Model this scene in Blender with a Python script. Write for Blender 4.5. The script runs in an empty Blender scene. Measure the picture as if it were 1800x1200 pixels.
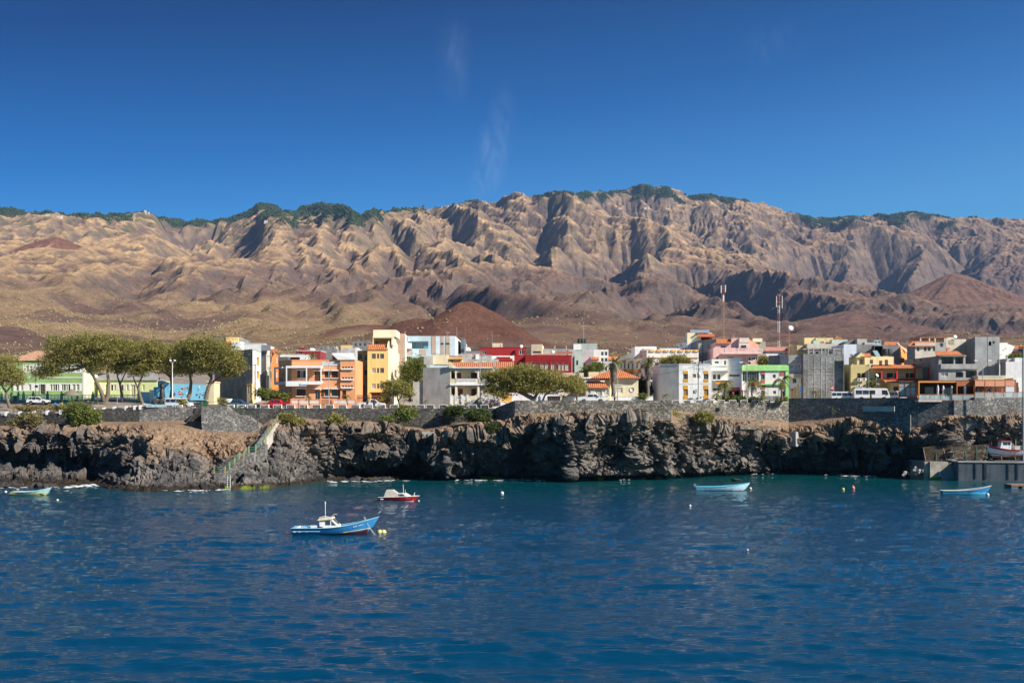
import bpy, bmesh, math, random, numpy as np
from mathutils import Vector, Matrix
R = math.radians
SC = bpy.context.scene
COL = SC.collection
# ------------------------------------------------------------------ camera, sky, sun, exposure
F = 2000.0; HC = 12.5; HY = 720.0; CX = 900.0       # focal length and horizon in photo pixels, eye height in metres
cam = bpy.data.cameras.new("camera"); camo = bpy.data.objects.new("camera", cam); COL.objects.link(camo)
camo.location = (0, 0, HC); camo.rotation_euler = (R(90), 0, 0)
cam.sensor_width = 36; cam.lens = 36 * F / 1800; cam.shift_y = 120 / 1800; cam.clip_start = 0.5; cam.clip_end = 60000
SC.camera = camo
SUN = Vector((0.72, -0.40, 0.56)).normalized()
elev = math.asin(SUN.z); azi = math.atan2(SUN.x, SUN.y)
W = bpy.data.worlds.new("World"); SC.world = W; W.use_nodes = True
nt = W.node_tree; nt.nodes.clear()
out = nt.nodes.new('ShaderNodeOutputWorld'); bg = nt.nodes.new('ShaderNodeBackground')
sky = nt.nodes.new('ShaderNodeTexSky'); sky.sky_type = 'NISHITA'; sky.sun_disc = False
sky.sun_elevation = elev; sky.sun_rotation = azi
sky.altitude = 600; sky.air_density = 1.0; sky.dust_density = 0.25; sky.ozone_density = 3.5
tc = nt.nodes.new('ShaderNodeTexCoord')
# thin high cirrus wisps, part of the sky itself
mp = nt.nodes.new('ShaderNodeMapping'); mp.inputs['Rotation'].default_value = (0, R(-12), 0); mp.inputs['Scale'].default_value = (75, 75, 24)
nz = nt.nodes.new('ShaderNodeTexNoise'); nz.inputs['Scale'].default_value = 1.0; nz.inputs['Detail'].default_value = 10; nz.inputs['Roughness'].default_value = .6; nz.inputs['Distortion'].default_value = .6
nt.links.new(tc.outputs['Generated'], mp.inputs['Vector']); nt.links.new(mp.outputs[0], nz.inputs['Vector'])
def wisp(px, py, rx, ry, amt):
    d = Vector(((px-CX)/F, 1, (HY-py)/F)).normalized()
    s = nt.nodes.new('ShaderNodeVectorMath'); s.operation = 'SUBTRACT'; s.inputs[1].default_value = d
    nt.links.new(tc.outputs['Generated'], s.inputs[0])
    k = nt.nodes.new('ShaderNodeVectorMath'); k.operation = 'MULTIPLY'; k.inputs[1].default_value = (F/rx, 0, F/ry)
    sh = nt.nodes.new('ShaderNodeVectorMath'); sh.operation = 'LENGTH'
    nt.links.new(s.outputs[0], k.inputs[0]); nt.links.new(k.outputs[0], sh.inputs[0])
    m = nt.nodes.new('ShaderNodeMapRange'); m.interpolation_type = 'SMOOTHSTEP'
    m.inputs['From Min'].default_value = 0; m.inputs['From Max'].default_value = 1; m.inputs['To Min'].default_value = amt; m.inputs['To Max'].default_value = 0
    nt.links.new(sh.outputs['Value'], m.inputs['Value']); return m.outputs[0]
acc = None
for a in ((862, 280, 36, 75, .24), (884, 225, 34, 80, .12), (800, 105, 40, 90, .09), (1362, 78, 70, 50, .06), (842, 322, 22, 40, .22)):
    w = wisp(*a)
    if acc is None: acc = w
    else:
        q = nt.nodes.new('ShaderNodeMath'); q.operation = 'ADD'; nt.links.new(acc, q.inputs[0]); nt.links.new(w, q.inputs[1]); acc = q.outputs[0]
r = nt.nodes.new('ShaderNodeMapRange'); r.inputs['From Min'].default_value = .38; r.inputs['From Max'].default_value = .75
nt.links.new(nz.outputs[0], r.inputs['Value'])
q = nt.nodes.new('ShaderNodeMath'); q.operation = 'MULTIPLY'; nt.links.new(acc, q.inputs[0]); nt.links.new(r.outputs[0], q.inputs[1])
cm = nt.nodes.new('ShaderNodeMix'); cm.data_type = 'RGBA'
SKYC = nt.nodes.new('ShaderNodeMix'); SKYC.data_type = 'RGBA'; SKYC.blend_type = 'MULTIPLY'; SKYC.inputs[0].default_value = 1
# the deep polarised blue overhead, by height above the horizon and distance from the sun
dt = nt.nodes.new('ShaderNodeVectorMath'); dt.operation = 'DOT_PRODUCT'; dt.inputs[1].default_value = (-.16, 0, 1)
nt.links.new(tc.outputs['Generated'], dt.inputs[0])
rp = nt.nodes.new('ShaderNodeValToRGB'); e = rp.color_ramp.elements
e[0].position = 0; e[0].color = (.30, .78, 1.0, 1); e[1].position = 1; e[1].color = (.35, .6, .85, 1)
for pos, cc in ((.12, (.26, .71, .98)), (.17, (.17, .58, .92)), (.25, (.04, .35, .68)), (.36, (.0, .150, .37)), (.55, (.0, .20, .44)), (.75, (.25, .5, .75))):
    x = e.new(pos); x.color = (*cc, 1)
nt.links.new(dt.outputs['Value'], rp.inputs[0])
nt.links.new(sky.outputs[0], SKYC.inputs[6]); nt.links.new(rp.outputs[0], SKYC.inputs[7])
nt.links.new(SKYC.outputs[2], cm.inputs[6]); cm.inputs[7].default_value = (4.5, 5.6, 7, 1)
nt.links.new(q.outputs[0], cm.inputs[0]); nt.links.new(cm.outputs[2], bg.inputs['Color'])
bg.inputs['Strength'].default_value = 0.082
nt.links.new(bg.outputs[0], out.inputs[0])
sl = bpy.data.lights.new("sun", 'SUN'); so = bpy.data.objects.new("sun", sl); COL.objects.link(so)
sl.energy = 4.6; sl.angle = R(0.5); sl.color = (1.0, 0.93, 0.82)
so.rotation_euler = (-SUN).to_track_quat('-Z', 'Y').to_euler()
SC.view_settings.view_transform = 'Standard'; SC.view_settings.look = 'None'; SC.view_settings.exposure = 0.74; SC.view_settings.gamma = 1
SC.cycles.volume_bounces = 0; SC.cycles.max_bounces = 6

# ------------------------------------------------------------------ helpers
def tag(o, label=None, cat=None, group=None, kind=None):
    if label: o['label'] = label
    if cat: o['category'] = cat
    if group: o['group'] = group
    if kind: o['kind'] = kind
    return o
def empty(name, loc=(0, 0, 0), rz=0.0, label=None, cat=None, group=None):
    o = bpy.data.objects.new(name, None); COL.objects.link(o); o.location = loc; o.rotation_euler = (0, 0, rz)
    o.empty_display_size = .3
    return tag(o, label, cat, group)
def copy_tree(o, parent=None):
    c = o.copy(); COL.objects.link(c); c.parent = parent
    for ch in [x for x in bpy.data.objects if x.parent == o]: copy_tree(ch, c)
    return c
def PX(px, Y): return (px-CX)/F*Y
def PZ(py, Y): return HC + (HY-py)/F*Y
def P(px, py, Y): return Vector((PX(px, Y), Y, PZ(py, Y)))
def new_mat(name):
    m = bpy.data.materials.new(name); m.use_nodes = True
    return m, m.node_tree, m.node_tree.nodes['Principled BSDF']
_mc = {}
def mat(col, rough=.85, var=.12, scale=.6, bump=.15, metal=0., streak=0., dirt=None, name='paint', spec=.3):
    """painted / plastered surface: base colour with patchy wear, streaks and a fine bump"""
    key = (tuple(round(c, 3) for c in col), rough, var, scale, bump, metal, streak, dirt, name)
    if key in _mc: return _mc[key]
    m, t, b = new_mat(name)
    n = t.nodes; l = t.links
    g = n.new('ShaderNodeNewGeometry')
    a = n.new('ShaderNodeTexNoise'); a.inputs['Scale'].default_value = scale; a.inputs['Detail'].default_value = 6; a.inputs['Roughness'].default_value = .65
    l.new(g.outputs['Position'], a.inputs['Vector'])
    mx = n.new('ShaderNodeMix'); mx.data_type = 'RGBA'
    hi = [min(1, c*(1+var)) for c in col]; lo = [c*(1-var*1.6) for c in col]
    if dirt: lo = [c*.55+d*.45 for c, d in zip(col, dirt)]
    mx.inputs[6].default_value = (*lo, 1); mx.inputs[7].default_value = (*hi, 1)
    r = n.new('ShaderNodeMapRange'); r.inputs['From Min'].default_value = .3; r.inputs['From Max'].default_value = .62
    l.new(a.outputs[0], r.inputs['Value']); l.new(r.outputs[0], mx.inputs[0])
    outc = mx.outputs[2]
    if streak:
        mp = n.new('ShaderNodeMapping'); mp.inputs['Scale'].default_value = (2.2, 2.2, .22); l.new(g.outputs['Position'], mp.inputs[0])
        s = n.new('ShaderNodeTexNoise'); s.inputs['Scale'].default_value = 1; s.inputs['Detail'].default_value = 4; l.new(mp.outputs[0], s.inputs[0])
        r2 = n.new('ShaderNodeMapRange'); r2.inputs['From Min'].default_value = .5; r2.inputs['From Max'].default_value = .75; r2.inputs['To Max'].default_value = streak
        l.new(s.outputs[0], r2.inputs['Value'])
        m2 = n.new('ShaderNodeMix'); m2.data_type = 'RGBA'; l.new(r2.outputs[0], m2.inputs[0]); l.new(outc, m2.inputs[6])
        m2.inputs[7].default_value = (col[0]*.35, col[1]*.33, col[2]*.3, 1); outc = m2.outputs[2]
    l.new(outc, b.inputs['Base Color'])
    b.inputs['Roughness'].default_value = rough; b.inputs['Metallic'].default_value = metal; b.inputs['Specular IOR Level'].default_value = spec
    if bump:
        c = n.new('ShaderNodeTexNoise'); c.inputs['Scale'].default_value = 9; c.inputs['Detail'].default_value = 3; l.new(g.outputs['Position'], c.inputs['Vector'])
        bp = n.new('ShaderNodeBump'); bp.inputs['Strength'].default_value = bump; bp.inputs['Distance'].default_value = .05
        l.new(c.outputs[0], bp.inputs['Height']); l.new(bp.outputs[0], b.inputs['Normal'])
    _mc[key] = m; return m

class MB:
    """collects geometry (local coordinates) and links it as ONE mesh object"""
    def __init__(s): s.v = []; s.f = []; s.m = []; s.mi = 0; s.sm = []
    def add(s, vs, fs, smooth=False):
        o = len(s.v); s.v += [tuple(v) for v in vs]
        s.f += [[i+o for i in f] for f in fs]; s.m += [s.mi]*len(fs); s.sm += [smooth]*len(fs)
    def box(s, x0, x1, y0, y1, z0, z1, M=None):
        vs = [Vector((x, y, z)) for z in (z0, z1) for y in (y0, y1) for x in (x0, x1)]
        if M is not None: vs = [M @ v for v in vs]
        s.add(vs, [(0, 2, 3, 1), (4, 5, 7, 6), (0, 1, 5, 4), (2, 6, 7, 3), (0, 4, 6, 2), (1, 3, 7, 5)])
        return s
    def prism(s, pts, z0, z1, cap=True, z1s=None):
        n = len(pts)
        if sum(pts[i][0]*pts[(i+1) % n][1]-pts[(i+1) % n][0]*pts[i][1] for i in range(n)) < 0: pts = pts[::-1]; z1s = z1s[::-1] if z1s else None
        top = z1s or [z1]*n
        vs = [(p[0], p[1], z0) for p in pts]+[(p[0], p[1], t) for p, t in zip(pts, top)]
        fs = [(i, (i+1) % n, n+(i+1) % n, n+i) for i in range(n)]
        if cap: fs += [tuple(range(n))[::-1], tuple(range(n, 2*n))]
        s.add(vs, fs); return s
    def tube(s, pts, rads, n=8, cap=True, smooth=True):
        pts = [Vector(p) for p in pts]; k = len(pts)
        if not hasattr(rads, '__len__'): rads = [rads]*k
        vs = []; up = None
        for i, p in enumerate(pts):
            d = (pts[min(i+1, k-1)]-pts[max(i-1, 0)])
            if d.length < 1e-9: d = Vector((0, 0, 1))
            d.normalize()
            if up is None: up = Vector((0, 0, 1)) if abs(d.z) < .9 else Vector((1, 0, 0))
            a = d.cross(up)
            if a.length < 1e-6: a = d.orthogonal()
            a.normalize(); b = d.cross(a); up = -b if False else up
            for j in range(n):
                t = 2*math.pi*j/n; vs.append(p+(a*math.cos(t)+b*math.sin(t))*rads[i])
        fs = [(i*n+j, i*n+(j+1) % n, (i+1)*n+(j+1) % n, (i+1)*n+j) for i in range(k-1) for j in range(n)]
        s.add(vs, fs, smooth)
        if cap: s.add(vs[:n], [tuple(range(n))]); s.add(vs[-n:], [tuple(range(n))[::-1]])
        return s
    def lathe(s, prof, n=16, c=(0, 0, 0), M=None):
        vs = []
        for r_, z in prof:
            for j in range(n):
                t = 2*math.pi*j/n; v = Vector((c[0]+r_*math.cos(t), c[1]+r_*math.sin(t), c[2]+z))
                vs.append(M @ v if M is not None else v)
        k = len(prof); s.add(vs, [(i*n+j, i*n+(j+1) % n, (i+1)*n+(j+1) % n, (i+1)*n+j) for i in range(k-1) for j in range(n)], True)
        if prof[0][0] > 1e-4: s.add(vs[:n], [tuple(range(n))[::-1]])
        if prof[-1][0] > 1e-4: s.add(vs[-n:], [tuple(range(n))])
        return s
    def ball(s, c, r_, n=12, k=8, sz=1.):
        return s.lathe([(max(1e-5, r_*math.sin(math.pi*i/k)), -r_*sz*math.cos(math.pi*i/k)) for i in range(k+1)], n, c)
    def extrude(s, prof, y0, y1, axis='y'):
        """side profile in (x,z), extruded across y"""
        n = len(prof)
        vs = [(x, y0, z) for x, z in prof]+[(x, y1, z) for x, z in prof]
        ar = sum(prof[i][0]*prof[(i+1) % n][1]-prof[(i+1) % n][0]*prof[i][1] for i in range(n))
        fs = [(i, (i+1) % n, n+(i+1) % n, n+i) for i in range(n)]+[tuple(range(n))[::-1], tuple(range(n, 2*n))]
        if ar > 0: fs = [f[::-1] for f in fs]
        else: pass
        fs = [f if True else f for f in fs]
        s.add(vs, [tuple(f) for f in fs]); return s
    def build(s, name, mats, parent=None, label=None, cat=None, group=None, kind=None, bevel=0):
        me = bpy.data.meshes.new(name); me.from_pydata(s.v, [], s.f)
        if not isinstance(mats, (list, tuple)): mats = [mats]
        for m in mats: me.materials.append(m)
        me.polygons.foreach_set('material_index', s.m); me.polygons.foreach_set('use_smooth', s.sm)
        bm = bmesh.new(); bm.from_mesh(me); bmesh.ops.recalc_face_normals(bm, faces=bm.faces); bm.to_mesh(me); bm.free()
        me.update()
        o = bpy.data.objects.new(name, me); COL.objects.link(o)
        if parent is not None: o.parent = parent
        if bevel:
            md = o.modifiers.new('bevel', 'BEVEL'); md.width = bevel; md.segments = 2; md.limit_method = 'ANGLE'
        return tag(o, label, cat, group, kind)
def grid_mesh(name, V, nu, nv, m, smooth=True, col=None, kind='structure', keep=None):
    """V: (nv,nu,3) array"""
    me = bpy.data.meshes.new(name)
    i = np.arange(nu*nv).reshape(nv, nu)
    q = np.stack([i[:-1, :-1], i[:-1, 1:], i[1:, 1:], i[1:, :-1]], -1).reshape(-1, 4)
    if keep is not None: q = q[keep.reshape(-1)]
    me.vertices.add(nu*nv); me.vertices.foreach_set('co', V.reshape(-1).astype(np.float32))
    me.loops.add(q.size); me.loops.foreach_set('vertex_index', q.reshape(-1).astype(np.int32))
    me.polygons.add(len(q)); me.polygons.foreach_set('loop_start', np.arange(0, q.size, 4, dtype=np.int32))
    try: me.polygons.foreach_set('loop_total', np.full(len(q), 4, dtype=np.int32))
    except Exception: pass
    me.polygons.foreach_set('use_smooth', np.full(len(q), smooth))
    me.materials.append(m); me.update(); me.validate()
    if col is not None:
        a = me.color_attributes.new('Col', 'FLOAT_COLOR', 'POINT')
        c = np.ones((nu*nv, 4), np.float32); c[:, :3] = col.reshape(-1, 3); a.data.foreach_set('color', c.reshape(-1))
    o = bpy.data.objects.new(name, me); COL.objects.link(o); return tag(o, kind=kind)
def raw_mesh(name, V, Q, m, parent=None, smooth=False):
    """V (n,3), Q (k,3 or 4) numpy"""
    k = Q.shape[1]; me = bpy.data.meshes.new(name)
    me.vertices.add(len(V)); me.vertices.foreach_set('co', V.reshape(-1).astype(np.float32))
    me.loops.add(Q.size); me.loops.foreach_set('vertex_index', Q.reshape(-1).astype(np.int32))
    me.polygons.add(len(Q)); me.polygons.foreach_set('loop_start', np.arange(0, Q.size, k, dtype=np.int32))
    try: me.polygons.foreach_set('loop_total', np.full(len(Q), k, dtype=np.int32))
    except Exception: pass
    me.polygons.foreach_set('use_smooth', np.full(len(Q), smooth))
    me.materials.append(m); me.update()
    o = bpy.data.objects.new(name, me); COL.objects.link(o)
    if parent is not None: o.parent = parent
    return o
# numpy noise
def _h(i, j, k, s=0):
    with np.errstate(over='ignore'):
        n = (i.astype(np.uint32)*np.uint32(374761393)+j.astype(np.uint32)*np.uint32(668265263)+k.astype(np.uint32)*np.uint32(2147483647 & 0x7feb352d)+np.uint32(s*974711+17))
        n = (n ^ (n >> np.uint32(13)))*np.uint32(1274126177); n = n ^ (n >> np.uint32(16)); n = n*np.uint32(2246822519); n ^= n >> np.uint32(15)
    return n.astype(np.float64)/4294967295.0
def vnoise(x, y, z=None, s=0):
    if z is None: z = np.zeros_like(x)
    xi = np.floor(x); yi = np.floor(y); zi = np.floor(z); fx = x-xi; fy = y-yi; fz = z-zi
    xi = xi.astype(np.int64); yi = yi.astype(np.int64); zi = zi.astype(np.int64)
    w = lambda t: t*t*t*(t*(t*6-15)+10)
    u, v, q = w(fx), w(fy), w(fz)
    r_ = 0
    for dx in (0, 1):
        for dy in (0, 1):
            for dz in (0, 1):
                r_ = r_+_h(xi+dx, yi+dy, zi+dz, s)*(u if dx else 1-u)*(v if dy else 1-v)*(q if dz else 1-q)
    return r_*2-1
def fbm(x, y, z=None, o=5, s=0, g=.5, ridged=False):
    a = 1.; t = 0; r_ = 0; f = 1.
    for i in range(o):
        n = vnoise(x*f+13.7*i, y*f-7.1*i, None if z is None else z*f+3.3*i, s+i)
        if ridged: n = 1-2*np.abs(n)
        r_ = r_+n*a; t += a; a *= g; f *= 2.03
    return r_/t
def cells(x, y, z, s=0):
    """voronoi: returns a random value of nearest cell, F1, F2"""
    xi = np.floor(x).astype(np.int64); yi = np.floor(y).astype(np.int64); zi = np.floor(z).astype(np.int64)
    f1 = np.full(x.shape, 9.); f2 = np.full(x.shape, 9.); val = np.zeros(x.shape); tl = np.zeros(x.shape)
    for dx in (-1, 0, 1):
        for dy in (-1, 0, 1):
            for dz in (-1, 0, 1):
                a, b, c = xi+dx, yi+dy, zi+dz
                ox, oy, oz = x-a-_h(a, b, c, s), y-b-_h(a, b, c, s+1), z-c-_h(a, b, c, s+2); d = ox*ox+oy*oy+oz*oz
                n = d < f1; f2 = np.where(n, f1, np.minimum(f2, d)); val = np.where(n, _h(a, b, c, s+3), val); tl = np.where(n, (_h(a, b, c, s+4)-.5)*ox+(_h(a, b, c, s+5)-.5)*oz, tl); f1 = np.where(n, d, f1)
    return val, np.sqrt(f1), np.sqrt(f2), tl
def sstep(a, b, x): t = np.clip((x-a)/(b-a), 0, 1); return t*t*(3-2*t)
# ------------------------------------------------------------------ mountains: eroded height field
SKY = [(-400, 372), (-200, 366), (0, 362), (20, 362), (50, 370), (90, 368), (130, 375), (200, 373), (255, 370), (290, 380), (310, 384), (370, 386), (400, 377), (440, 362), (460, 354), (480, 358), (520, 366), (545, 357), (575, 353), (600, 358), (630, 374), (650, 364), (700, 366), (740, 360), (770, 360), (800, 356), (840, 348), (865, 352), (905, 333), (940, 342), (980, 334), (1040, 333), (1090, 332), (1130, 321), (1160, 327), (1180, 324), (1210, 342), (1245, 338), (1290, 347), (1340, 352), (1380, 368), (1420, 378), (1460, 381), (1500, 376), (1545, 373), (1560, 376), (1595, 367), (1640, 374), (1665, 380), (1700, 378), (1760, 380), (1800, 382), (2000, 388), (2200, 380)]
skx = np.array([a for a, b in SKY], float); sky_ = np.array([b for a, b in SKY], float)
DX = 20.0
gx = np.arange(-3300, 3301, DX); gy = np.arange(500, 7800, DX)
GX, GY = np.meshgrid(gx, gy)
px = CX+GX/GY*F
sk = np.interp(px, skx, sky_)
sk_s = np.interp(px, skx, np.convolve(np.interp(np.arange(-400, 2200), skx, sky_), np.ones(90)/90, 'same')[np.clip((skx+400).astype(int), 45, 2554)])
# front profile in screen rows over distance
kn = [400, 700, 1100, 1600, 2300, 3000, 3600, 4400, 5300, 6300]
kv = [0, 0, 0, 0, 0, 0, 0, 0, 0, 1]
pyL = np.array([668, 640, 610, 580, 545, 510, 484, 448, 405, 372.])
pyR = np.array([672, 648, 622, 596, 564, 534, 504, 466, 418, 365.])
t = sstep(500, 1500, px)
py = np.interp(GY, kn, pyL)*(1-t)+np.interp(GY, kn, pyR)*t
Yr = 6300+1000*sstep(850, 1150, px)
w = sstep(4800, 6300, GY); py = py*(1-w)+sk_s*w
# the long spur that runs down to the right, and the hollow behind it
Ys = np.interp(px, [880, 1000, 1200, 1400, 1600, 1900, 2300], [6600, 6000, 5100, 4400, 3800, 3200, 2600])
ps = np.interp(px, [880, 1000, 1200, 1400, 1600, 1900, 2300], [340, 375, 430, 480, 535, 590, 620])
d = (GY-Ys)
zs = (HY-ps)/F*Ys
Z = (HY-py)/F*GY
mask = sstep(930, 1080, px)
front = zs-np.abs(np.minimum(d, 0))*0.26*(1+.3*fbm(GX/500, GY/500, s=9))
hollow = zs-130*sstep(0, 550, d)
tb = np.clip((GY-(Ys+550))/(Yr-(Ys+550)+1), 0, 1); back = hollow+(((HY-sk_s)/F*Yr)-hollow)*(.55*tb+.45*tb*tb*(3-2*tb))
Zr = np.where(d < 0, np.maximum(front, Z*0.97), back)
Z = Z*(1-mask)+Zr*mask
Z = np.where(GY > Yr, Z-(GY-Yr)*0.5, Z)
dg = .62*sstep(350, 900, px); U1 = GX*np.cos(dg)+GY*np.sin(dg); V1 = -GX*np.sin(dg)+GY*np.cos(dg)
near = np.exp(-(d/420)**2)*mask
Z += np.interp(GY, [1100, 2500, 3600, 5000], [0, 26, 44, 108])*(1-.75*near)*fbm(U1/520, V1/1500, o=4, s=3, ridged=True)+(34+30*sstep(4300, 5500, GY))*(1-.5*near)*sstep(700, 1900, GY)*fbm(U1/230, V1/560, o=4, s=5, ridged=True)
Z += 75*fbm(U1/360, V1/3200, o=2, s=13, ridged=True)*sstep(480, 800, px)*sstep(1300, 3000, GY)*sstep(6200, 5000, GY)*(1-.8*near)+50*near*sstep(1500, 2600, GY)
Z -= .05*np.clip(GX+600, -600, 2600)*sstep(1000, 2500, GY)*sstep(5800, 4200, GY)
def trench(pts, depth, wid):
    """pts: photo column, distance"""
    global Z
    for (a, ya), (b_, yb) in zip(pts[:-1], pts[1:]):
        ax, bx = PX(a, ya), PX(b_, yb); vx, vy = bx-ax, yb-ya; L = vx*vx+vy*vy
        t_ = np.clip(((GX-ax)*vx+(GY-ya)*vy)/L, 0, 1); dd = np.hypot(GX-ax-t_*vx, GY-ya-t_*vy)
        Z = Z-depth*(.6 if pts[0][0] < 1150 else 1.0)*np.clip(1-dd/wid, 0, 1)
trench([(330, 5900), (352, 5200), (375, 4000)], 190, 230); trench([(400, 6000), (420, 5300), (375, 4000)], 90, 150)
trench([(790, 5300), (700, 4700), (655, 4000)], 150, 200); trench([(840, 4700), (790, 4200), (770, 3900)], 110, 120)
trench([(1110, 5000), (1040, 4500), (1025, 4000), (1060, 3700)], 200, 190); trench([(1200, 4400), (1260, 3900), (1400, 3200)], 130, 170)
trench([(960, 5600), (930, 4600), (925, 3800)], 100, 120); trench([(1350, 3500), (1420, 3000), (1460, 2700)], 120, 150)
trench([(1210, 6200), (1240, 5500), (1300, 5000)], 130, 140); trench([(1440, 6100), (1400, 5500), (1390, 4800)], 190, 210)
trench([(1560, 6200), (1530, 5600), (1620, 4700)], 190, 190); trench([(1700, 6200), (1640, 5500), (1690, 4700)], 150, 160)
trench([(600, 3700), (520, 3300), (470, 3000)], 60, 110); trench([(250, 3300), (235, 2700), (220, 2300)], 90, 110); trench([(380, 3000), (320, 2500), (290, 2200)], 70, 100)
trench([(700, 3300), (640, 2900), (620, 2600)], 80, 110); trench([(900, 3500), (870, 2900), (850, 2600)], 110, 130); trench([(1080, 3500), (980, 2900), (960, 2500)], 90, 120)
trench([(1200, 3200), (1130, 2700), (1060, 2300)], 70, 110)
def erode(h, dx, it, kdt, talus=.75, K=None):
    ny, nx = h.shape; N = ny*nx; idx = np.arange(N).reshape(ny, nx)
    offs = [(-1, 0, 1), (1, 0, 1), (0, -1, 1), (0, 1, 1), (-1, -1, 1.414), (-1, 1, 1.414), (1, -1, 1.414), (1, 1, 1.414)]
    for k in range(it):
        hp = np.pad(h, 1, mode='edge'); best = np.zeros_like(h); rec = idx.copy(); dist = np.ones_like(h)
        ip = np.pad(idx, 1, mode='edge')
        for dy, dxx, L in offs:
            nb = hp[1+dy:1+dy+ny, 1+dxx:1+dxx+nx]; s = (h-nb)/L
            m = s > best; best = np.where(m, s, best); rec = np.where(m, ip[1+dy:1+dy+ny, 1+dxx:1+dxx+nx], rec); dist = np.where(m, L, dist)
        rec[0, :] = idx[0, :]; r_ = rec.reshape(-1)
        dep = (r_ != np.arange(N)).astype(np.int32); pt = r_.copy()
        for _ in range(13): dep = dep+dep[pt]; pt = pt[pt]
        order = np.argsort(dep, kind='stable'); ds = dep[order]; lv = np.searchsorted(ds, np.arange(ds[-1]+2))
        A = np.full(N, dx*dx)
        for L in range(ds[-1], 0, -1):
            i = order[lv[L]:lv[L+1]]; np.add.at(A, r_[i], A[i])
        hf = h.reshape(-1).copy(); Fq = kdt*np.sqrt(A)/(dx*dist.reshape(-1))
        if K is not None: Fq = Fq*K.reshape(-1)
        for L in range(1, ds[-1]+1):
            i = order[lv[L]:lv[L+1]]; hf[i] = (hf[i]+Fq[i]*hf[r_[i]])/(1+Fq[i])
        h = hf.reshape(ny, nx)
        for _ in range(2):
            for ax in (0, 1):
                dd = np.diff(h, axis=ax); ex = np.sign(dd)*np.maximum(np.abs(dd)-talus*dx, 0)*.25
                if ax == 0: h[:-1] += ex; h[1:] -= ex
                else: h[:, :-1] += ex; h[:, 1:] -= ex
    return h
Kf = 0.3+.25*sstep(1000, 2200, GY)+0.75*sstep(3300, 4800, GY)*(.6+.8*vnoise(GX/900, GY/900, s=21)**2)
Z = erode(Z, DX, 16, 0.0105, 1.0, Kf)
def up2(a):
    ny, nx = a.shape
    b = np.empty((ny, 2*nx-1)); b[:, ::2] = a; b[:, 1::2] = (a[:, 1:]+a[:, :-1])/2
    c = np.empty((2*ny-1, 2*nx-1)); c[::2] = b; c[1::2] = (b[1:]+b[:-1])/2; return c
Z = up2(Z); Kf = up2(Kf); GX = up2(GX); GY = up2(GY)
Z += 20*sstep(800, 2600, GY)*fbm(GX/110+.3*fbm(GX/200, GY/200, s=33), GY/150, o=4, s=31, ridged=True)
Z = erode(Z, DX/2, 8, 0.018, 1.15, Kf*np.interp(GY, [2200, 4600], [.4, 1.]))
def crisp(Z):
    sl = np.hypot(*np.gradient(Z, DX/2)); return Z+sstep(.1, .5, sl)*(5.5*fbm(GX/46, GY/60, o=3, s=35, ridged=True)+3.0*fbm(GX/19, GY/24, o=2, s=37, ridged=True))*sstep(900, 2500, GY)
Z = crisp(Z)
px = CX+GX/GY*F
# cinder cones: photo column, peak row, distance, base radius, height, crater radius
CONES = [(825, 526, 1150, 92, 56, 6, 0), (655, 566, 1300, 125, 34, 14, 0), (735, 556, 1180, 85, 36, 8, 0), (1678, 478, 3900, 300, 150, 20, 1), (1790, 522, 3800, 330, 120, 30, 1),
         (100, 402, 4000, 230, 150, 90, 0), (548, 388, 4900, 330, 200, 20, 1), (15, 420, 4300, 200, 90, 20, 1), (1500, 545, 3300, 260, 60, 20, 1)]
red = np.zeros_like(Z)
for i, (cpx, cpy, cY, rb, hh, cr, kd) in enumerate(CONES):
    cx_, zt = (cpx-CX)/F*cY, (HY-cpy)/F*cY
    dx_, dy_ = GX-cx_, GY-cY; rr = np.hypot(dx_, dy_); th = np.arctan2(dy_, dx_)
    rr2 = rr*(1+.10*fbm(np.cos(th)*2+i, np.sin(th)*2, o=2, s=40+i))
    q = np.clip(rr2/rb, 0, 3)
    gul = 1-.10*np.clip(fbm(np.cos(th)*11, np.sin(th)*11+i, o=3, s=50+i), -1, 1)*np.sin(np.clip(q, 0, 1)*math.pi)
    prof = zt-hh*(np.sqrt(q*q+.006)-.07)*(1.12-.12*np.clip(q, 0, 1))*1.0/gul
    prof = np.where(q > 1, zt-hh-(q-1)*hh*.9, prof)
    if cr: prof = prof-cr*.25*np.exp(-(rr/cr)**2)
    kk = 8.0; Zn = np.maximum(Z, prof)+np.where(np.abs(Z-prof) < kk, (kk-np.abs(Z-prof))**2/(4*kk), 0)
    Zn = np.where(rr > rb*2, Z, Zn)
    red = np.maximum(red, sstep(2, -6, Z-prof)*(1 if kd == 0 else .45)*(rr < rb*2))
    Z = Zn
# match the skyline of the photograph
bins = np.arange(-420, 2221, 6.0)
el = (HY-F*Z/GY)
bi = np.clip(((px+420)/6).astype(int), 0, len(bins)-1); mn = np.full(len(bins), 999.)
far = GY > 4800
np.minimum.at(mn, bi[far], el[far])
good = mn < 900; mnf = np.interp(bins, bins[good], mn[good])
ratio = (HY-np.interp(bins, skx, sky_)-3)/(HY-mnf); ratio = np.convolve(np.pad(ratio, 1, mode='edge'), [.25, .5, .25], 'valid')
s_ = np.interp(px, bins, ratio); Z = Z*(1+(s_-1)*sstep(3600, 5600, GY))
Z += 1.6*sstep(600, 1400, GY)*fbm(GX/22, GY/22, o=3, s=61)
slope = np.hypot(*np.gradient(Z, DX/2)); 
conv = Z-(np.pad(Z, 4, mode='edge')[4:-4, :-8]+np.pad(Z, 4, mode='edge')[4:-4, 8:]+np.pad(Z, 4, mode='edge')[:-8, 4:-4]+np.pad(Z, 4, mode='edge')[8:, 4:-4])/4
elr = HY-F*Z/GY
n1 = fbm(GX/260, GY/260, o=5, s=70); n2 = fbm(GX/60, GY/60, o=4, s=75)
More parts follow.
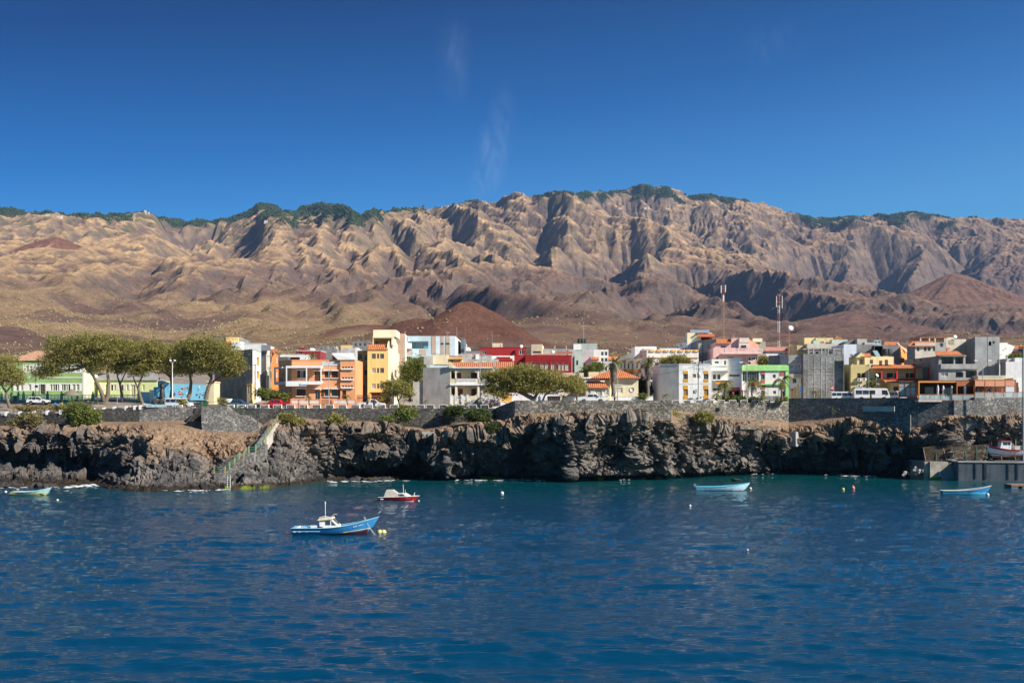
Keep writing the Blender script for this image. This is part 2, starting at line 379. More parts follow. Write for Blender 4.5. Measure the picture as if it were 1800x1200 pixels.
C = lambda *c: np.array(c)
skc = np.interp(px, skx, sky_)
def mixc(a, b, t): return a*(1-t[..., None])+b*t[..., None]
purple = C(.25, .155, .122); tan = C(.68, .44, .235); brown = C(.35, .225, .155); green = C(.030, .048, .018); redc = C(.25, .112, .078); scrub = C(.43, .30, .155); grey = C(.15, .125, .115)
c = np.broadcast_to(purple, Z.shape+(3,)).copy()
c = mixc(c, brown, sstep(-.3, .5, n1+.3*n2)*.8)
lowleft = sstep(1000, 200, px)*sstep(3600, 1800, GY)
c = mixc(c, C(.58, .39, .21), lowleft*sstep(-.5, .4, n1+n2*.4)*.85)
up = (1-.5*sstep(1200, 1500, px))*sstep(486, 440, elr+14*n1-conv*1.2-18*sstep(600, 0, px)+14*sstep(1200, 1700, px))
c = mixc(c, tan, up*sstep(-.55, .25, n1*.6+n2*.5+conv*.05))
strat = sstep(.0, .5, np.sin(Z/11+2.5*n1+1.5*n2))*sstep(.35, .6, slope)
c = mixc(c, C(.12, .085, .07), np.clip(strat*.32+sstep(.1, .5, fbm(GX/35, GY/50, o=3, s=78, ridged=True))*.25, 0, 1)*sstep(1500, 3000, GY))
c = mixc(c, grey, sstep(.6, 1.0, slope+.2*n2)*.6)
lowy = sstep(3000, 1200, GY)*sstep(.0, .35, n2+.4*n1)
c = mixc(c, scrub, lowy*.55)
gr = sstep(11, -3, (elr-skc)+22*n1+16*n2-12*np.interp(px, [0, 300, 420, 620, 700, 830, 900, 1000, 1100, 1200, 1330, 1450, 1650, 1700, 1800], [.2, .1, 1.4, 1.8, .6, -.5, -1.2, .1, .9, .9, -.6, .3, .9, -.6, -.8]))*sstep(4500, 5200, GY)
c = mixc(c, green, np.clip(gr, 0, 1))
gr2 = sstep(110, 20, (elr-skc)+60*n1)*sstep(4000, 4800, GY)*sstep(.1, .4, n2)*.55
c = mixc(c, green*1.6, gr2*sstep(900, 300, np.abs(px-350)))
c = mixc(c, redc*(1+.25*n2[..., None]), red*.85)
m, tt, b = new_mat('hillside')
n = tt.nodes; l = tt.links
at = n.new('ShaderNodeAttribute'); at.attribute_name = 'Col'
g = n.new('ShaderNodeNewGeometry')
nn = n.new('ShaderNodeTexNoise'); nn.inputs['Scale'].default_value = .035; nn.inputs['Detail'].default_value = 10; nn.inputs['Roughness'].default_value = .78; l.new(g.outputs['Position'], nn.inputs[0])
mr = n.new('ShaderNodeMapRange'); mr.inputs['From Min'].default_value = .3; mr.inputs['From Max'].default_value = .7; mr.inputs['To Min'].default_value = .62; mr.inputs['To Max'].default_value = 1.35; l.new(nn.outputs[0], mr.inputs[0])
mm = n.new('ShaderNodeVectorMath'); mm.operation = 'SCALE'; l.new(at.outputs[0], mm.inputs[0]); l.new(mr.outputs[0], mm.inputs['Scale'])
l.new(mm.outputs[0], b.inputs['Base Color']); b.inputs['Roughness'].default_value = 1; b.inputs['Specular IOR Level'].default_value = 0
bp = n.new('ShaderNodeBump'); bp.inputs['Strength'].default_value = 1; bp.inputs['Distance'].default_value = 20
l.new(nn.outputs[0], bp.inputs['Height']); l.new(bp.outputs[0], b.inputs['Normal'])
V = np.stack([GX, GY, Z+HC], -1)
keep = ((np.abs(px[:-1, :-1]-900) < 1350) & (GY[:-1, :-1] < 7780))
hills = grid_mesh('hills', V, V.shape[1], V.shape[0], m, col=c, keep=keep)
hills.data.polygons.foreach_set('use_smooth', (GY[:-1, :-1][keep] < 2600))
HZ = Z+HC
def hill_z(x, y):
    i = np.clip((np.asarray(y)-500)/(DX/2), 0, Z.shape[0]-2); j = np.clip((np.asarray(x)+3300)/(DX/2), 0, Z.shape[1]-2)
    i0 = i.astype(int); j0 = j.astype(int); fi = i-i0; fj = j-j0
    return HZ[i0, j0]*(1-fi)*(1-fj)+HZ[i0+1, j0]*fi*(1-fj)+HZ[i0, j0+1]*(1-fi)*fj+HZ[i0+1, j0+1]*fi*fj
# shrubs on the lower slopes and trees along the crest (uncountable)
def blobs(name, xs, ys, zs, rad, m, seed=1, flat=.8):
    rg = np.random.default_rng(seed); N = len(xs)
    base = np.array([(0, 0, 1), (.9, 0, .3), (.28, .86, .3), (-.73, .53, .3), (-.73, -.53, .3), (.28, -.86, .3), (.6, .4, -.4), (-.25, .7, -.4), (-.75, 0, -.4), (-.2, -.7, -.4), (.6, -.4, -.4)])
    tri = np.array([(0, 1, 2), (0, 2, 3), (0, 3, 4), (0, 4, 5), (0, 5, 1), (1, 6, 2), (2, 6, 7), (2, 7, 3), (3, 7, 8), (3, 8, 4), (4, 8, 9), (4, 9, 5), (5, 9, 10), (5, 10, 1), (1, 10, 6)])
    V = base[None]*(.7+.6*rg.random((N, 11, 1)))*rad[:, None, None]; V[..., 2] *= flat
    V = V+np.stack([xs, ys, zs+rad*.3], -1)[:, None]
    Q = (tri[None]+np.arange(N)[:, None, None]*11).reshape(-1, 3)
    o = raw_mesh(name, V.reshape(-1, 3), Q, m); return tag(o, kind='stuff')
rg = np.random.default_rng(4)
N = 42000; yy = 560+2900*rg.random(N)**1.5; pxx = -200+2200*rg.random(N); xx = (pxx-CX)/F*yy
dn = fbm(xx/120, yy/120, o=3, s=90); k = (dn+rg.random(N)*.8-.25*(pxx > 900) > .36)
xx, yy = xx[k], yy[k]
blobs('hillside_shrubs', xx, yy, hill_z(xx, yy), (.5+.8*rg.random(len(xx)))*np.interp(yy, [500, 1600], [.6, 1.6]), mat((.29, .235, .11), 1, .3, .02, 0, name='shrub_leaf'))['label'] = 'yellow green shrubs dotted over the lower slopes'
bpy.data.objects['hillside_shrubs']['category'] = 'shrubs'
# forest: sample cells where the green share is large
ii, jj = np.where((gr > .5) & (np.abs(px-900) < 1100)); sel = rg.random(len(ii)) < min(1, 16000/len(ii)); ii, jj = ii[sel], jj[sel]
fx = GX[ii, jj]+rg.random(len(ii))*10; fy = GY[ii, jj]+rg.random(len(ii))*10
f = blobs('ridge_forest', fx, fy, hill_z(fx, fy), (3+5*rg.random(len(fx))), mat((.034, .055, .02), 1, .35, .02, 0, name='forest_leaf'), 3, 1.1)
tag(f, 'dark green pine wood growing along the mountain crest', 'woodland')
# ------------------------------------------------------------------ town ground, coast cliff, sea
def gz(x, y):
    p = CX+np.asarray(x)/np.maximum(np.asarray(y), 1)*F
    b = np.interp(p, [0, 100, 250, 880, 1000, 1180, 1385, 1500, 1800], [11.6, 11.6, 12.7, 12.75, 13.3, 13.4, 13.6, 14.0, 14.0])
    t_ = np.clip((np.asarray(y)-222)/18, 0, 1)*np.interp(p, [0, 200, 300], [2.0, 1.6, 0])
    return b+t_+np.maximum(np.asarray(y)-226, 0)*.05
WALL = [(-700, 222), (-150, 221), (0, 218.5), (115, 214.5), (245, 212), (340, 211), (455, 208), (875, 208), (905, 200), (1180, 200), (1181, 212), (1385, 221.5), (1386, 222), (1677, 208), (1713, 207.6), (2300, 207)]
wpx = [a for a, b_ in WALL]; wY = [b_ for a, b_ in WALL]
us = np.linspace(-700, 2300, 420); ts = np.concatenate([np.linspace(0, .12, 14), np.linspace(.14, 1, 50)])
U, T = np.meshgrid(us, ts); Y0 = np.interp(U, wpx, wY)+.3; Yg = Y0+(530-Y0)*T
Xg = (U-CX)/F*Yg; Zg = gz(Xg, Yg); e = sstep(430, 498, Yg); Zg = Zg*(1-e)+hill_z(Xg, np.maximum(Yg, 500))*e-3*(Yg > 504)
m, tt, b = new_mat('dusty ground'); n = tt.nodes; l = tt.links
g = n.new('ShaderNodeNewGeometry'); a = n.new('ShaderNodeTexNoise'); a.inputs['Scale'].default_value = .35; a.inputs['Detail'].default_value = 8; l.new(g.outputs['Position'], a.inputs[0])
rp = n.new('ShaderNodeValToRGB'); rp.color_ramp.elements[0].color = (.16, .125, .10, 1); rp.color_ramp.elements[0].position = .3; rp.color_ramp.elements[1].color = (.34, .28, .22, 1); rp.color_ramp.elements[1].position = .7
l.new(a.outputs[0], rp.inputs[0]); l.new(rp.outputs[0], b.inputs['Base Color']); b.inputs['Roughness'].default_value = .95
grid_mesh('town_ground', np.stack([Xg, Yg, Zg], -1), len(us), len(ts), m)
# ---- cliff curtain
K = {-700: [(748, 222), (752, 219), (762, 217), (785, 216), (820, 218), (842, 210), (851, 190)],
 -150: [(748, 221), (754, 218), (764, 215), (788, 214), (822, 217), (842, 204), (855, 185)],
 0: [(748, 218.5), (756, 215), (765, 212), (790, 211), (822, 216), (842, 200), (857, 182.5)],
 110: [(743, 215), (750, 212), (760, 209), (790, 208), (818, 215), (838, 200), (856, 184)],
 165: [(741, 213), (752, 208), (768, 205), (795, 204), (822, 210), (840, 203), (852, 190)],
 200: [(741, 212.5), (750, 207), (775, 203), (800, 199), (830, 200), (850, 188), (860, 178.6)],
 225: [(741, 212), (748, 205), (770, 198), (800, 193), (835, 188), (850, 181), (862, 176)],
 260: [(740, 212), (750, 202), (770, 195), (800, 190), (838, 185), (850, 180), (863, 174.8)],
 300: [(738, 211), (755, 200), (772, 194), (800, 190), (838, 185), (850, 180), (863, 174.8)],
 340: [(738, 211), (762, 201), (780, 195), (805, 191), (838, 186), (850, 181), (862, 176)],
 372: [(748, 208), (770, 201), (786, 199), (815, 198), (842, 191), (852, 182), (861, 177.3)],
 420: [(757, 205), (775, 200), (795, 196), (822, 191), (845, 184), (853, 181.5), (860, 179)],
 450: [(757, 205), (770, 201), (790, 196), (815, 191), (838, 187), (850, 183.5), (858, 181)],
 475: [(737, 208), (755, 203), (785, 197), (810, 192), (835, 188), (848, 184.5), (857, 182.5)],
 520: [(733, 208), (742, 205), (760, 202), (785, 199), (815, 195), (838, 191), (853, 188)],
 548: [(736, 208), (744, 205), (758, 202), (785, 200), (815, 198), (836, 196), (848, 195.5)],
 600: [(740, 208), (748, 205), (757, 203), (785, 202), (812, 201.5), (830, 209), (845, 200)],
 650: [(740, 208), (750, 204), (758, 201), (785, 201.5), (815, 205.5), (832, 215), (846, 198.5)],
 700: [(748, 208), (752, 205), (758, 203), (785, 202.5), (815, 205), (832, 218), (844, 201.6)],
 745: [(752, 208), (758, 205), (768, 202), (790, 204.5), (820, 209), (835, 213), (842, 205)],
 785: [(745, 208), (757, 202), (770, 200), (795, 200), (820, 200), (835, 201), (843, 203)],
 850: [(738, 208), (748, 203), (762, 200), (790, 202), (815, 205), (833, 207), (843, 203)],
 880: [(734, 206), (742, 201), (752, 198), (786, 202), (815, 206), (833, 207), (843, 203)],
 905: [(724, 200.5), (737, 199), (745, 197), (780, 203), (815, 207), (834, 207), (843, 203)],
 960: [(725, 200.5), (732, 198), (742, 196), (780, 200), (810, 204), (835, 204), (844, 201.6)],
 1000: [(726, 200.5), (730, 198), (740, 195.5), (770, 196), (800, 196), (832, 197), (845, 200)],
 1060: [(724, 200.5), (728, 198), (736, 196.5), (765, 198), (800, 198), (830, 198), (843, 203)],
 1120: [(722, 200.5), (728, 199), (738, 198), (765, 200), (795, 201), (825, 202), (841, 206)],
 1179: [(722, 200.6), (732, 201.5), (745, 202), (770, 203.5), (800, 204.5), (825, 206), (839, 210)],
 1200: [(722, 213), (732, 208), (747, 206), (772, 206), (800, 206.5), (825, 208), (838, 211)],
 1250: [(726, 217), (738, 212), (755, 209), (780, 210), (805, 211), (822, 213), (836, 215.5)],
 1320: [(733, 219.5), (748, 214), (765, 213), (785, 214), (808, 217), (822, 220), (833, 221)],
 1345: [(737, 220), (752, 216), (768, 216), (787, 219), (809, 223), (823, 225), (832, 223)],
 1386: [(742, 222), (757, 218), (770, 219), (795, 222), (812, 225), (824, 225), (832, 223)],
 1440: [(734, 219.5), (750, 217), (770, 218), (790, 221), (812, 222), (825, 223), (833, 221)],
 1500: [(727, 217), (740, 215), (758, 216), (785, 217.5), (812, 221), (826, 220), (836, 215.5)],
 1560: [(735, 214), (755, 212), (775, 212), (795, 214), (815, 215), (828, 214), (837, 213.7)],
 1620: [(738, 212), (755, 209.5), (775, 209), (795, 209), (812, 210), (828, 210), (839, 210)],
 1668: [(729, 208.6), (733, 206.2), (742, 205.5), (770, 205), (800, 205), (825, 205), (838, 209)],
 1690: [(729, 208), (732, 207.6), (740, 207.6), (770, 208.4), (800, 209), (825, 209.5), (838, 211)],
 1740: [(726, 208), (735, 207.3), (745, 207.6), (770, 208.4), (800, 209), (825, 209.5), (838, 211)],
 1790: [(722, 208), (730, 206.8), (742, 207), (770, 208), (800, 209), (825, 209.5), (838, 211)],
 2300: [(722, 207.4), (730, 206), (742, 206), (770, 207), (800, 208), (825, 209), (838, 210)]}
kp = sorted(K); NU, NV = 2300, 250
uu = np.concatenate([np.linspace(-700, -62, 120), np.linspace(-60, 1860, NU-220), np.linspace(1863, 2300, 100)])
A = np.array([[(y_, PZ(p_, y_)) for p_, y_ in K[k]] for k in kp])                 # (nk,7,2)
A = np.concatenate([A, A[:, -1:]], 1); A[:, -2, 1] = 0.0; A[:, -1, 1] = -2.5; A[:, -1, 0] -= .6
cu = np.empty((NU, 8, 2))
for i in range(8):
    for j in range(2): cu[:, i, j] = np.interp(uu, kp, A[:, i, j])
ker = np.ones(9)/9
for i in range(8):
    cu[:, i, 0] = np.convolve(np.pad(cu[:, i, 0], 4, mode='edge'), ker, 'valid') if i else cu[:, i, 0]
for i, (ay, az) in {1: (.8, .35), 2: (1.6, .8), 3: (2.0, .9), 4: (1.6, .6), 5: (1.2, .4)}.items():
    cu[:, i, 0] += ay*fbm(uu/34, uu*0+i*.35, o=3, s=180); cu[:, i, 1] += az*fbm(uu/26, uu*0+i*.4+9, o=3, s=184)
vpos = np.array([0, .10, .2, .42, .66, .82, .95, 1.]); vv = np.linspace(0, 1, NV)
S = np.empty((NV, NU, 2))
for i in range(NU):
    S[:, i, 0] = np.interp(vv, vpos, cu[i, :, 0]); S[:, i, 1] = np.interp(vv, vpos, cu[i, :, 1])
Yc = S[..., 0]; Zc = S[..., 1]; Xc = (uu[None]-CX)/F*Yc
# wobble so that the curtain loses its straight lines, then rock blocks, columns and rubble
Vv = np.broadcast_to(vv[:, None], Yc.shape)
env = sstep(0, .12, Vv)*(1-.75*sstep(.93, .97, Vv))
Xn, Yn, Zn = Xc.copy(), Yc.copy(), Zc.copy()
def nrm(X, Y, Z_):
    ax = np.stack([np.gradient(X, axis=1), np.gradient(Y, axis=1), np.gradient(Z_, axis=1)], -1)
    ay = np.stack([np.gradient(X, axis=0), np.gradient(Y, axis=0), np.gradient(Z_, axis=0)], -1)
    k = np.cross(ay, ax); k /= np.linalg.norm(k, axis=-1, keepdims=True)+1e-9
    k[k[..., 1] > .2] *= 1
    return k
N0 = nrm(Xc, Yc, Zc); N0 *= np.sign(-(N0[..., 1:2]*1.0-.9*N0[..., 2:3]))
def disp(d):
    global Xn, Yn, Zn
    d = d*env; Xn = Xn+N0[..., 0]*d*.8; Yn = Yn+(N0[..., 1]*.9-.1)*d; Zn = Zn+N0[..., 2]*d*.8
d1 = 1.9*fbm(Xc/8, Yc/8, Zc/5, o=3, s=101, ridged=True)
wx = Xc+.8*fbm(Xc/3, Yc/3, Zc/3, o=2, s=105); wz = Zc+.8*fbm(Xc/3, Yc/3, Zc/3, o=2, s=107)
c1, f1, f2, t1 = cells(wx/3.4, Yc/5, wz/3.0, 110)
c2, g1, g2, t2 = cells(wx/.95+wz*.10, Yc/3, wz/2.8, 120)
c3, h1, h2, t3 = cells(wx/1.2, Yc/2, wz/.7, 130)
c4, k1, k2, t4 = cells(wx/.5, Yc/2, wz/.42, 136)
dirt_ = sstep(235, 265, np.broadcast_to(uu[None], Yc.shape))*sstep(455, 430, np.broadcast_to(uu[None], Yc.shape))*sstep(.50, .34, Vv+.1*fbm(Xc/5, Yc/5, Zc/5, o=2, s=138))
ledge = sstep(.04, .2, Vv)*(1-sstep(.80, .9, Vv)); colz = sstep(-.1, .3, fbm(Xc/14, Yc*0, Zc/20, o=2, s=140))
d2 = (c1-.5)*1.9+t1*3.4-.5*np.exp(-((f2-f1)/.06)**2)
d3 = ((c2-.5)*1.0+t2*1.9-.55*np.exp(-((g2-g1)/.08)**2))*colz+((c3-.5)*.7+t3*1.7-.3*np.exp(-((h2-h1)/.09)**2))*(1-colz)
d4 = (c4-.5)*.28+t4*.8+.10*fbm(Xc/.5, Yc/.5, Zc/.4, o=2, s=150, ridged=True)
soft = (.22+.78*ledge)*(1-.75*dirt_)
disp(d1*(.3+.7*ledge)); disp(d2*soft*.9); disp(d3*soft); disp(d4*(.45+.55*ledge))
NN = nrm(Xn, Yn, Zn); NN *= np.sign(-(NN[..., 1:2]-.9*NN[..., 2:3]))
upf = NN[..., 2]
nA = fbm(Xc/6, Yc/6, Zc/4, o=4, s=160); nB = fbm(Xc/.8, Yc/.8, Zc/.8, o=3, s=165)
basalt = C(.082, .078, .076); warm = C(.165, .135, .112); soil = C(.25, .168, .108); pale = C(.235, .195, .155)
cc = np.broadcast_to(basalt, Yc.shape+(3,)).copy()
cc = mixc(cc, warm, sstep(-.1, .5, nA+.4*nB)*.8)
cc = mixc(cc, C(.13, .12, .11), sstep(.1, .5, nB)*.6)
u2 = np.broadcast_to(uu[None], Yc.shape); cc = mixc(cc, C(.21, .18, .155), (sstep(215, 250, u2)*sstep(570, 530, u2)+sstep(955, 1000, u2)*sstep(1350, 1320, u2))*sstep(-.5, .5, nB+nA)*.75)  # sunlit stretches of the cliff painted lighter, sunlight put into the rock colour
cc = mixc(cc, soil, np.clip(sstep(.24, .06, Vv+.06*nA)*1.1+sstep(.5, .85, upf+.25*nA)*sstep(.62, .2, Vv)*.9, 0, 1))
cc = mixc(cc, soil*(1+.2*nB[..., None]), np.clip(dirt_*.95, 0, 1))
cc = mixc(cc, pale, sstep(1670, 1690, u2)*sstep(-.35, .3, nA+nB*.5)*.9)
cc = mixc(cc, C(.20, .165, .125), sstep(960, 1000, u2)*sstep(1340, 1310, u2)*sstep(-.2, .4, nA)*sstep(.8, .6, Vv)*.6)
zz = Zn; tide = sstep(1.2, .5, zz+.4*nB)
cc = mixc(cc, C(.018, .014, .010), tide*.9)
cc = mixc(cc, C(.06, .036, .012), sstep(.9, .45, zz+.35*nB)*sstep(0, .3, nB)*.7*sstep(700, 500, u2))
alg = sstep(.55, .35, zz+.25*nB)*sstep(.25, .45, fbm(Xc/1.6, Yc*0, Zc*0, o=3, s=170)); cc = mixc(cc, C(.22, .30, .012), alg*.55*((u2 > 240) & (u2 < 1250)))
m, tt, b = new_mat('cliff rock'); n = tt.nodes; l = tt.links
at = n.new('ShaderNodeAttribute'); at.attribute_name = 'Col'; g = n.new('ShaderNodeNewGeometry')
nn = n.new('ShaderNodeTexNoise'); nn.inputs['Scale'].default_value = 1.6; nn.inputs['Detail'].default_value = 8; nn.inputs['Roughness'].default_value = .7; l.new(g.outputs['Position'], nn.inputs[0])
mr = n.new('ShaderNodeMapRange'); mr.inputs['From Min'].default_value = .3; mr.inputs['From Max'].default_value = .7; mr.inputs['To Min'].default_value = .6; mr.inputs['To Max'].default_value = 1.4; l.new(nn.outputs[0], mr.inputs[0])
mm = n.new('ShaderNodeVectorMath'); mm.operation = 'SCALE'; l.new(at.outputs[0], mm.inputs[0]); l.new(mr.outputs[0], mm.inputs['Scale'])
l.new(mm.outputs[0], b.inputs['Base Color']); b.inputs['Roughness'].default_value = .85; b.inputs['Specular IOR Level'].default_value = .15
bp = n.new('ShaderNodeBump'); bp.inputs['Strength'].default_value = .8; bp.inputs['Distance'].default_value = .25; l.new(nn.outputs[0], bp.inputs['Height']); l.new(bp.outputs[0], b.inputs['Normal'])
grid_mesh('cliff', np.stack([Xn, Yn, Zn], -1), NU, NV, m, smooth=False, col=cc)
def cliff_pt(px_, py_):
    """nearest cliff surface point seen at a photo position"""
    i = int(np.argmin(np.abs(uu-px_))); pr = HY-(Zn[:, i]-HC)/Yn[:, i]*F; j = int(np.argmin(np.abs(pr-py_)+np.where(pr < py_-6, 5, 0)))
    return Vector((Xn[j, i], Yn[j, i], Zn[j, i]))
# ---- sea: one rippled sheet, fine near the middle of the view and coarse far to the sides
cu_ = np.concatenate([np.linspace(-6, -.62, 40), np.linspace(-.6, .6, 1000), np.linspace(.62, 6, 40)])
rows = np.concatenate([np.linspace(4, 30, 24), 25000/np.linspace(25000/31-0, 25000/230, 640)]); rows = np.sort(rows)
rows = np.concatenate([rows, [260., 400.]])
UW, YW = np.meshgrid(cu_, rows); XW = UW*YW
rgw = np.random.default_rng(11); ZW = np.zeros_like(XW)
pix = YW/F                                                                    # metres per photo pixel
for k in range(64):
    lam = .55*1.065**k; ang = rgw.normal(1.45, .34); kx, ky = math.cos(ang)*2*math.pi/lam, math.sin(ang)*2*math.pi/lam
    amp = .0060*lam**.9*(1.35 if 1 < lam < 4 else 1)*(1 if lam < 3.5 else (3.5/lam)**1.25)
    ph = rgw.random()*6.28; w_ = sstep(.8, 2.5, lam/(pix*3+1e-6)*.5)
    gust = 1
    ZW += amp*w_*np.sin(kx*XW+ky*YW+ph+1.2*vnoise(XW/(lam*5), YW/(lam*5), s=200+k))
ZW *= (.75+.45*fbm(XW/26, YW/14, o=3, s=300))
ZW *= sstep(215, 150, YW)*.7+.3
ZW[np.abs(UW) > .61] = 0
m, tt, b = new_mat('sea water'); n = tt.nodes; l = tt.links
g = n.new('ShaderNodeNewGeometry')
mp = n.new('ShaderNodeMapping'); mp.inputs['Scale'].default_value = (.5, 1.8, 1); mp.inputs['Rotation'].default_value = (0, 0, R(-9)); l.new(g.outputs['Position'], mp.inputs[0])
n1_ = n.new('ShaderNodeTexNoise'); n1_.inputs['Scale'].default_value = 2.3; n1_.inputs['Detail'].default_value = 6; n1_.inputs['Roughness'].default_value = .55; l.new(mp.outputs[0], n1_.inputs[0])
n2_ = n.new('ShaderNodeTexNoise'); n2_.inputs['Scale'].default_value = 6; n2_.inputs['Detail'].default_value = 3; l.new(mp.outputs[0], n2_.inputs[0])
b1 = n.new('ShaderNodeBump'); b1.inputs['Strength'].default_value = 1; b1.inputs['Distance'].default_value = .105; l.new(n1_.outputs[0], b1.inputs['Height'])
b2 = n.new('ShaderNodeBump'); b2.inputs['Strength'].default_value = 1; b2.inputs['Distance'].default_value = .016; l.new(n2_.outputs[0], b2.inputs['Height']); l.new(b1.outputs[0], b2.inputs['Normal'])
l.new(b2.outputs[0], b.inputs['Normal'])
sp = n.new('ShaderNodeSeparateXYZ'); l.new(g.outputs['Position'], sp.inputs[0])
big = n.new('ShaderNodeTexNoise'); big.inputs['Scale'].default_value = .06; big.inputs['Detail'].default_value = 3; l.new(g.outputs['Position'], big.inputs[0])
ma = n.new('ShaderNodeMath'); ma.operation = 'MULTIPLY_ADD'; ma.inputs[1].default_value = 60; l.new(big.outputs[0], ma.inputs[0]); l.new(sp.outputs['Y'], ma.inputs[2])
mr = n.new('ShaderNodeMapRange'); mr.inputs['From Min'].default_value = 165; mr.inputs['From Max'].default_value = 245; mr.interpolation_type = 'SMOOTHSTEP'; l.new(ma.outputs[0], mr.inputs[0])
mx = n.new('ShaderNodeMix'); mx.data_type = 'RGBA'; mx.inputs[6].default_value = (.0, .041, .092, 1); mx.inputs[7].default_value = (.002, .068, .076, 1); l.new(mr.outputs[0], mx.inputs[0])
l.new(mx.outputs[2], b.inputs['Base Color']); b.inputs['Roughness'].default_value = .04; b.inputs['IOR'].default_value = 1.33; b.inputs['Specular IOR Level'].default_value = .5
grid_mesh('sea', np.stack([XW, YW, ZW], -1), len(cu_), len(rows), m)
mb = MB(); mb.box(-1500, 1500, -60, 3.99, -.3, 0); mb.build('sea_near_shore', m, kind='structure').name = 'sea_behind_viewer'
# ------------------------------------------------------------------ building kit
def woff(p):
    v = Vector((0, 0, 0))
    while p is not None: v += Vector(p.location); p = p.parent
    return v
def wbuild(mb, name, m, parent, **k):
    """world coordinates collected in mb, linked under parent"""
    o = woff(parent); mb.v = [(v[0]-o.x, v[1]-o.y, v[2]-o.z) for v in mb.v]
    return mb.build(name, m, parent, **k)
def louver(col, name='louvre', sc=14.):
    key = ('L', col, sc)
    if key in _mc: return _mc[key]
    m, t, b = new_mat(name); n = t.nodes; l = t.links
    g = n.new('ShaderNodeNewGeometry'); w = n.new('ShaderNodeTexWave'); w.wave_type = 'BANDS'; w.bands_direction = 'Z'; w.inputs['Scale'].default_value = sc/6.28; w.inputs['Distortion'].default_value = .1
    l.new(g.outputs['Position'], w.inputs[0])
    a = n.new('ShaderNodeTexNoise'); a.inputs['Scale'].default_value = 2; l.new(g.outputs['Position'], a.inputs[0])
    mx = n.new('ShaderNodeMix'); mx.data_type = 'RGBA'; mx.inputs[6].default_value = (*[c*.75 for c in col], 1); mx.inputs[7].default_value = (*col, 1); l.new(a.outputs[0], mx.inputs[0]); l.new(mx.outputs[2], b.inputs['Base Color'])
    bp = n.new('ShaderNodeBump'); bp.inputs['Distance'].default_value = .04; l.new(w.outputs[0], bp.inputs['Height']); l.new(bp.outputs[0], b.inputs['Normal'])
    b.inputs['Roughness'].default_value = .6; _mc[key] = m; return m
def tilemat(col=(.62, .20, .07)):
    key = ('T', col)
    if key in _mc: return _mc[key]
    m, t, b = new_mat('roof tiles'); n = t.nodes; l = t.links
    g = n.new('ShaderNodeNewGeometry')
    w = n.new('ShaderNodeTexWave'); w.bands_direction = 'X'; w.inputs['Scale'].default_value = .8; w.inputs['Distortion'].default_value = .3; l.new(g.outputs['Position'], w.inputs[0])
    w2 = n.new('ShaderNodeTexWave'); w2.bands_direction = 'Z'; w2.inputs['Scale'].default_value = 1.3; l.new(g.outputs['Position'], w2.inputs[0])
    a = n.new('ShaderNodeTexNoise'); a.inputs['Scale'].default_value = 1.5; a.inputs['Detail'].default_value = 6; a.inputs['Roughness'].default_value = .8; l.new(g.outputs['Position'], a.inputs[0])
    r = n.new('ShaderNodeValToRGB'); r.color_ramp.elements[0].color = (*[c*.55 for c in col], 1); r.color_ramp.elements[0].position = .35; r.color_ramp.elements[1].color = (*[min(1, c*1.15) for c in col], 1); r.color_ramp.elements[1].position = .6
    l.new(a.outputs[0], r.inputs[0]); l.new(r.outputs[0], b.inputs['Base Color'])
    ad = n.new('ShaderNodeMath'); l.new(w.outputs[0], ad.inputs[0]); l.new(w2.outputs[0], ad.inputs[1])
    bp = n.new('ShaderNodeBump'); bp.inputs['Distance'].default_value = .08; l.new(ad.outputs[0], bp.inputs['Height']); l.new(bp.outputs[0], b.inputs['Normal'])
    b.inputs['Roughness'].default_value = .8; _mc[key] = m; return m
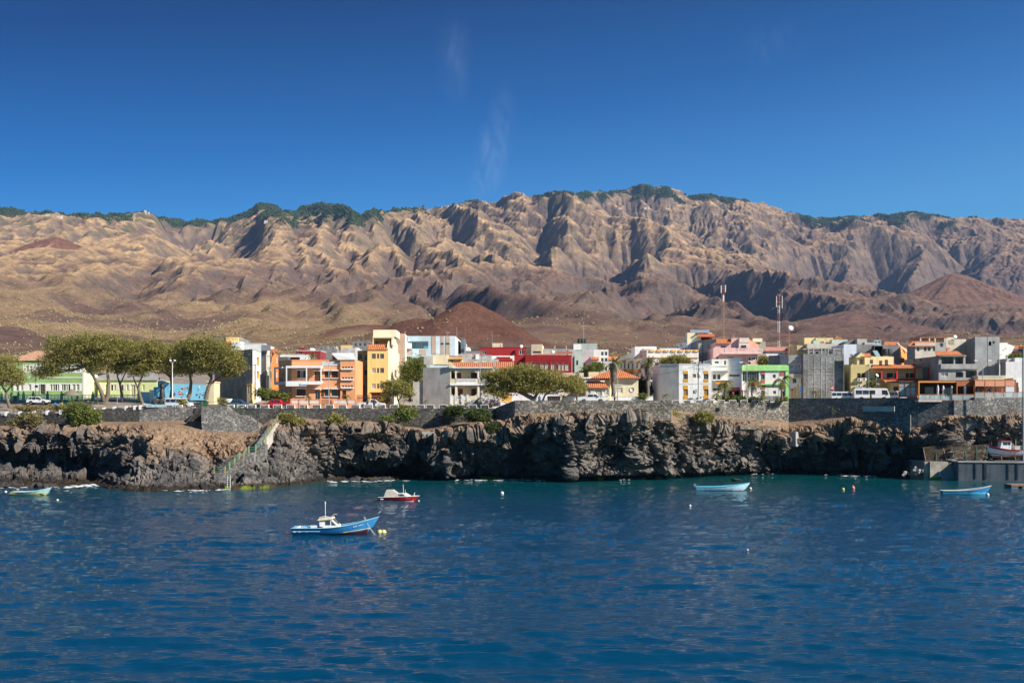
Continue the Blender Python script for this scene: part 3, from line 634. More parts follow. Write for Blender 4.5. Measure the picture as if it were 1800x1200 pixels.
def stone(name, mortar, lo, hi, sc, sx=1., seed=0.):
    """rubble masonry: irregular stones in mortar"""
    m, t, b = new_mat(name); n = t.nodes; l = t.links
    g = n.new('ShaderNodeNewGeometry'); mp = n.new('ShaderNodeMapping'); mp.inputs['Scale'].default_value = (sx, sx, 1.35); mp.inputs['Location'].default_value = (seed, seed, seed); l.new(g.outputs['Position'], mp.inputs[0])
    dn = n.new('ShaderNodeTexNoise'); dn.inputs['Scale'].default_value = 2; l.new(mp.outputs[0], dn.inputs[0])
    ad = n.new('ShaderNodeMix'); ad.data_type = 'VECTOR'; ad.inputs[0].default_value = .12; l.new(mp.outputs[0], ad.inputs[4]); l.new(dn.outputs['Color'], ad.inputs[5])
    v = n.new('ShaderNodeTexVoronoi'); v.inputs['Scale'].default_value = sc; l.new(ad.outputs[1], v.inputs['Vector'])
    e = n.new('ShaderNodeTexVoronoi'); e.feature = 'DISTANCE_TO_EDGE'; e.inputs['Scale'].default_value = sc; l.new(ad.outputs[1], e.inputs['Vector'])
    sp = n.new('ShaderNodeSeparateColor'); l.new(v.outputs['Color'], sp.inputs[0])
    r = n.new('ShaderNodeValToRGB'); r.color_ramp.elements[0].color = (*lo, 1); r.color_ramp.elements[0].position = .1; r.color_ramp.elements[1].color = (*hi, 1); r.color_ramp.elements[1].position = .95
    md = r.color_ramp.elements.new(.6); md.color = (*[a*.65+c*.35 for a, c in zip(lo, hi)], 1)
    l.new(sp.outputs[0], r.inputs[0])
    q = n.new('ShaderNodeMapRange'); q.inputs['From Min'].default_value = .02; q.inputs['From Max'].default_value = .09; l.new(e.outputs['Distance'], q.inputs['Value'])
    mx = n.new('ShaderNodeMix'); mx.data_type = 'RGBA'; mx.inputs[6].default_value = (*mortar, 1); l.new(r.outputs[0], mx.inputs[7]); l.new(q.outputs[0], mx.inputs[0])
    bn = n.new('ShaderNodeTexNoise'); bn.inputs['Scale'].default_value = .25; bn.inputs['Detail'].default_value = 6; l.new(g.outputs['Position'], bn.inputs[0])
    k = n.new('ShaderNodeMapRange'); k.inputs['From Min'].default_value = .3; k.inputs['From Max'].default_value = .7; k.inputs['To Min'].default_value = .6; k.inputs['To Max'].default_value = 1.3; l.new(bn.outputs[0], k.inputs['Value'])
    s = n.new('ShaderNodeVectorMath'); s.operation = 'SCALE'; l.new(mx.outputs[2], s.inputs[0]); l.new(k.outputs[0], s.inputs['Scale']); l.new(s.outputs[0], b.inputs['Base Color'])
    bp = n.new('ShaderNodeBump'); bp.inputs['Distance'].default_value = .12; l.new(q.outputs[0], bp.inputs['Height']); l.new(bp.outputs[0], b.inputs['Normal'])
    b.inputs['Roughness'].default_value = .9; return m
GLASS = mat((.03, .03, .03), .16, .3, 3, 0, name='window glass', spec=.6)
GLASS2 = mat((.20, .20, .195), .25, .3, 3, 0, name='pale glass', spec=.6)
WHITE = mat((.80, .78, .73), .7, .09, .8, .1, streak=.2, name='white plaster')
TRIM = mat((.80, .79, .76), .6, .05, 1, .1, name='white trim')
CREAM = mat((.72, .60, .40), .8, .06, .5, .15, streak=.12, name='cream plaster')
CONC = mat((.36, .35, .33), .9, .2, .5, .3, streak=.35, name='grey concrete')
CONCD = mat((.23, .23, .225), .9, .2, .5, .3, streak=.3, name='dark concrete')
CONCL = mat((.48, .44, .39), .9, .15, .5, .3, streak=.3, name='pale concrete')
BROWN = louver((.13, .05, .03)); BEIGES = louver((.55, .47, .33)); WHITES = louver((.7, .7, .66))
DARKM = mat((.03, .028, .025), .7, .2, 2, 0, name='dark metal')
WOOD = mat((.30, .12, .04), .7, .25, 3, .2, name='varnished wood')
ORT = tilemat(); RAIL = DARKM
STY = {'g': (TRIM, GLASS), 'G': (mat((.25, .24, .23), name='grey frame'), GLASS), 'b': (WOOD, GLASS), 's': (BROWN, BROWN), 'S': (TRIM, BEIGES), 'w': (TRIM, WHITES), 'r': (mat((.35, .04, .03), name='red frame'), GLASS), 'd': (WOOD, BROWN), 'p': (TRIM, GLASS2), 'B': (BROWN, GLASS), 'y': (mat((.62, .30, .04), name='ochre frame'), GLASS), 'Y': (mat((.62, .30, .04), name='ochre frame'), louver((.42, .26, .12)))}
class Bld:
    def __init__(s, label, pts, top, m, cat='house', base=None, depth=12, mats=None, name='house', cope=None, closed=None):
        s.P = [Vector((PX(p, y), y)) for p, y in pts]
        s.zt = PZ(top, pts[0][1]) if top < 3000 else top
        s.zb = base if base is not None else float(min(gz(p.x, p.y) for p in s.P))-1.0
        c = (s.P[0]+s.P[-1])/2
        s.root = empty(name, (c.x, c.y, s.zb), 0, label, cat); s.m = m; s.mats = mats or {}
        s.op = {i: [] for i in range(len(s.P)-1)}; s.depth = depth; s.cope = cope; s.closed = closed; s.name = name; s.bands = []
    def loc(s, f, px, py, out=0.):
        a, b = s.P[f], s.P[f+1]; u = (px-CX)/F; d = b-a; t = (u*a.y-a.x)/(d.x-u*d.y) if abs(d.x-u*d.y) > 1e-6 else 0
        q = a+d*t; L = d.length; return t*L, PZ(py, q.y), q
    def fr(s, f): a, b = s.P[f], s.P[f+1]; d = (b-a).normalized(); return a, d, Vector((d.y, -d.x))   # outward normal
    def boxf(s, f, s0, s1, z0, z1, o0, o1, mb):
        a, d, n = s.fr(f)
        vs = []
        for z in (z0, z1):
            for o in (o0, o1):
                for t in (s0, s1): p = a+d*t+n*o; vs.append((p.x, p.y, z))
        mb.add(vs, [(0, 2, 3, 1), (4, 5, 7, 6), (0, 1, 5, 4), (2, 6, 7, 3), (0, 4, 6, 2), (1, 3, 7, 5)])
    def rect(s, f, x0, y0, x1, y1):
        s0, z1, _ = s.loc(f, x0, y0); s1, z0, _ = s.loc(f, x1, y1)
        zz0 = s.loc(f, (x0+x1)/2, y1)[1]; zz1 = s.loc(f, (x0+x1)/2, y0)[1]; L = (s.P[f+1]-s.P[f]).length
        return max(.05, s0), min(L-.05, s1), max(zz0, s.zb+.05), min(zz1, s.zt-.05)
    def win(s, f, x0, y0, x1, y1, st='g', nm='window', mun=1, dep=.16, sub=True, bars=0):
        s0, s1, z0, z1 = s.rect(f, x0, y0, x1, y1)
        if s1-s0 < .1 or z1-z0 < .1: return
        s.op[f].append((s0, s1, z0, z1, .22)); fm, pm = STY[st]
        mb = MB(); w = min(.07, (s1-s0)*.12)
        for a, b, c, d in ((s0, s0+w, z0, z1), (s1-w, s1, z0, z1), (s0+w, s1-w, z0, z0+w), (s0+w, s1-w, z1-w, z1)): s.boxf(f, a, b, c, d, -dep, -dep+.06, mb)
        for i in range(mun): q = s0+(s1-s0)*(i+1)/(mun+1); s.boxf(f, q-w*.4, q+w*.4, z0+w, z1-w, -dep, -dep+.05, mb)
        for i in range(bars): q = z0+(z1-z0)*(i+1)/(bars+1); s.boxf(f, s0+w, s1-w, q-w*.4, q+w*.4, -dep+.003, -dep+.053, mb)
        o = wbuild(mb, nm, fm, s.root)
        p = MB(); s.boxf(f, s0, s1, z0, z1, -dep-.04, -dep-.003, p); wbuild(p, 'pane' if pm in (GLASS, GLASS2) else 'shutter', pm, o)
    def rec(s, f, x0, y0, x1, y1, dep=1.5, m=None, inner=()):
        """a deep recess (loggia, doorway) with its own walls, and doors or windows on its back wall"""
        s0, s1, z0, z1 = s.rect(f, x0, y0, x1, y1); s.op[f].append((s0, s1, z0, z1, 0)); mb = MB(); e = .1
        s.boxf(f, s0-e, s1+e, z0-e, z1+e, -dep-e, -dep, mb); s.boxf(f, s0-e, s0, z0-e, z1+e, -dep, 0-.002, mb); s.boxf(f, s1, s1+e, z0-e, z1+e, -dep, -.002, mb)
        s.boxf(f, s0, s1, z0-e, z0, -dep, -.002, mb); s.boxf(f, s0, s1, z1, z1+e, -dep, -.002, mb)
        o = wbuild(mb, 'loggia', m or s.m, s.root)
        for (a, b, c, d, st) in inner:
            t0, t1, q0, q1 = s.rect(f, a, b, c, d); fm, pm = STY[st]; g = MB(); w = .07
            q0 = max(q0, z0+.01); q1 = min(q1, z1-.01)
            for A_, B_, C_, D_ in ((t0, t0+w, q0, q1), (t1-w, t1, q0, q1), (t0+w, t1-w, q0, q0+w), (t0+w, t1-w, q1-w, q1)): s.boxf(f, A_, B_, C_, D_, -dep+.003, -dep+.08, g)
            wn = wbuild(g, 'door' if q0 <= z0+.15 else 'window', fm, s.root); g = MB(); s.boxf(f, t0+w, t1-w, q0+w, q1-w, -dep+.003, -dep+.04, g); wbuild(g, 'pane', pm, wn)
    def slab(s, f, x0, y0, x1, y1, o1, m, nm='sill', o0=0.003, clamp=False):
        s0, _, _ = s.loc(f, x0, y0); s1, _, _ = s.loc(f, x1, y1); z1 = s.loc(f, (x0+x1)/2, y0)[1]; z0 = s.loc(f, (x0+x1)/2, y1)[1]
        mb = MB(); s.boxf(f, s0, s1, z0, z1, o0, o1, mb); return wbuild(mb, nm, m, s.root)
    def band(s, f, x0, y0, x1, y1, o1, m, nm='white_band'):
        s0, s1, z0, z1 = s.rect(f, x0, y0, x1, y1); s.bands.append((f, s0, s1, z0, z1, o1, m, nm))
    def balus(s, f, x0, y0, x1, y1, out, m, nm='balustrade', gap=.3, thick=.08, rail=.1):
        s0, _, _ = s.loc(f, x0, y0); s1, _, _ = s.loc(f, x1, y1); z1 = s.loc(f, (x0+x1)/2, y0)[1]; z0 = s.loc(f, (x0+x1)/2, y1)[1]; mb = MB()
        s.boxf(f, s0, s1, z1-rail, z1, out-.06, out+.06, mb); s.boxf(f, s0, s1, z0, z0+rail*.8, out-.05, out+.05, mb); k = max(2, int((s1-s0)/gap))
        for i in range(k+1): q = s0+thick/2+(s1-s0-thick)*i/k; s.boxf(f, q-thick/2, q+thick/2, z0+rail*.8, z1-rail, out-thick/2, out+thick/2, mb)
        return wbuild(mb, nm, m, s.root)
    def block(s, x0, y0, x1, y1, Y, dep, m, nm='roof_room', wins=(), st='g'):
        mb = MB(); mb.box(PX(x0, Y), PX(x1, Y), Y, Y+dep, PZ(y1, Y), PZ(y0, Y)); o = wbuild(mb, nm, m, s.root)
        for (a, b, c, d) in wins:
            fm, pm = STY[st]; g = MB(); g.box(PX(a, Y), PX(c, Y), Y-.06, Y-.003, PZ(d, Y), PZ(b, Y)); w = wbuild(g, 'window', fm, s.root)
            g = MB(); e = .07; g.box(PX(a, Y)+e, PX(c, Y)-e, Y-.08, Y-.062, PZ(d, Y)+e, PZ(b, Y)-e); wbuild(g, 'pane', pm, w)
        return o
    def slopeR(s, x0, y0, x1, y1, Y, dep, m=None, nm='roof', over=.15, th=.12, lean=1, xt0=None, xt1=None):
        """tiled slope rising away from the viewer: eave at row y1, upper edge at row y0"""
        a0, a1 = PX(x0, Y), PX(x1, Y); Yb = Y+dep; zb, zt = PZ(y1, Y), PZ(y0, Yb); b0, b1 = PX(xt0 if xt0 is not None else x0, Yb), PX(xt1 if xt1 is not None else x1, Yb)
        mb = MB(); vs = [(a0, Y, zb), (a1, Y, zb), (b1, Yb, zt), (b0, Yb, zt)]; vs = vs+[(x, y, z-th) for x, y, z in vs]
        mb.add(vs, [(0, 1, 2, 3), (7, 6, 5, 4), (0, 4, 5, 1), (1, 5, 6, 2), (2, 6, 7, 3), (3, 7, 4, 0)]); return wbuild(mb, nm, m or ORT, s.root)
    def hip(s, x0, x1, ye, Y, dep, yr, rx0, rx1, m=None, over=.3, nm='roof'):
        a0, a1 = PX(x0, Y)-over, PX(x1, Y)+over; ze = PZ(ye, Y); zr = PZ(yr, Y+dep/2); r0, r1 = PX(rx0, Y+dep/2), PX(rx1, Y+dep/2)
        vs = [(a0, Y-over, ze), (a1, Y-over, ze), (a1, Y+dep+over, ze), (a0, Y+dep+over, ze), (r0, Y+dep/2, zr), (r1, Y+dep/2, zr)]; vs += [(x, y, z-.14) for x, y, z in vs[:4]]
        mb = MB(); mb.add(vs, [(0, 1, 5, 4), (1, 2, 5), (2, 3, 4, 5), (3, 0, 4), (0, 6, 7, 1), (1, 7, 8, 2), (2, 8, 9, 3), (3, 9, 6, 0), (6, 9, 8, 7)]); return wbuild(mb, nm, m or ORT, s.root)
    def finish(s):
        P0, Pn = s.P[0], s.P[-1]
        if s.closed: back = [Vector((PX(p, y), y)) for p, y in s.closed]
        else: back = [Vector((Pn.x, max(Pn.y, P0.y)+s.depth)), Vector((P0.x, max(Pn.y, P0.y)+s.depth))]
        groups = {}
        for f in range(len(s.P)-1):
            mm = s.mats.get(f, s.m); mb = groups.setdefault(mm, MB()); a, d, n = s.fr(f); L = (s.P[f+1]-s.P[f]).length
            S = sorted({0, L, *[round(o[0], 4) for o in s.op[f]], *[round(o[1], 4) for o in s.op[f]]}); Z_ = sorted({s.zb, s.zt, *[round(o[2], 4) for o in s.op[f]], *[round(o[3], 4) for o in s.op[f]]})
            pt = lambda t, z, o=0: ((a+d*t+n*o).x, (a+d*t+n*o).y, z)
            for i in range(len(S)-1):
                for j in range(len(Z_)-1):
                    cs, cz = (S[i]+S[i+1])/2, (Z_[j]+Z_[j+1])/2
                    if any(o[0] < cs < o[1] and o[2] < cz < o[3] for o in s.op[f]): continue
                    mb.add([pt(S[i], Z_[j]), pt(S[i+1], Z_[j]), pt(S[i+1], Z_[j+1]), pt(S[i], Z_[j+1])], [(0, 1, 2, 3)])
            for o in s.op[f]:
                if o[4]:
                    for (u0, v0), (u1, v1) in (((o[0], o[2]), (o[1], o[2])), ((o[1], o[2]), (o[1], o[3])), ((o[1], o[3]), (o[0], o[3])), ((o[0], o[3]), (o[0], o[2]))):
                        mb.add([pt(u0, v0), pt(u1, v1), pt(u1, v1, -o[4]), pt(u0, v0, -o[4])], [(0, 1, 2, 3)])
        mb = groups.setdefault(s.m, MB()); allp = s.P+back; ring = [Pn]+back+[P0]
        for a, b in zip(ring[:-1], ring[1:]): mb.add([(a.x, a.y, s.zb), (b.x, b.y, s.zb), (b.x, b.y, s.zt), (a.x, a.y, s.zt)], [(0, 1, 2, 3)])
        mb.add([(p.x, p.y, s.zt-.25) for p in allp], [tuple(range(len(allp)))])
        for mm, g in groups.items(): wbuild(g, 'wall', mm, s.root)
        for f, b0, b1, c0, c1, o1, m_, nm in s.bands:
            op = [o for o in s.op[f] if o[1] > b0 and o[0] < b1 and o[3] > c0 and o[2] < c1]
            S = sorted({b0, b1, *[min(max(o[k], b0), b1) for o in op for k in (0, 1)]}); Z_ = sorted({c0, c1, *[min(max(o[k], c0), c1) for o in op for k in (2, 3)]}); g = MB()
            for i in range(len(S)-1):
                for j in range(len(Z_)-1):
                    if not any(o[0] < (S[i]+S[i+1])/2 < o[1] and o[2] < (Z_[j]+Z_[j+1])/2 < o[3] for o in op): s.boxf(f, S[i], S[i+1], Z_[j], Z_[j+1], .003, o1, g)
            wbuild(g, nm, m_, s.root)
        if s.cope:
            g = MB()
            for a, b in zip(allp, allp[1:]+allp[:1]):
                d = (b-a).normalized(); n = Vector((d.y, -d.x)); e = .06
                vs = [(p.x, p.y, z) for z in (s.zt-.02, s.zt+.12) for p in (a-d*e+n*e, b+d*e+n*e, b+d*e-n*.2, a-d*e-n*.2)]
                g.add(vs, [(0, 3, 2, 1), (4, 5, 6, 7), (0, 1, 5, 4), (1, 2, 6, 5), (2, 3, 7, 6), (3, 0, 4, 7)])
            wbuild(g, 'parapet_coping', s.cope, s.root)
        return s.root
def paint(*c, **k): return mat(tuple(c), .8, k.get('v', .09), .5, .2, streak=k.get('s', .26), name='wall paint')
# ------------------------------------------------------------------ the town, left to right
# green house
GREEN = paint(.30, .47, .17); LIME = paint(.62, .70, .33)
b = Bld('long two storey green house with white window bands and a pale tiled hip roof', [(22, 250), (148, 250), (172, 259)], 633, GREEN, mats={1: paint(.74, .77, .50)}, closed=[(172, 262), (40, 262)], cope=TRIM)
b.band(0, 40, 641, 144, 655, .03, TRIM); b.band(0, 24, 673, 144, 687, .03, TRIM); b.slab(0, 22, 662.5, 147, 664.2, .08, TRIM, 'string_course'); b.slab(0, 145, 634, 148, 712, .06, TRIM, 'pilaster')
def band(b, f, xs, y0, y1, st):
    for x, w, q in xs: b.win(f, x, y0, x+w, y1, q or st, mun=1)
band(b, 0, [(46, 4.5, 'S'), (52, 4.5, 'S'), (120, 3.5, 'G'), (126, 4, 'S'), (133, 4, 'S'), (137.5, 2.5, 'G'), (74, 5, 'S'), (100, 5, 'S')], 643, 653, 'S')
band(b, 0, [(29, 4, 'G'), (36, 5, 'S'), (50, 5, 'S'), (88, 4, 'S'), (92.5, 4, 'S'), (97, 3.5, 'G'), (101, 3, 'S'), (108, 3.5, 'S'), (112, 3.5, 'G'), (116, 3, 'S'), (120, 3.5, 'G'), (127, 5.5, 'S'), (134, 5.5, 'S')], 675, 686, 'S')
b.win(0, 71, 675, 79, 693, 'G', 'door'); b.slab(0, 69, 675, 71, 693, .08, BEIGES, 'shutter'); b.slab(0, 79, 675, 81, 693, .08, BEIGES, 'shutter')
b.hip(21, 172, 633, 250, 11, 616.5, 62, 150, tilemat((.60, .33, .19))); b.finish()
b = Bld('low lime green wing with a grey roof beside the green house', [(172, 256), (276, 256)], 668, LIME, cope=CONCL, base=13.2)
b.band(0, 176, 675, 240, 685, .03, paint(.70, .66, .55), 'pale_band')
for x, q in ((186, 'G'), (195, 'G'), (200, 'S'), (213, 'G'), (222, 'S'), (250, 'S')): b.win(0, x, 676, x+4, 686, q)
b.win(0, 230, 676, 238, 698, 'S', 'door'); b.slopeR(170, 655, 278, 667.5, 255.7, 8, mat((.30, .29, .27), name='fibre cement')); b.finish()
b = Bld('green garden store at the far left edge behind the tree', [(-60, 250), (19, 250)], 676, GREEN, cope=TRIM); b.win(0, 2, 682, 10, 692, 'S'); b.win(0, -30, 682, -20, 692, 'S'); b.finish()
# grey buildings of the side street
b = Bld('windowless dark grey wall of the corner block with one narrow white face', [(377, 266), (444, 250), (459, 263)], 615, CONCD, mats={1: WHITE}, cat='apartment block', name='apartment_block', closed=[(459, 280), (385, 280)], cope=CONC)
b.zt = PZ(615, 252); b.win(1, 446, 630, 448, 639, 'p'); b.win(1, 445.5, 653, 447.5, 663, 'p'); b.rec(1, 451.5, 628, 455.5, 649, .8, paint(.80, .38, .08)); b.rec(1, 451.5, 652, 455.5, 672, .8, paint(.80, .38, .08))
b.balus(1, 451.5, 642, 455.5, 649, .02, TRIM); b.balus(1, 451.5, 665, 455.5, 672, .02, TRIM)
b.slab(0, 379, 665, 390, 668.5, .05, paint(.55, .16, .03), 'rust_patch'); b.finish()
b = Bld('small shop front with orange frame at the foot of the grey block', [(434, 246.5), (443, 246), (448.5, 250)], 674, paint(.78, .62, .36), cat='shop', name='shop', base=12.9, closed=[(448.5, 252), (436, 251)])
b.slab(0, 433.5, 674, 443, 676, .06, paint(.75, .26, .05), 'canopy'); b.win(0, 435.5, 677, 438, 692, 'p'); b.win(0, 439.5, 677, 442, 699, 'G', 'door'); b.finish()
b = Bld('grey and yellow house top rising behind the round tree', [(377, 300), (420, 300)], 593.5, CONCD, base=20); b.block(397, 592.5, 419, 620, 299.5, 6, paint(.80, .55, .22), 'front_room'); b.block(398, 600, 406, 614, 299, 1, paint(.60, .22, .05), 'balcony'); b.block(407, 600, 423, 616.5, 298.6, 5, WHITE, 'roof_room'); b.finish()
b = Bld('plain white rooftop block with bright right end', [(429, 290), (466, 290), (471, 300)], 604, WHITE, base=18, depth=8, cope=TRIM); b.finish()
b = Bld('narrow unplastered house with pale upper floors in the side street', [(459, 268), (468, 267.5), (475.5, 284)], 615, CONCD, mats={1: paint(.62, .58, .50)}, closed=[(475.5, 286), (462, 286)])
b.slopeR(459, 606, 476, 615.5, 267, 9, mat((.16, .17, .18), name='slate grey sheet'))
for y in (625, 655): b.win(1, 469.5, y, 472, y+12, 'p'); b.win(1, 472.8, y, 474.5, y+12, 'p')
b.win(0, 461, 660, 464, 672, 'p'); b.finish()
b = Bld('tall bright orange house with tiled verge in the side street', [(474, 282), (478, 281.5), (489.5, 303)], 616, paint(.74, .60, .48), mats={1: paint(.80, .26, .06)}, closed=[(489.5, 306), (477, 306)])
b.zt = PZ(618, 283)
for y in (626, 652): b.win(1, 485.5, y, 488, y+12, 'p'); b.win(0, 474.8, y, 477.2, y+12, 'p')
b.slopeR(474, 613, 489, 618, 281.4, 10); b.finish()
# orange house
ORG = paint(.80, .35, .165, v=.06, s=.14)
b = Bld('orange two storey house with white framed balcony and blue lettering', [(489.5, 227), (513, 222), (598, 222)], 635, ORG, depth=14, cope=ORG, base=11.6)
for x0, x1, y, st in ((521.5, 537, 684.5, 's'), (570.5, 580.5, 685, 'B'), (582.5, 593, 685, 'B'), (570.5, 580.5, 653, 's'), (582.5, 593.5, 653, 's')):
    b.win(1, x0, y, x1, y+11, st, mun=1); b.slab(1, x0-1.5, y-3, x1+1.5, y-1.2, .5, TRIM, 'window_hood'); b.slab(1, x0-1.5, y+11, x1+1.5, y+12.2, .25, TRIM, 'sill')
    b.win(1, x0+.5, y-1.1, x1-.5, y-.05, 'G', 'fanlight', 3)
b.slab(1, 565.5, 685, 570, 696, .07, BROWN, 'shutter'); b.slab(1, 593.6, 685, 598, 696, .07, BROWN, 'shutter')
b.win(1, 554, 686, 562.5, 704, 'G', 'door'); b.slab(1, 550.5, 682, 564, 684, .6, TRIM, 'door_hood')
b.win(1, 522.5, 651, 528, 664, 's', mun=0); b.win(1, 528.4, 651, 532.4, 664, 'p', mun=0); b.win(1, 532.8, 651, 538, 664, 's', mun=0); b.slab(1, 521, 651-1.6, 539, 651, .4, TRIM, 'window_hood'); b.slab(1, 522, 664, 539, 665.2, .2, TRIM, 'sill')
b.win(1, 553, 653, 563, 671, 's', 'door'); b.slab(1, 551.5, 650.5, 564, 652, .4, TRIM, 'door_hood')
b.slab(1, 505.5, 643.3, 567.5, 647, 1.7, TRIM, 'balcony_roof'); b.slab(1, 505.5, 670, 567.5, 673, 1.7, TRIM, 'balcony_floor'); b.slab(1, 505.5, 673, 541, 679, 1.72, TRIM, 'balcony_fascia', 1.5); b.slab(1, 541.02, 672.9, 567.5, 676, 1.72, TRIM, 'balcony_fascia', 1.5)
for x in (505.6, 540.5, 565.8): b.slab(1, x, 647, x+1.8, 670, 1.7, TRIM, 'balcony_post', 1.5)
b.balus(1, 507.5, 663, 540.4, 670, 1.55, DARKM, 'railing', .28, .03, .05); b.balus(1, 542.4, 663, 565.7, 670, 1.55, DARKM, 'railing', .28, .03, .05)
b.slab(0, 490.5, 645, 505, 648, 1.1, TRIM, 'balcony_roof'); b.slab(0, 490.5, 671, 505, 676, 1.1, TRIM, 'balcony_floor'); b.slab(0, 490.5, 648, 492.2, 671, 1.1, TRIM, 'balcony_post', .9); b.balus(0, 492.4, 664, 505, 671, 1, DARKM, 'railing', .28, .03, .05)
b.win(0, 496, 652, 499.5, 662, 'g'); b.win(0, 490.8, 684, 493.5, 697, 'p'); b.win(0, 496, 683, 499.5, 692, 'p'); b.slab(0, 495, 692, 500.5, 693.5, .2, TRIM)
g = MB(); yb = 222-1.75
q = lambda px_, py_: (PX(px_, yb), yb, PZ(py_, yb))
g.add([q(525.5, 677.8), q(528.8, 677.8), q(527.9, 673.9), q(527.2, 673.9)], [(0, 1, 2, 3)])
for i in range(5): g.box(PX(530+i*2.1, yb), PX(531.5+i*2.1, yb), yb-.01, yb, PZ(677.6, yb), PZ(675.6+.4*(i % 2), yb))
wbuild(g, 'lettering', mat((.05, .16, .38), name='blue letters'), b.root)
for i in range(6): pass
b.slab(1, 565.5, 636.5, 598, 643, .06, paint(.55, .55, .56), 'grey_parapet_panel'); b.finish()
b = Bld('orange stair tower with rows of small vents and a white sloping roof', [(598, 221.6), (624.5, 221.6)], 632, ORG, depth=12, base=11.6, name='stair_tower', cat='stair tower')
for y in (644, 662.5, 677):
    for i in range(4): b.win(0, 601+i*5.1, y, 605+i*5.1, y+3, 'G', 'vent', 0)
    b.slab(0, 599.8, y+3.2, 621.5, y+5.6, .35, TRIM, 'sill')
b.win(0, 601.5, 686.5, 608.5, 704, 's', 'door')
mb = MB(); Yt = 221.4; vs = [(PX(583, Yt), Yt, PZ(622, Yt)), (PX(594, Yt), Yt, PZ(632.2, Yt)), (PX(624.8, Yt), Yt, PZ(632.2, Yt)), (PX(616, Yt+3), Yt+7, PZ(622, Yt+7)), (PX(585, Yt+3), Yt+7, PZ(622, Yt+7))]
mb.add(vs+[(x, y, z+.16) for x, y, z in vs], [(0, 1, 2, 3, 4), (9, 8, 7, 6, 5), (0, 5, 6, 1), (1, 6, 7, 2), (2, 7, 8, 3), (3, 8, 9, 4), (4, 9, 5, 0)]); wbuild(mb, 'roof', WHITE, b.root)
b.block(584, 624, 599, 640, 223, 7, ORG, 'lean_to', [(586, 627, 588, 636)], 'G'); b.finish()
def garden_wall(label, x0, x1, Y, yt, yb_, ym0, ym1, m, lm):
    r = empty('garden_wall', (PX(x0, Y), Y, PZ(yb_, Y)), 0, label, 'garden wall')
    g = MB(); g.box(PX(x0, Y), PX(x1, Y), Y, Y+.2, PZ(yb_+6, Y), PZ(ym1, Y)); g.box(PX(x0, Y), PX(x1, Y), Y-.03, Y+.23, PZ(ym0, Y), PZ(yt, Y)); wbuild(g, 'wall', m, r)
    g = MB(); k = int((x1-x0)/1.5)
    for i in range(k+1): x = PX(x0+(x1-x0)*i/k, Y); g.box(x-.04, x+.04, Y+.02, Y+.16, PZ(ym1, Y), PZ(ym0, Y))
    for i in range(1, 4): z = PZ(ym1, Y)+(PZ(ym0, Y)-PZ(ym1, Y))*i/4; g.box(PX(x0, Y), PX(x1, Y), Y+.03, Y+.15, z-.03, z+.03)
    wbuild(g, 'lattice', lm, r)
    for x in (x0, x1): g = MB(); g.box(PX(x, Y)-.15, PX(x, Y)+.15, Y-.06, Y+.26, PZ(yb_+6, Y), PZ(yt-.8, Y)); wbuild(g, 'post', m, r)
garden_wall('orange garden wall with white lattice left of the gate', 512, 563, 217, 701.3, 717, 703, 709, ORG, TRIM)
garden_wall('orange garden wall with white lattice right of the gate', 586, 626, 217, 701.3, 717, 703, 709, ORG, TRIM)
g = MB(); [g.box(PX(x, 217)-.02, PX(x, 217)+.02, 217, 217.04, PZ(718, 217), PZ(702.5, 217)) for x in np.linspace(565.5, 577, 12)]; g.box(PX(565, 217), PX(577, 217), 216.99, 217.05, PZ(703.4, 217), PZ(702.8, 217)); g.box(PX(565, 217), PX(577, 217), 216.99, 217.05, PZ(711, 217), PZ(710.4, 217))
g.build('gate', DARKM, label='black iron gate open between the orange garden walls', cat='gate')
# behind the orange house
b = Bld('low flat roofed white house with a shaded porch behind the orange house', [(492, 262), (538, 262)], 623.5, WHITE, base=16, cope=TRIM); b.rec(0, 508, 627.5, 527, 636, 2, paint(.5, .28, .18)); b.block(489, 627, 506, 640, 258, 3, mat((.11, .115, .12), name='slate grey sheet'), 'lean_to_roof'); b.finish()
b = Bld('far dark red house with a flat roof terrace', [(520, 330), (563, 330)], 616.5, paint(.26, .04, .04), base=22, cope=TRIM); b.block(525, 610.5, 535, 617, 330.5, 4, paint(.26, .04, .04)); b.block(545, 611.5, 550, 617, 330.5, 4, WHITE); b.win(0, 524, 618, 531, 622, 'G'); b.finish()
b = Bld('unfinished dark concrete house with two roof rooms', [(558, 340), (592, 340)], 613, CONCD, base=22); b.block(561, 608.5, 575, 614, 341, 5, CONCD, wins=[(564, 610, 567, 612.5)], st='G'); b.block(582, 608.5, 591, 614, 341, 5, CONC, wins=[(584, 610, 587, 612.5)], st='G'); b.finish()
b = Bld('white house with a long weathered sloping gable', [(585, 262), (627, 262)], 622, WHITE, base=15, depth=10)
mb = MB(); Yt = 261.9; vs = [(PX(584, Yt), Yt, PZ(625, Yt)), (PX(627.5, Yt), Yt, PZ(625, Yt)), (PX(627.5, Yt), Yt, PZ(611.2, Yt)), (PX(606, Yt), Yt, PZ(611.8, Yt)), (PX(592, Yt), Yt, PZ(619.5, Yt))]
mb.add(vs+[(x, y+9, z) for x, y, z in vs], [(0, 1, 2, 3, 4), (9, 8, 7, 6, 5), (0, 5, 6, 1), (1, 6, 7, 2), (2, 7, 8, 3), (3, 8, 9, 4), (4, 9, 5, 0)]); wbuild(mb, 'gable', mat((.50, .50, .50), .9, .25, 1, .2, streak=.5, name='weathered whitewash'), b.root)
b.block(624.5, 611, 629, 702, 258, 3, WHITE, 'side_wall'); b.finish()
b = Bld('small yellow roof house in front of the dark cone', [(599, 345), (620, 345)], 606.5, paint(.75, .55, .25), base=22); b.finish()
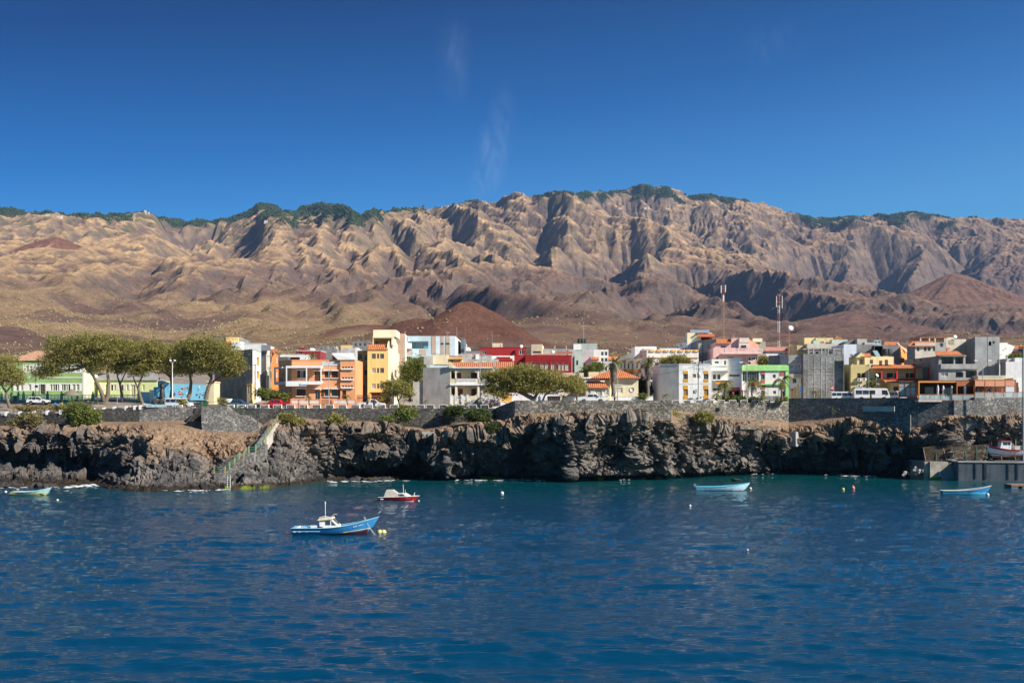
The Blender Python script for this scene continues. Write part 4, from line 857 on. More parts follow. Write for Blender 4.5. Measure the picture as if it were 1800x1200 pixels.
b = Bld('unplastered block house left of the tall yellow block', [(620, 300), (656, 300)], 599.5, CONCD, base=20); [b.win(0, x, 603, x+4, 608, 'G') for x in (623, 631, 639, 647)]; b.finish()
# yellow block
YEL = paint(.80, .58, .22, v=.05); YEL2 = paint(.84, .72, .50, v=.05, s=.2)
b = Bld('tall yellow four storey block with a tiled strip and brown garage door', [(646, 232), (682.5, 232), (702, 252)], 604, YEL, mats={1: YEL2}, cat='apartment block', name='apartment_block', base=12, closed=[(702, 256), (655, 256)])
b.zt = PZ(613.5, 232)
for y in (621.5, 646.5, 674):
    for x, w, n_ in ((653.5, 7, 2), (662.5, 3.8, 1), (668, 7, 2)): b.win(0, x, y, x+w, y+8.8, 'p' if y > 640 and x < 660 else 'G', mun=n_)
b.win(0, 652.5, 690, 679, 708, 'd', 'garage_door', 2, bars=2); b.slab(0, 651, 688.8, 680.5, 690, .2, WOOD, 'lintel')
b.slopeR(646.5, 605, 682, 613.4, 231.8, 2.2)
b.block(655, 593.5, 656.6, 606, 234, .4, YEL, 'post'); b.block(655, 591.7, 690.5, 593.6, 233.9, 9, YEL2, 'roof_slab'); b.block(656, 594, 690.5, 605.5, 240, 3, paint(.62, .42, .16), 'roof_room', [(659, 600, 665, 604)], 'G'); b.block(688, 593.6, 690.5, 606, 234, 6, YEL2, 'side_wall'); b.block(656, 579.5, 696, 591.7, 236, 8, YEL2, 'roof_room')
b.balus(0, 672, 599.5, 687, 604.5, -2.4, DARKM, 'railing', .3, .03, .05)
mb = MB(); vs = [(P(682.5, 613.5, 232)), P(690.5, 594, 232.8), P(692, 592, 240), P(697, 597, 252), P(702, 613, 252), P(702, 613, 252)]
vs = [Vector((PX(682.5, 232)+.02*i*0, y_, z_)) for i, (y_, z_) in enumerate([(232.0, b.zt-.02), (232.6, PZ(605, 232)), (236, PZ(594, 236)), (244, PZ(592, 244)), (252, PZ(608, 252)), (252, b.zt-.02)])]
mb.add(vs+[v-Vector((.25, 0, 0)) for v in vs], [(0, 1, 2, 3, 4, 5), (11, 10, 9, 8, 7, 6)]+[(i, i+6, (i+1) % 6+6, (i+1) % 6) for i in range(6)]); wbuild(mb, 'gable_wall', YEL2, b.root)
b.win(1, 693.5, 650, 697.5, 663, 'G'); b.finish()
g = MB(); g.lathe([(.05, 0), (.9, .1), (1.0, .9), (.8, 1.1), (.3, 1.2), (.001, 1.25)], 14, (PX(677.5, 238), 238.5, PZ(591.5, 238)-.02+.03)); g.v = [v for v in g.v]
g.build('water_tank', TRIM, label='round white water tank on the yellow block roof', cat='water tank')
b = Bld('narrow ochre wing with stacked small balconies beside the tall yellow block', [(628.5, 244), (646, 244)], 616, paint(.60, .42, .16), base=13, depth=8)
for x0, x1, y in ((629.5, 636, 622), (629.5, 636, 650), (641, 645.5, 624), (641, 645.5, 650)): b.win(0, x0, y, x1, y+9, 'G')
b.slab(0, 628.7, 673.5, 646, 675.5, 1.4, TRIM, 'porch_roof'); b.slab(0, 628.7, 675.5, 630, 706, 1.4, CREAM, 'porch_post', 1.2); b.slab(0, 643, 675.5, 646, 706, 1.4, CREAM, 'porch_post', 1.2); b.win(0, 633, 678, 640, 702, 'G', 'door'); b.finish()
g = MB(); [g.box(PX(x, 219)-.02, PX(x, 219)+.02, 219, 219.04, PZ(712, 219), PZ(694, 219)) for x in np.linspace(627, 650, 26)]; [g.box(PX(626.5, 219), PX(650.5, 219), 218.98, 219.06, PZ(y+.5, 219), PZ(y, 219)) for y in (694, 696.5, 700)]
g.build('fence', DARKM, label='dark iron fence between the orange tower and yellow block', cat='fence')
# pale blue striped block
LB = paint(.50, .62, .66, s=.3); TAN = paint(.50, .36, .28); LBW = paint(.62, .72, .76, s=.3)
b = Bld('pale blue apartment block striped with brown panels and a deep roof terrace', [(697, 290), (800.5, 290), (810, 312)], 590.5, LB, mats={1: WHITE}, cat='apartment block', name='apartment_block', base=15, closed=[(810, 315), (702, 315)])
b.rec(0, 717.5, 600.5, 753, 612.5, 4, LBW); b.slab(0, 717.5, 591, 753.5, 599.5, .25, LB, 'parapet_band'); b.slab(0, 709.5, 603, 724, 613, .9, LBW, 'balcony')
for x0, x1, y0, y1 in ((714, 724.7, 613.5, 623.3), (738, 748.5, 613.5, 623.3), (759, 766, 590.7, 622), (774.2, 780.2, 590.7, 625), (783.5, 790.3, 590.7, 625)): b.slab(0, x0, y0, x1, y1, .1, TAN, 'brown_panel')
b.slab(0, 790.5, 590.7, 800.5, 625, .07, LBW, 'pale_panel'); b.slab(0, 766.2, 590.7, 774, 622, .06, LBW, 'pale_panel')
for x0, x1, y in ((774.8, 779.6, 602.5), (784, 789.8, 602.5)): b.slab(0, x0, y, x1, y+2.8, .16, GLASS, 'window_strip')
for x in (714.5, 718, 721.5, 738.5, 742, 745.5): b.win(0, x, 626, x+3, 634, 'w' if int(x) % 2 else 'G', mun=0)
for x in (714.5, 740): b.win(0, x, 652, x+8, 662, 'G')
b.slab(0, 745, 608, 753, 612.5, .02, mat((.10, .30, .42), name='blue sheet'), 'blue_screen'); b.finish()
b = Bld('tan roof room with a bright right wall beside the pale blue block', [(690, 282), (712, 282), (716.5, 294)], 586, paint(.62, .42, .28), mats={1: WHITE}, base=20, closed=[(716.5, 296), (693, 296)]); b.slab(0, 697, 591, 703.5, 602, .06, TAN, 'brown_panel'); b.finish()
b = Bld('thin dark concrete house squeezed against the pale blue block', [(810, 300), (816, 300)], 594, mat((.13, .16, .19), .9, .2, .5, .3, name='blue grey render'), base=15); b.slab(0, 811, 613, 815.5, 619, .1, GLASS, 'window'); b.finish()
b = Bld('small stepped white house under the red cone', [(816, 310), (825, 310)], 610, WHITE, base=16); b.block(816, 604, 820, 611, 311, 4, CONCL); b.finish()
b = Bld('dark flat roofed shed with a pink wall between white ruin and red house', [(819, 285), (846, 285)], 616.5, CONCD, base=15); b.slab(0, 820, 621, 845, 623.5, .05, paint(.6, .3, .3), 'pink_band'); b.finish()
b = Bld('weathered white ruin with a pale concrete parapet', [(805, 255), (876, 255)], 631, mat((.42, .41, .38), .9, .3, .9, .3, streak=.6, name='stained whitewash'), base=14); b.block(805, 622, 829, 632, 256, 6, CONCL, wins=[]); b.block(826, 624, 864, 632, 256.5, 5, mat((.42, .41, .38), .9, .3, .9, .3, streak=.6, name='stained whitewash')); b.block(836, 622.5, 842, 631, 256, 2, WHITE); b.finish()
# house with arches and a concrete flank
b = Bld('cream two storey house with arched balcony and orange tiled roof', [(743.5, 223.6), (791, 222), (871, 222)], 640, paint(.66, .56, .40), mats={0: CONCL}, base=12, depth=10, closed=[(871, 234), (750, 234)])
b.zt = PZ(645.5, 222)
b.rec(1, 793, 651, 799, 665.5, 1.6, inner=[(793.6, 655, 798.8, 665, 's')]); b.rec(1, 802, 651, 838.5, 665.5, 1.6, inner=[(803.5, 655, 810, 665, 's'), (827.5, 655, 837.5, 665, 's')]); b.rec(1, 842.5, 651, 869, 665.5, 1.6, inner=[(846, 655, 854, 665, 's')])
b.rec(1, 793, 679.5, 799, 695, 1.6, inner=[(794.5, 683, 798.5, 694.5, 's')]); b.rec(1, 804, 679.5, 838, 695.5, 1.6, inner=[(805, 683, 813, 695, 's'), (828, 683, 837.5, 695, 's')]); b.rec(1, 843, 679.5, 870, 695.5, 1.6, inner=[(850, 683, 858, 695, 's')])
for x in (800.2, 839.5): b.slab(1, x, 649.8, x+1.7, 665, .08, TRIM, 'column'); b.slab(1, x, 679, x+1.7, 696, .08, TRIM, 'column')
def arch(b, f, x0, x1, y0, y1, m, out=.04):
    s0, z1, _ = b.loc(f, x0, y0); s1, z0, _ = b.loc(f, x1, y1); a, d, n = b.fr(f); mb = MB(); k = 10; c = (s0+s1)/2; hw = (s1-s0)/2; h = z1-z0
    for sgn in (-1, 1):
        pts = [(c+sgn*hw, z1)]+[(c+sgn*hw*math.sin(t), z0+h*.95*math.cos(t)) for t in np.linspace(.25, math.pi/2, k)]+[(c+sgn*hw, z0)]
        pts = [(c+sgn*hw*.25, z1)]+pts[1:]+[]
        pts = [(c+sgn*hw, z1), (c+sgn*hw*.25, z1)]+[(c+sgn*hw*min(1, math.sin(t)), z0+h*.95*math.cos(t)) for t in np.linspace(.25, math.pi/2, k)]
        vs = [((a+d*t+n*o).x, (a+d*t+n*o).y, z) for o in (-.12, out) for t, z in pts]; q = len(pts)
        mb.add(vs, [tuple(range(q)), tuple(range(q, 2*q))]+[(i, (i+1) % q, (i+1) % q+q, i+q) for i in range(q)])
    wbuild(mb, 'arch', m, b.root)
arch(b, 1, 793, 799, 650.8, 655, b.m); arch(b, 1, 802, 838.5, 650.8, 656.5, b.m); arch(b, 1, 842.5, 869, 650.8, 656.5, b.m)
b.slab(1, 791.2, 674, 870, 677, .25, TRIM, 'balcony_edge'); b.slab(1, 802, 672, 838, 674, .06, TRIM, 'balcony_plinth'); b.balus(1, 802, 665.3, 838, 672.3, 0.02, TRIM, gap=.22, thick=.11); b.balus(1, 842, 665.3, 869, 672.3, 0.02, TRIM, gap=.22, thick=.11)
b.slopeR(795, 636.5, 869, 645.2, 221.6, 4); b.slopeR(871.5, 635.5, 903, 645.2, 221.8, 4); b.slab(1, 795, 645.3, 869, 646.8, .5, TRIM, 'cornice')
g = MB(); vs = [P(789, 636, 221.6), P(792, 635.5, 221.6), P(801, 644.5, 221.6), P(801, 646.5, 221.6), P(789, 646.5, 221.6)]; g.add(vs+[v+Vector((0, 2, 0)) for v in vs], [(0, 1, 2, 3, 4), (9, 8, 7, 6, 5)]+[(i, i+5, (i+1) % 5+5, (i+1) % 5) for i in range(5)]); wbuild(g, 'gable_end', CREAM, b.root)
mb = MB(); a0 = P(791, 640, 222.02); mb2 = b.block(761, 623.5, 787, 640, 226, 5, CREAM, 'roof_room'); b.block(787, 627, 812, 640, 227, 4, paint(.70, .45, .18), 'roof_room', [(790, 632, 796, 636)], 'G'); b.slopeR(787, 625, 813, 631, 226.6, 5, mat((.28, .15, .10), name='brown sheet'))
b.block(745, 625.6, 761, 640, 223.7, 3, CONCL, 'flank_wall')
for sgn, y_ in ((0, 0),):
    g = MB()
    for i in range(13):
        t = i/12; x = 823+t*50; y = 712-t*34; p = P(x, y, 219.4); g.box(p.x-.05, p.x+.05, 219.3, 219.4, p.z-.2, p.z+.95)
    p0, p1 = P(822, 712-8, 219.35), P(875, 677-8, 219.35); g.tube([p0, p1], .08, 6); p0, p1 = P(822, 713, 219.35), P(875, 678, 219.35); g.tube([p0, p1], .12, 6); wbuild(g, 'stair_railing', TRIM, b.root)
    g = MB(); [g.box(PX(824+i*3.3, 220), PX(878, 220), 219.5, 221.2, PZ(713-i*2.3+1, 220), PZ(711-i*2.3-.3, 220)) for i in range(15)]; wbuild(g, 'outside_stair', CREAM, b.root)
b.finish()
def rail_wall(label, x0, x1, Y, y0, y1, y2, mtop, mbase, posts=(), gap=.3, urn=False, name='garden_wall', cat='garden wall', pm=None):
    r = empty(name, (PX(x0, Y), Y, PZ(y2, Y)), 0, label, cat); zt, zm, zb = PZ(y0, Y), PZ(y1, Y), PZ(y2, Y)
    g = MB(); g.box(PX(x0, Y), PX(x1, Y), Y, Y+.22, zb, zm); wbuild(g, 'base', mbase, r)
    g = MB(); g.box(PX(x0, Y), PX(x1, Y), Y, Y+.2, zt-.12, zt); g.box(PX(x0, Y), PX(x1, Y), Y+.003, Y+.2, zm+.003, zm+.1); k = int((PX(x1, Y)-PX(x0, Y))/gap)
    for i in range(k+1): x = PX(x0, Y)+(PX(x1, Y)-PX(x0, Y))*i/k; g.lathe([(.07, zm+.1), (.12, zm+.25*(zt-zm)), (.07, zm+.6*(zt-zm)), (.08, zt-.1)], 6, (x, Y+.1, 0))
    wbuild(g, 'balustrade', mtop, r)
    for x in posts:
        g = MB(); c = PX(x, Y); g.box(c-.2, c+.2, Y-.09, Y+.31, zb, zt+.18); g.box(c-.27, c+.27, Y-.16, Y+.38, zt+.18, zt+.3)
        if urn: g.lathe([(.08, 0), (.22, .18), (.17, .34), (.05, .42), (.09, .5), (.001, .58)], 8, (c, Y+.11, zt+.3))
        wbuild(g, 'post', pm or mtop, r)
    return r
rail_wall('cream balustrade beside the outside stair of the arched house', 850, 878, 218.5, 695.5, 703, 714, TRIM, mat((.42, .28, .25), .9, .25, 4, .3, name='pink stone'), (850, 878), .26)
rail_wall('white garden fence with posts under the arched house', 792, 823, 219, 696, 702, 713, TRIM, CREAM, (793, 801, 812, 822), .26)
g = MB(); g.box(PX(726, 224), PX(744, 224), 224, 224.4, PZ(712, 224), PZ(671, 224)); [g.box(PX(x, 224), PX(x+1.6, 224), 223.98, 224.42, PZ(672, 224), PZ(669.5, 224)) for x in (726, 734)]
g.build('boundary_wall', CONCL, label='stained concrete boundary wall left of the arched house', cat='wall')
# red houses
RED = paint(.34, .022, .024, v=.06, s=.1)
b = Bld('red house block with white arch ornament and two upper windows', [(844.5, 262), (924.5, 262)], 611, RED, cat='house', base=13, cope=RED)
b.win(0, 847, 616, 855, 623, 'g', mun=1); b.win(0, 912.5, 615, 921, 623, 'g', mun=1); b.win(0, 913, 637, 921, 646, 'g', bars=1)
b.slab(0, 863, 625, 904, 634, .06, TRIM, 'white_panel'); b.slab(0, 873, 627, 897, 634.3, .12, RED, 'arch_panel'); b.slab(0, 869, 630, 901, 634.3, .115, RED, 'arch_panel')
b.block(865.5, 603, 883, 611.2, 263, 5, CREAM, 'roof_room'); b.slab(0, 880, 604, 883, 611, -.9, CREAM, 'chimney', -1.2); b.finish()
b = Bld('long low red house with cream shutters in a band', [(923.5, 258), (1005, 258)], 625, RED, base=13, cope=RED)
for x, w, st in ((925, 7, 'S'), (932.8, 7, 'S'), (941, 8, 'G'), (950, 8, 'S'), (958.5, 7, 'S'), (969, 7, 'S'), (977, 4, 'G'), (982, 5, 'S'), (988, 5, 'S'), (994, 7, 'S')): b.win(0, x, 640.5, x+w, 651, st, mun=1)
for x in (925, 932.8, 941, 951, 959.5, 969.5, 980, 991): b.win(0, x, 637, x+7, 640, 'G', 'fanlight', 0)
for y in (627.5, 630.5, 633.5): b.slab(0, 923.5, y, 1001, y+.6, .08, RED, 'moulding')
for x in (923.6, 966.5, 1002.5): b.slab(0, x, 634.5, x+2, 655, .1, RED, 'pilaster')
b.block(1002, 626, 1006, 656, 259.5, 3, paint(.66, .42, .40), 'side_wall'); b.slopeR(978, 617.5, 1006, 621, 262, 5, mat((.35, .12, .07), .9, .3, 3, name='rusty sheet')); b.block(938, 622, 978, 625.2, 262, 5, paint(.55, .2, .16), 'roof_room'); b.finish()
b = Bld('beige roof block with a pale right side behind the long red house', [(934, 300), (953, 300), (956, 312)], 605, paint(.60, .48, .34), mats={1: CREAM}, base=18, closed=[(956, 314), (936, 314)]); b.slab(0, 937, 617, 951, 620, .05, GLASS, 'window_strip'); b.finish()
b = Bld('low grey concrete house with a long blank wall behind the red roof', [(952, 305), (1001, 305)], 613, CONC, base=18); b.block(975, 607, 976, 613, 306, .3, CREAM, 'post'); b.block(995, 607, 996, 613, 306, .3, CREAM, 'post'); b.finish()
b = Bld('low cream buildings with a lime washed gable behind the spreading tree', [(968, 235), (1028, 235)], 668, paint(.66, .56, .42), base=13, depth=8); b.hip(968, 1028, 668, 235, 8, 655, 990, 1010, mat((.45, .33, .22), .9, .2, 1, name='pale tiles'))
b.block(1018, 655, 1026, 668, 234, 4, CREAM, 'chimney'); b.win(0, 1005, 672, 1012, 684, 'w'); b.win(0, 985, 672, 992, 684, 'w'); b.finish()
b = Bld('long white shed under the spreading tree', [(862, 228), (985, 228)], 690, paint(.72, .70, .74), base=12.5, depth=5); b.win(0, 962, 696, 985, 706, 'r', 'gate', 5); b.slab(0, 875, 692, 900, 706, .05, paint(.75, .45, .12), 'ochre_panel'); b.finish()
# grey tower and white houses
b = Bld('tall grey green house with black water tanks on its flat roof', [(1008, 292), (1050, 292)], 603.5, mat((.40, .43, .40), .9, .15, .5, .3, streak=.3, name='green grey render'), base=15, depth=10)
b.slab(0, 1008, 605, 1022, 614, .06, WHITE, 'white_panel'); b.slab(0, 1013, 634, 1017, 642, .1, GLASS, 'window'); b.block(999, 614, 1012, 655, 288, 8, CONCL, 'side_wing'); b.block(1010, 625, 1026, 655, 284, 6, paint(.50, .58, .50), 'front_wing', [(1013.5, 633, 1016.5, 641)], 'G'); b.finish()
b = Bld('white stepped house with six small square windows', [(1025, 268.6), (1044, 268), (1069.5, 268)], 614.5, WHITE, base=14, closed=[(1069.5, 280), (1028, 280)])
for y in (618, 629, 645):
    for x in (1056.5, 1063): b.win(0+1, x, y, x+4.5, y+6.5, 'G')
b.win(0, 1026, 638, 1030, 655, 'G'); b.slopeR(1038, 626, 1053, 631.5, 266.5, 2); b.slab(1, 1044.5, 632, 1053, 633, 1, TRIM, 'ledge'); b.win(1, 1040 if False else 1045, 637, 1052, 642, 'G')
b.finish()
b = Bld('small white house with an orange tiled strip beside the hotel', [(1069, 275), (1086, 275)], 632, WHITE, base=14); b.slopeR(1069.5, 626, 1086, 632, 274.6, 4); b.win(0, 1072, 636, 1076, 642, 'G'); b.finish()
# cream bungalow
b = Bld('cream bungalow with orange hip roof and a round window', [(1072, 224), (1122, 224)], 664.5, paint(.76, .66, .44), base=12.8, depth=12, cope=TRIM)
b.win(0, 1080.5, 681, 1094.5, 690.5, 'w', mun=3); b.slab(0, 1080, 676, 1094.5, 677, .15, TRIM, 'ledge')
g = MB(); c = P(1111, 684.5, 223.97); g.lathe([(.5, -.02), (.5, .08), (.42, .08), (.42, .05), (.001, .05)], 20, (0, 0, 0), Matrix.Translation(c) @ Matrix.Rotation(R(90), 4, 'X')); wbuild(g, 'round_window', mat((.50, .50, .48), name='pale shutter'), b.root)
b.hip(1042, 1123, 664, 223.4, 14, 646.3, 1079, 1082); b.finish()
b = Bld('low cream wing with a small tiled roof beside the bungalow', [(1030, 222), (1071.5, 222)], 681, paint(.76, .68, .50), base=12.8, depth=4)
b.win(0, 1046, 683, 1058, 694, 'w', mun=2); b.win(0, 1060, 683, 1070, 694, 'w', mun=2); b.win(0, 1033, 682, 1038, 694, 'w'); b.slopeR(1034, 670.5, 1071, 681, 221.6, 3.2, xt0=1029, xt1=1060); b.block(1025, 663, 1055, 671, 226, 3, WHITE, 'upper_wall'); b.slab(0, 1025, 663, 1055, 664, -3.7, TRIM, 'cornice', -4); b.block(1035, 653.5, 1053, 664, 236, 3, CREAM, 'roof_room'); b.finish()
for x0, x1, lab in ((990, 1065, 'long low white wall in front of the cream wing'), (1076, 1148, 'long low white wall in front of the round window bungalow')):
    g = MB(); g.box(PX(x0, 216), PX(x1, 216), 216, 216.25, 12.6, PZ(697, 216)); g.box(PX(x0, 216)-.04, PX(x1, 216)+.04, 215.95, 216.3, PZ(697, 216), PZ(696.3, 216)); g.build('garden_wall', WHITE, label=lab, cat='garden wall')
# hotel with crenels
OC = paint(.80, .36, .05)
b = Bld('white hotel crowned with ochre crenels bearing white stars', [(1085, 300), (1137, 262), (1228, 262)], 628, WHITE, cat='hotel', name='hotel', base=14, closed=[(1228, 285), (1100, 310)])
b.slab(1, 1137, 627.8, 1228, 629, .2, OC, 'cornice'); b.slab(0, 1085.2, 629, 1137, 630.5, .2, OC, 'cornice')
def crenel(b, f, x0, x1, y0, y1):
    s0 = b.loc(f, x0, y0)[0]; s1 = b.loc(f, x1, y0)[0]; c = (x0+x1)/2; z1 = b.loc(f, c, y0)[1]; z0 = b.zt+.02; a, d, n = b.fr(f); g = MB(); w = s1-s0; e = w*.2
    vs = []
    for z, ex in ((z0, 0), (z0+.25*(z1-z0), .18*w), (z1, .18*w)):
        for t, o in ((s0-ex*.3, .12+ex*.5), (s1+ex*.3, .12+ex*.5), (s1+ex*.3, -w*.8), (s0-ex*.3, -w*.8)): p = a+d*t+n*o; vs.append((p.x, p.y, z))
    g.add(vs, [(0, 1, 5, 4), (1, 2, 6, 5), (2, 3, 7, 6), (3, 0, 4, 7), (4, 5, 9, 8), (5, 6, 10, 9), (6, 7, 11, 10), (7, 4, 8, 11), (8, 9, 10, 11), (3, 2, 1, 0)])
    o = wbuild(g, 'crenel', OC, b.root); g = MB(); zc = z0+(z1-z0)*.58; r_ = w*.2; pts = []
    for i in range(8): t = math.pi*i/4; rr = r_ if i % 2 == 0 else r_*.55; p = a+d*((s0+s1)/2+rr*math.sin(t))+n*(.12+.09*w+.03); pts.append((p.x, p.y, zc+rr*math.cos(t)))
    g.add(pts, [tuple(range(8))]); wbuild(g, 'star', TRIM, o)
for c in (1146, 1158.5, 1171, 1184, 1197, 1210.5, 1223.5): crenel(b, 1, c-4, c+4, 618.3, 628)
for i in range(9): c = 1089+i*5.3; crenel(b, 0, c-1.6, c+1.6, 622.6-i*.42, 630)
for x in (1090, 1096, 1103, 1110, 1118, 1126): b.win(0, x, 638, x+3.6, 648, 'y' if x % 2 else 'g'); b.win(0, x, 658, x+3.6, 668, 'y')
for x in (1096, 1108, 1121): b.slab(0, x, 634.5, x+4, 637.5, .5, OC, 'ochre_hood'); b.slab(0, x-1, 649, x+6, 655, .7, OC, 'ochre_balcony')
for x in (1140, 1151, 1162, 1205, 1216): b.win(1, x, 637, x+7, 644, 'G'); b.win(1, x, 660, x+7, 668, 'g')
b.slab(1, 1149, 652, 1152, 700, .1, OC, 'ochre_pier'); b.slab(1, 1153, 651, 1160, 655, .6, OC, 'ochre_balcony')
b.block(1116, 609, 1154, 627.8, 268, 8, WHITE, 'roof_room', [(1137, 614, 1142, 618)], 'G'); b.slab(1, 1136.5, 609, 1154.5, 611, -5.5, TRIM, 'roof_room_cornice', -6.2)
b.block(1160, 612, 1196, 622, 273, 6, mat((.55, .56, .55), .9, .2, .8, name='pale render'), 'roof_room'); b.slab(0, 1085, 621.5, 1103, 623, .1, mat((.12, .5, .3), name='green strip'), 'green_edge', -.4); b.finish()
# cream gabled house, grey flank, pink house
b = Bld('cream house with a red bow tie ornament and roof pergola', [(1189, 300), (1208, 292), (1230, 292)], 604, paint(.74, .70, .66), base=17, mats={0: WHITE}, closed=[(1230, 305), (1195, 310)])
b.slab(0, 1190, 609, 1192, 614, .05, RED, 'red_trim'); b.win(0, 1196, 603.5, 1198, 609, 'G'); b.win(1, 1214, 613, 1218.5, 619, 'G'); b.win(1, 1221, 613, 1225, 619, 'p')
g = MB(); b.boxf; q = lambda x, y: P(x, y, 291.9)
g.add([q(1200, 610), q(1203.3, 613), q(1200, 616.5)], [(0, 1, 2)]); g.add([q(1206.8, 610), q(1203.3, 613), q(1206.8, 616.5)], [(0, 1, 2)]); wbuild(g, 'red_ornament', RED, b.root)
b.block(1208, 590, 1232, 604.5, 294, 6, CREAM, 'upper_room'); b.block(1208, 584.5, 1222, 591, 296, 4, CREAM); b.slopeR(1213, 579.7, 1247, 584, 296, 6, mat((.35, .38, .42), .3, .2, 3, 0, name='solar panels')); b.block(1222, 584.5, 1252, 586.5, 297, 5, CREAM, 'roof_slab'); b.slopeR(1226, 586.8, 1256, 591.5, 293, 3, tilemat((.55, .16, .06))); b.block(1232, 591.5, 1252, 598, 296, 2, mat((.16, .03, .03), name='dark red room'), 'shaded_room'); b.block(1220.5, 587.5, 1223, 591, 293.5, 1, mat((.02, .25, .22), name='teal'), 'barrel'); b.finish()
b = Bld('grey unfinished house wall between the hotel and the pink house', [(1226, 282), (1262, 278)], 598, CONCD, base=16); b.win(0, 1229, 610, 1233, 617, 'G'); b.win(0, 1247, 609, 1249, 616, 'p'); b.win(0, 1254, 608, 1256, 614, 'G'); b.block(1228, 603, 1234, 634, 280.8, 1, CONC, 'pillar'); b.block(1250, 623, 1255, 632, 277, 2, CONCL, 'balcony'); b.finish()
PINK = paint(.72, .44, .40); PINKL = paint(.78, .58, .54)
b = Bld('pink house with long pale balcony rail and orange roofs', [(1254, 272), (1332, 272)], 611, PINK, base=15)
b.win(0, 1267, 608 if False else 611.5, 1277, 613.2, 'G') if False else None
b.block(1257, 602, 1286, 611.3, 272.5, 8, PINK, 'upper_room', [(1267, 607.5, 1277, 613)], 'G'); b.slopeR(1259, 595.5, 1286, 602.2, 272, 4); b.block(1285.5, 594, 1300, 611.3, 272.6, 8, PINK, 'upper_room'); b.block(1299, 594, 1316, 611.3, 271.6, 8, PINKL, 'upper_room', [(1302.5, 606.5, 1312, 611)], 'G'); b.slab(0, 1299, 594, 1316, 602, .5, paint(.78, .66, .56), 'cream_panel', .41)
mb = MB(); vs = [P(1316.2, 596, 272.4), P(1334, 605.5, 272.4), P(1334, 614, 272.4), P(1316.2, 614, 272.4)]; mb.add(vs+[v+Vector((0, 7, 0)) for v in vs], [(0, 1, 2, 3), (7, 6, 5, 4)]+[(i, i+4, (i+1) % 4+4, (i+1) % 4) for i in range(4)]); wbuild(mb, 'sloping_wing', paint(.80, .42, .28), b.root)
b.slab(0, 1268, 620.5, 1337, 622.5, 1.8, PINKL, 'balcony_floor'); b.balus(0, 1271, 613, 1337, 620.7, 1.65, PINKL, 'balustrade', .3, .12, .16)
for x in (1272, 1294, 1316, 1336): b.slab(0, x, 611.5, x+1.6, 621, 1.78, PINKL, 'post', 1.5)
b.win(0, 1278, 627, 1290, 630, 'G', mun=3); b.win(0, 1316.5, 628, 1319.5, 640, 'G', 'door'); b.win(0, 1322, 627, 1331.5, 633, 'g', mun=2); b.win(0, 1259, 627, 1263, 631, 'G'); b.finish()
b = Bld('beige windowless gable house right of the pink house', [(1325, 300), (1346, 300)], 600, paint(.42, .37, .30), base=17); b.slopeR(1323, 594.5, 1340, 600.3, 299.5, 6, CREAM); b.finish()
b = Bld('long white hall with a dusty red roof under the masts', [(1346, 300), (1401, 300)], 616, WHITE, base=17, cat='hall', name='hall'); b.slopeR(1345, 609.7, 1401.5, 616, 299.5, 8, mat((.50, .22, .17), .9, .15, 1, name='faded red roof')); b.slab(0, 1368, 621, 1376, 623, .05, mat((.1, .35, .45), name='teal lettering'), 'lettering'); b.slab(0, 1379, 620.5, 1384, 622.5, .05, mat((.6, .12, .08), name='red lettering'), 'lettering'); b.finish()
b = Bld('dark grey garden house behind the lime green parapet', [(1351, 246), (1371, 244), (1386, 246)], 625, CONCD, mats={1: CONC}, base=14, closed=[(1386, 252), (1353, 254)]); b.finish()
# white block with ochre window bays
b = Bld('white block with ochre framed bays and a beige side wall', [(1160, 223.6), (1193.5, 222), (1251, 222)], 641, WHITE, mats={0: paint(.72, .66, .56)}, base=12.8, depth=12, cat='apartment block', name='apartment_block', cope=TRIM)
for x in (1201, 1237):
    b.slab(1, x, 651.5, x+8.3, 657, .05, STY['Y'][0], 'ochre_panel'); b.win(1, x, 657, x+8.3, 666.3, 'G', mun=2); b.slab(1, x, 666.4, x+8.3, 671.8, .05, STY['Y'][0], 'ochre_panel')
    b.slab(1, x, 677, x+8.3, 684, .05, STY['Y'][0], 'ochre_panel'); b.win(1, x, 684, x+8.3, 695, 'Y', mun=1); b.slab(1, x, 695, x+8.3, 701, .05, STY['Y'][0], 'ochre_panel')
b.win(1, 1217.5, 657, 1223.5, 663.5, 'Y'); b.win(1, 1218, 686, 1223, 692, 'G'); b.slab(1, 1194, 673, 1250, 674, .06, TRIM, 'string_course'); b.finish()
b = Bld('recessed white balcony bay beside the ochre windows', [(1251, 224), (1279, 224)], 631, paint(.74, .70, .62), base=12.8, depth=10)
b.slab(0, 1251.2, 650.5, 1282, 652, 1.4, TRIM, 'balcony_roof'); b.win(0, 1253.5, 658, 1258.5, 667, 'b'); b.win(0, 1261, 658, 1266.5, 667, 'b'); b.slab(0, 1251.5, 667, 1280, 669, 1.4, TRIM, 'balcony_floor'); b.slab(0, 1256, 669, 1276, 675, 1.2, OC, 'ochre_front', 1.0); b.win(0, 1253, 682, 1268, 686, 'G'); b.win(0, 1256.5, 635, 1263.5, 638.5, 'G'); b.win(0, 1273, 633.5, 1276, 641, 'r'); b.slab(0, 1248, 641.5, 1279, 643, .2, TRIM, 'ledge'); b.finish()
b = Bld('tall blank white block with a strip window above a red canopy', [(1278, 224.6), (1304, 223)], 629, WHITE, base=12.8, depth=10)
b.win(0, 1281.5, 658, 1300.5, 661.5, 'G', mun=5); b.rec(0, 1281, 686.5, 1302, 704, 2.5, DARKM, [(1289, 690, 1293, 703, 'r')]); b.slab(0, 1282.5, 684.3, 1305, 686.2, 1, RED, 'canopy'); b.slab(0, 1281, 681, 1300, 683, .1, GLASS, 'window_strip'); b.finish()
LG = paint(.36, .68, .24)
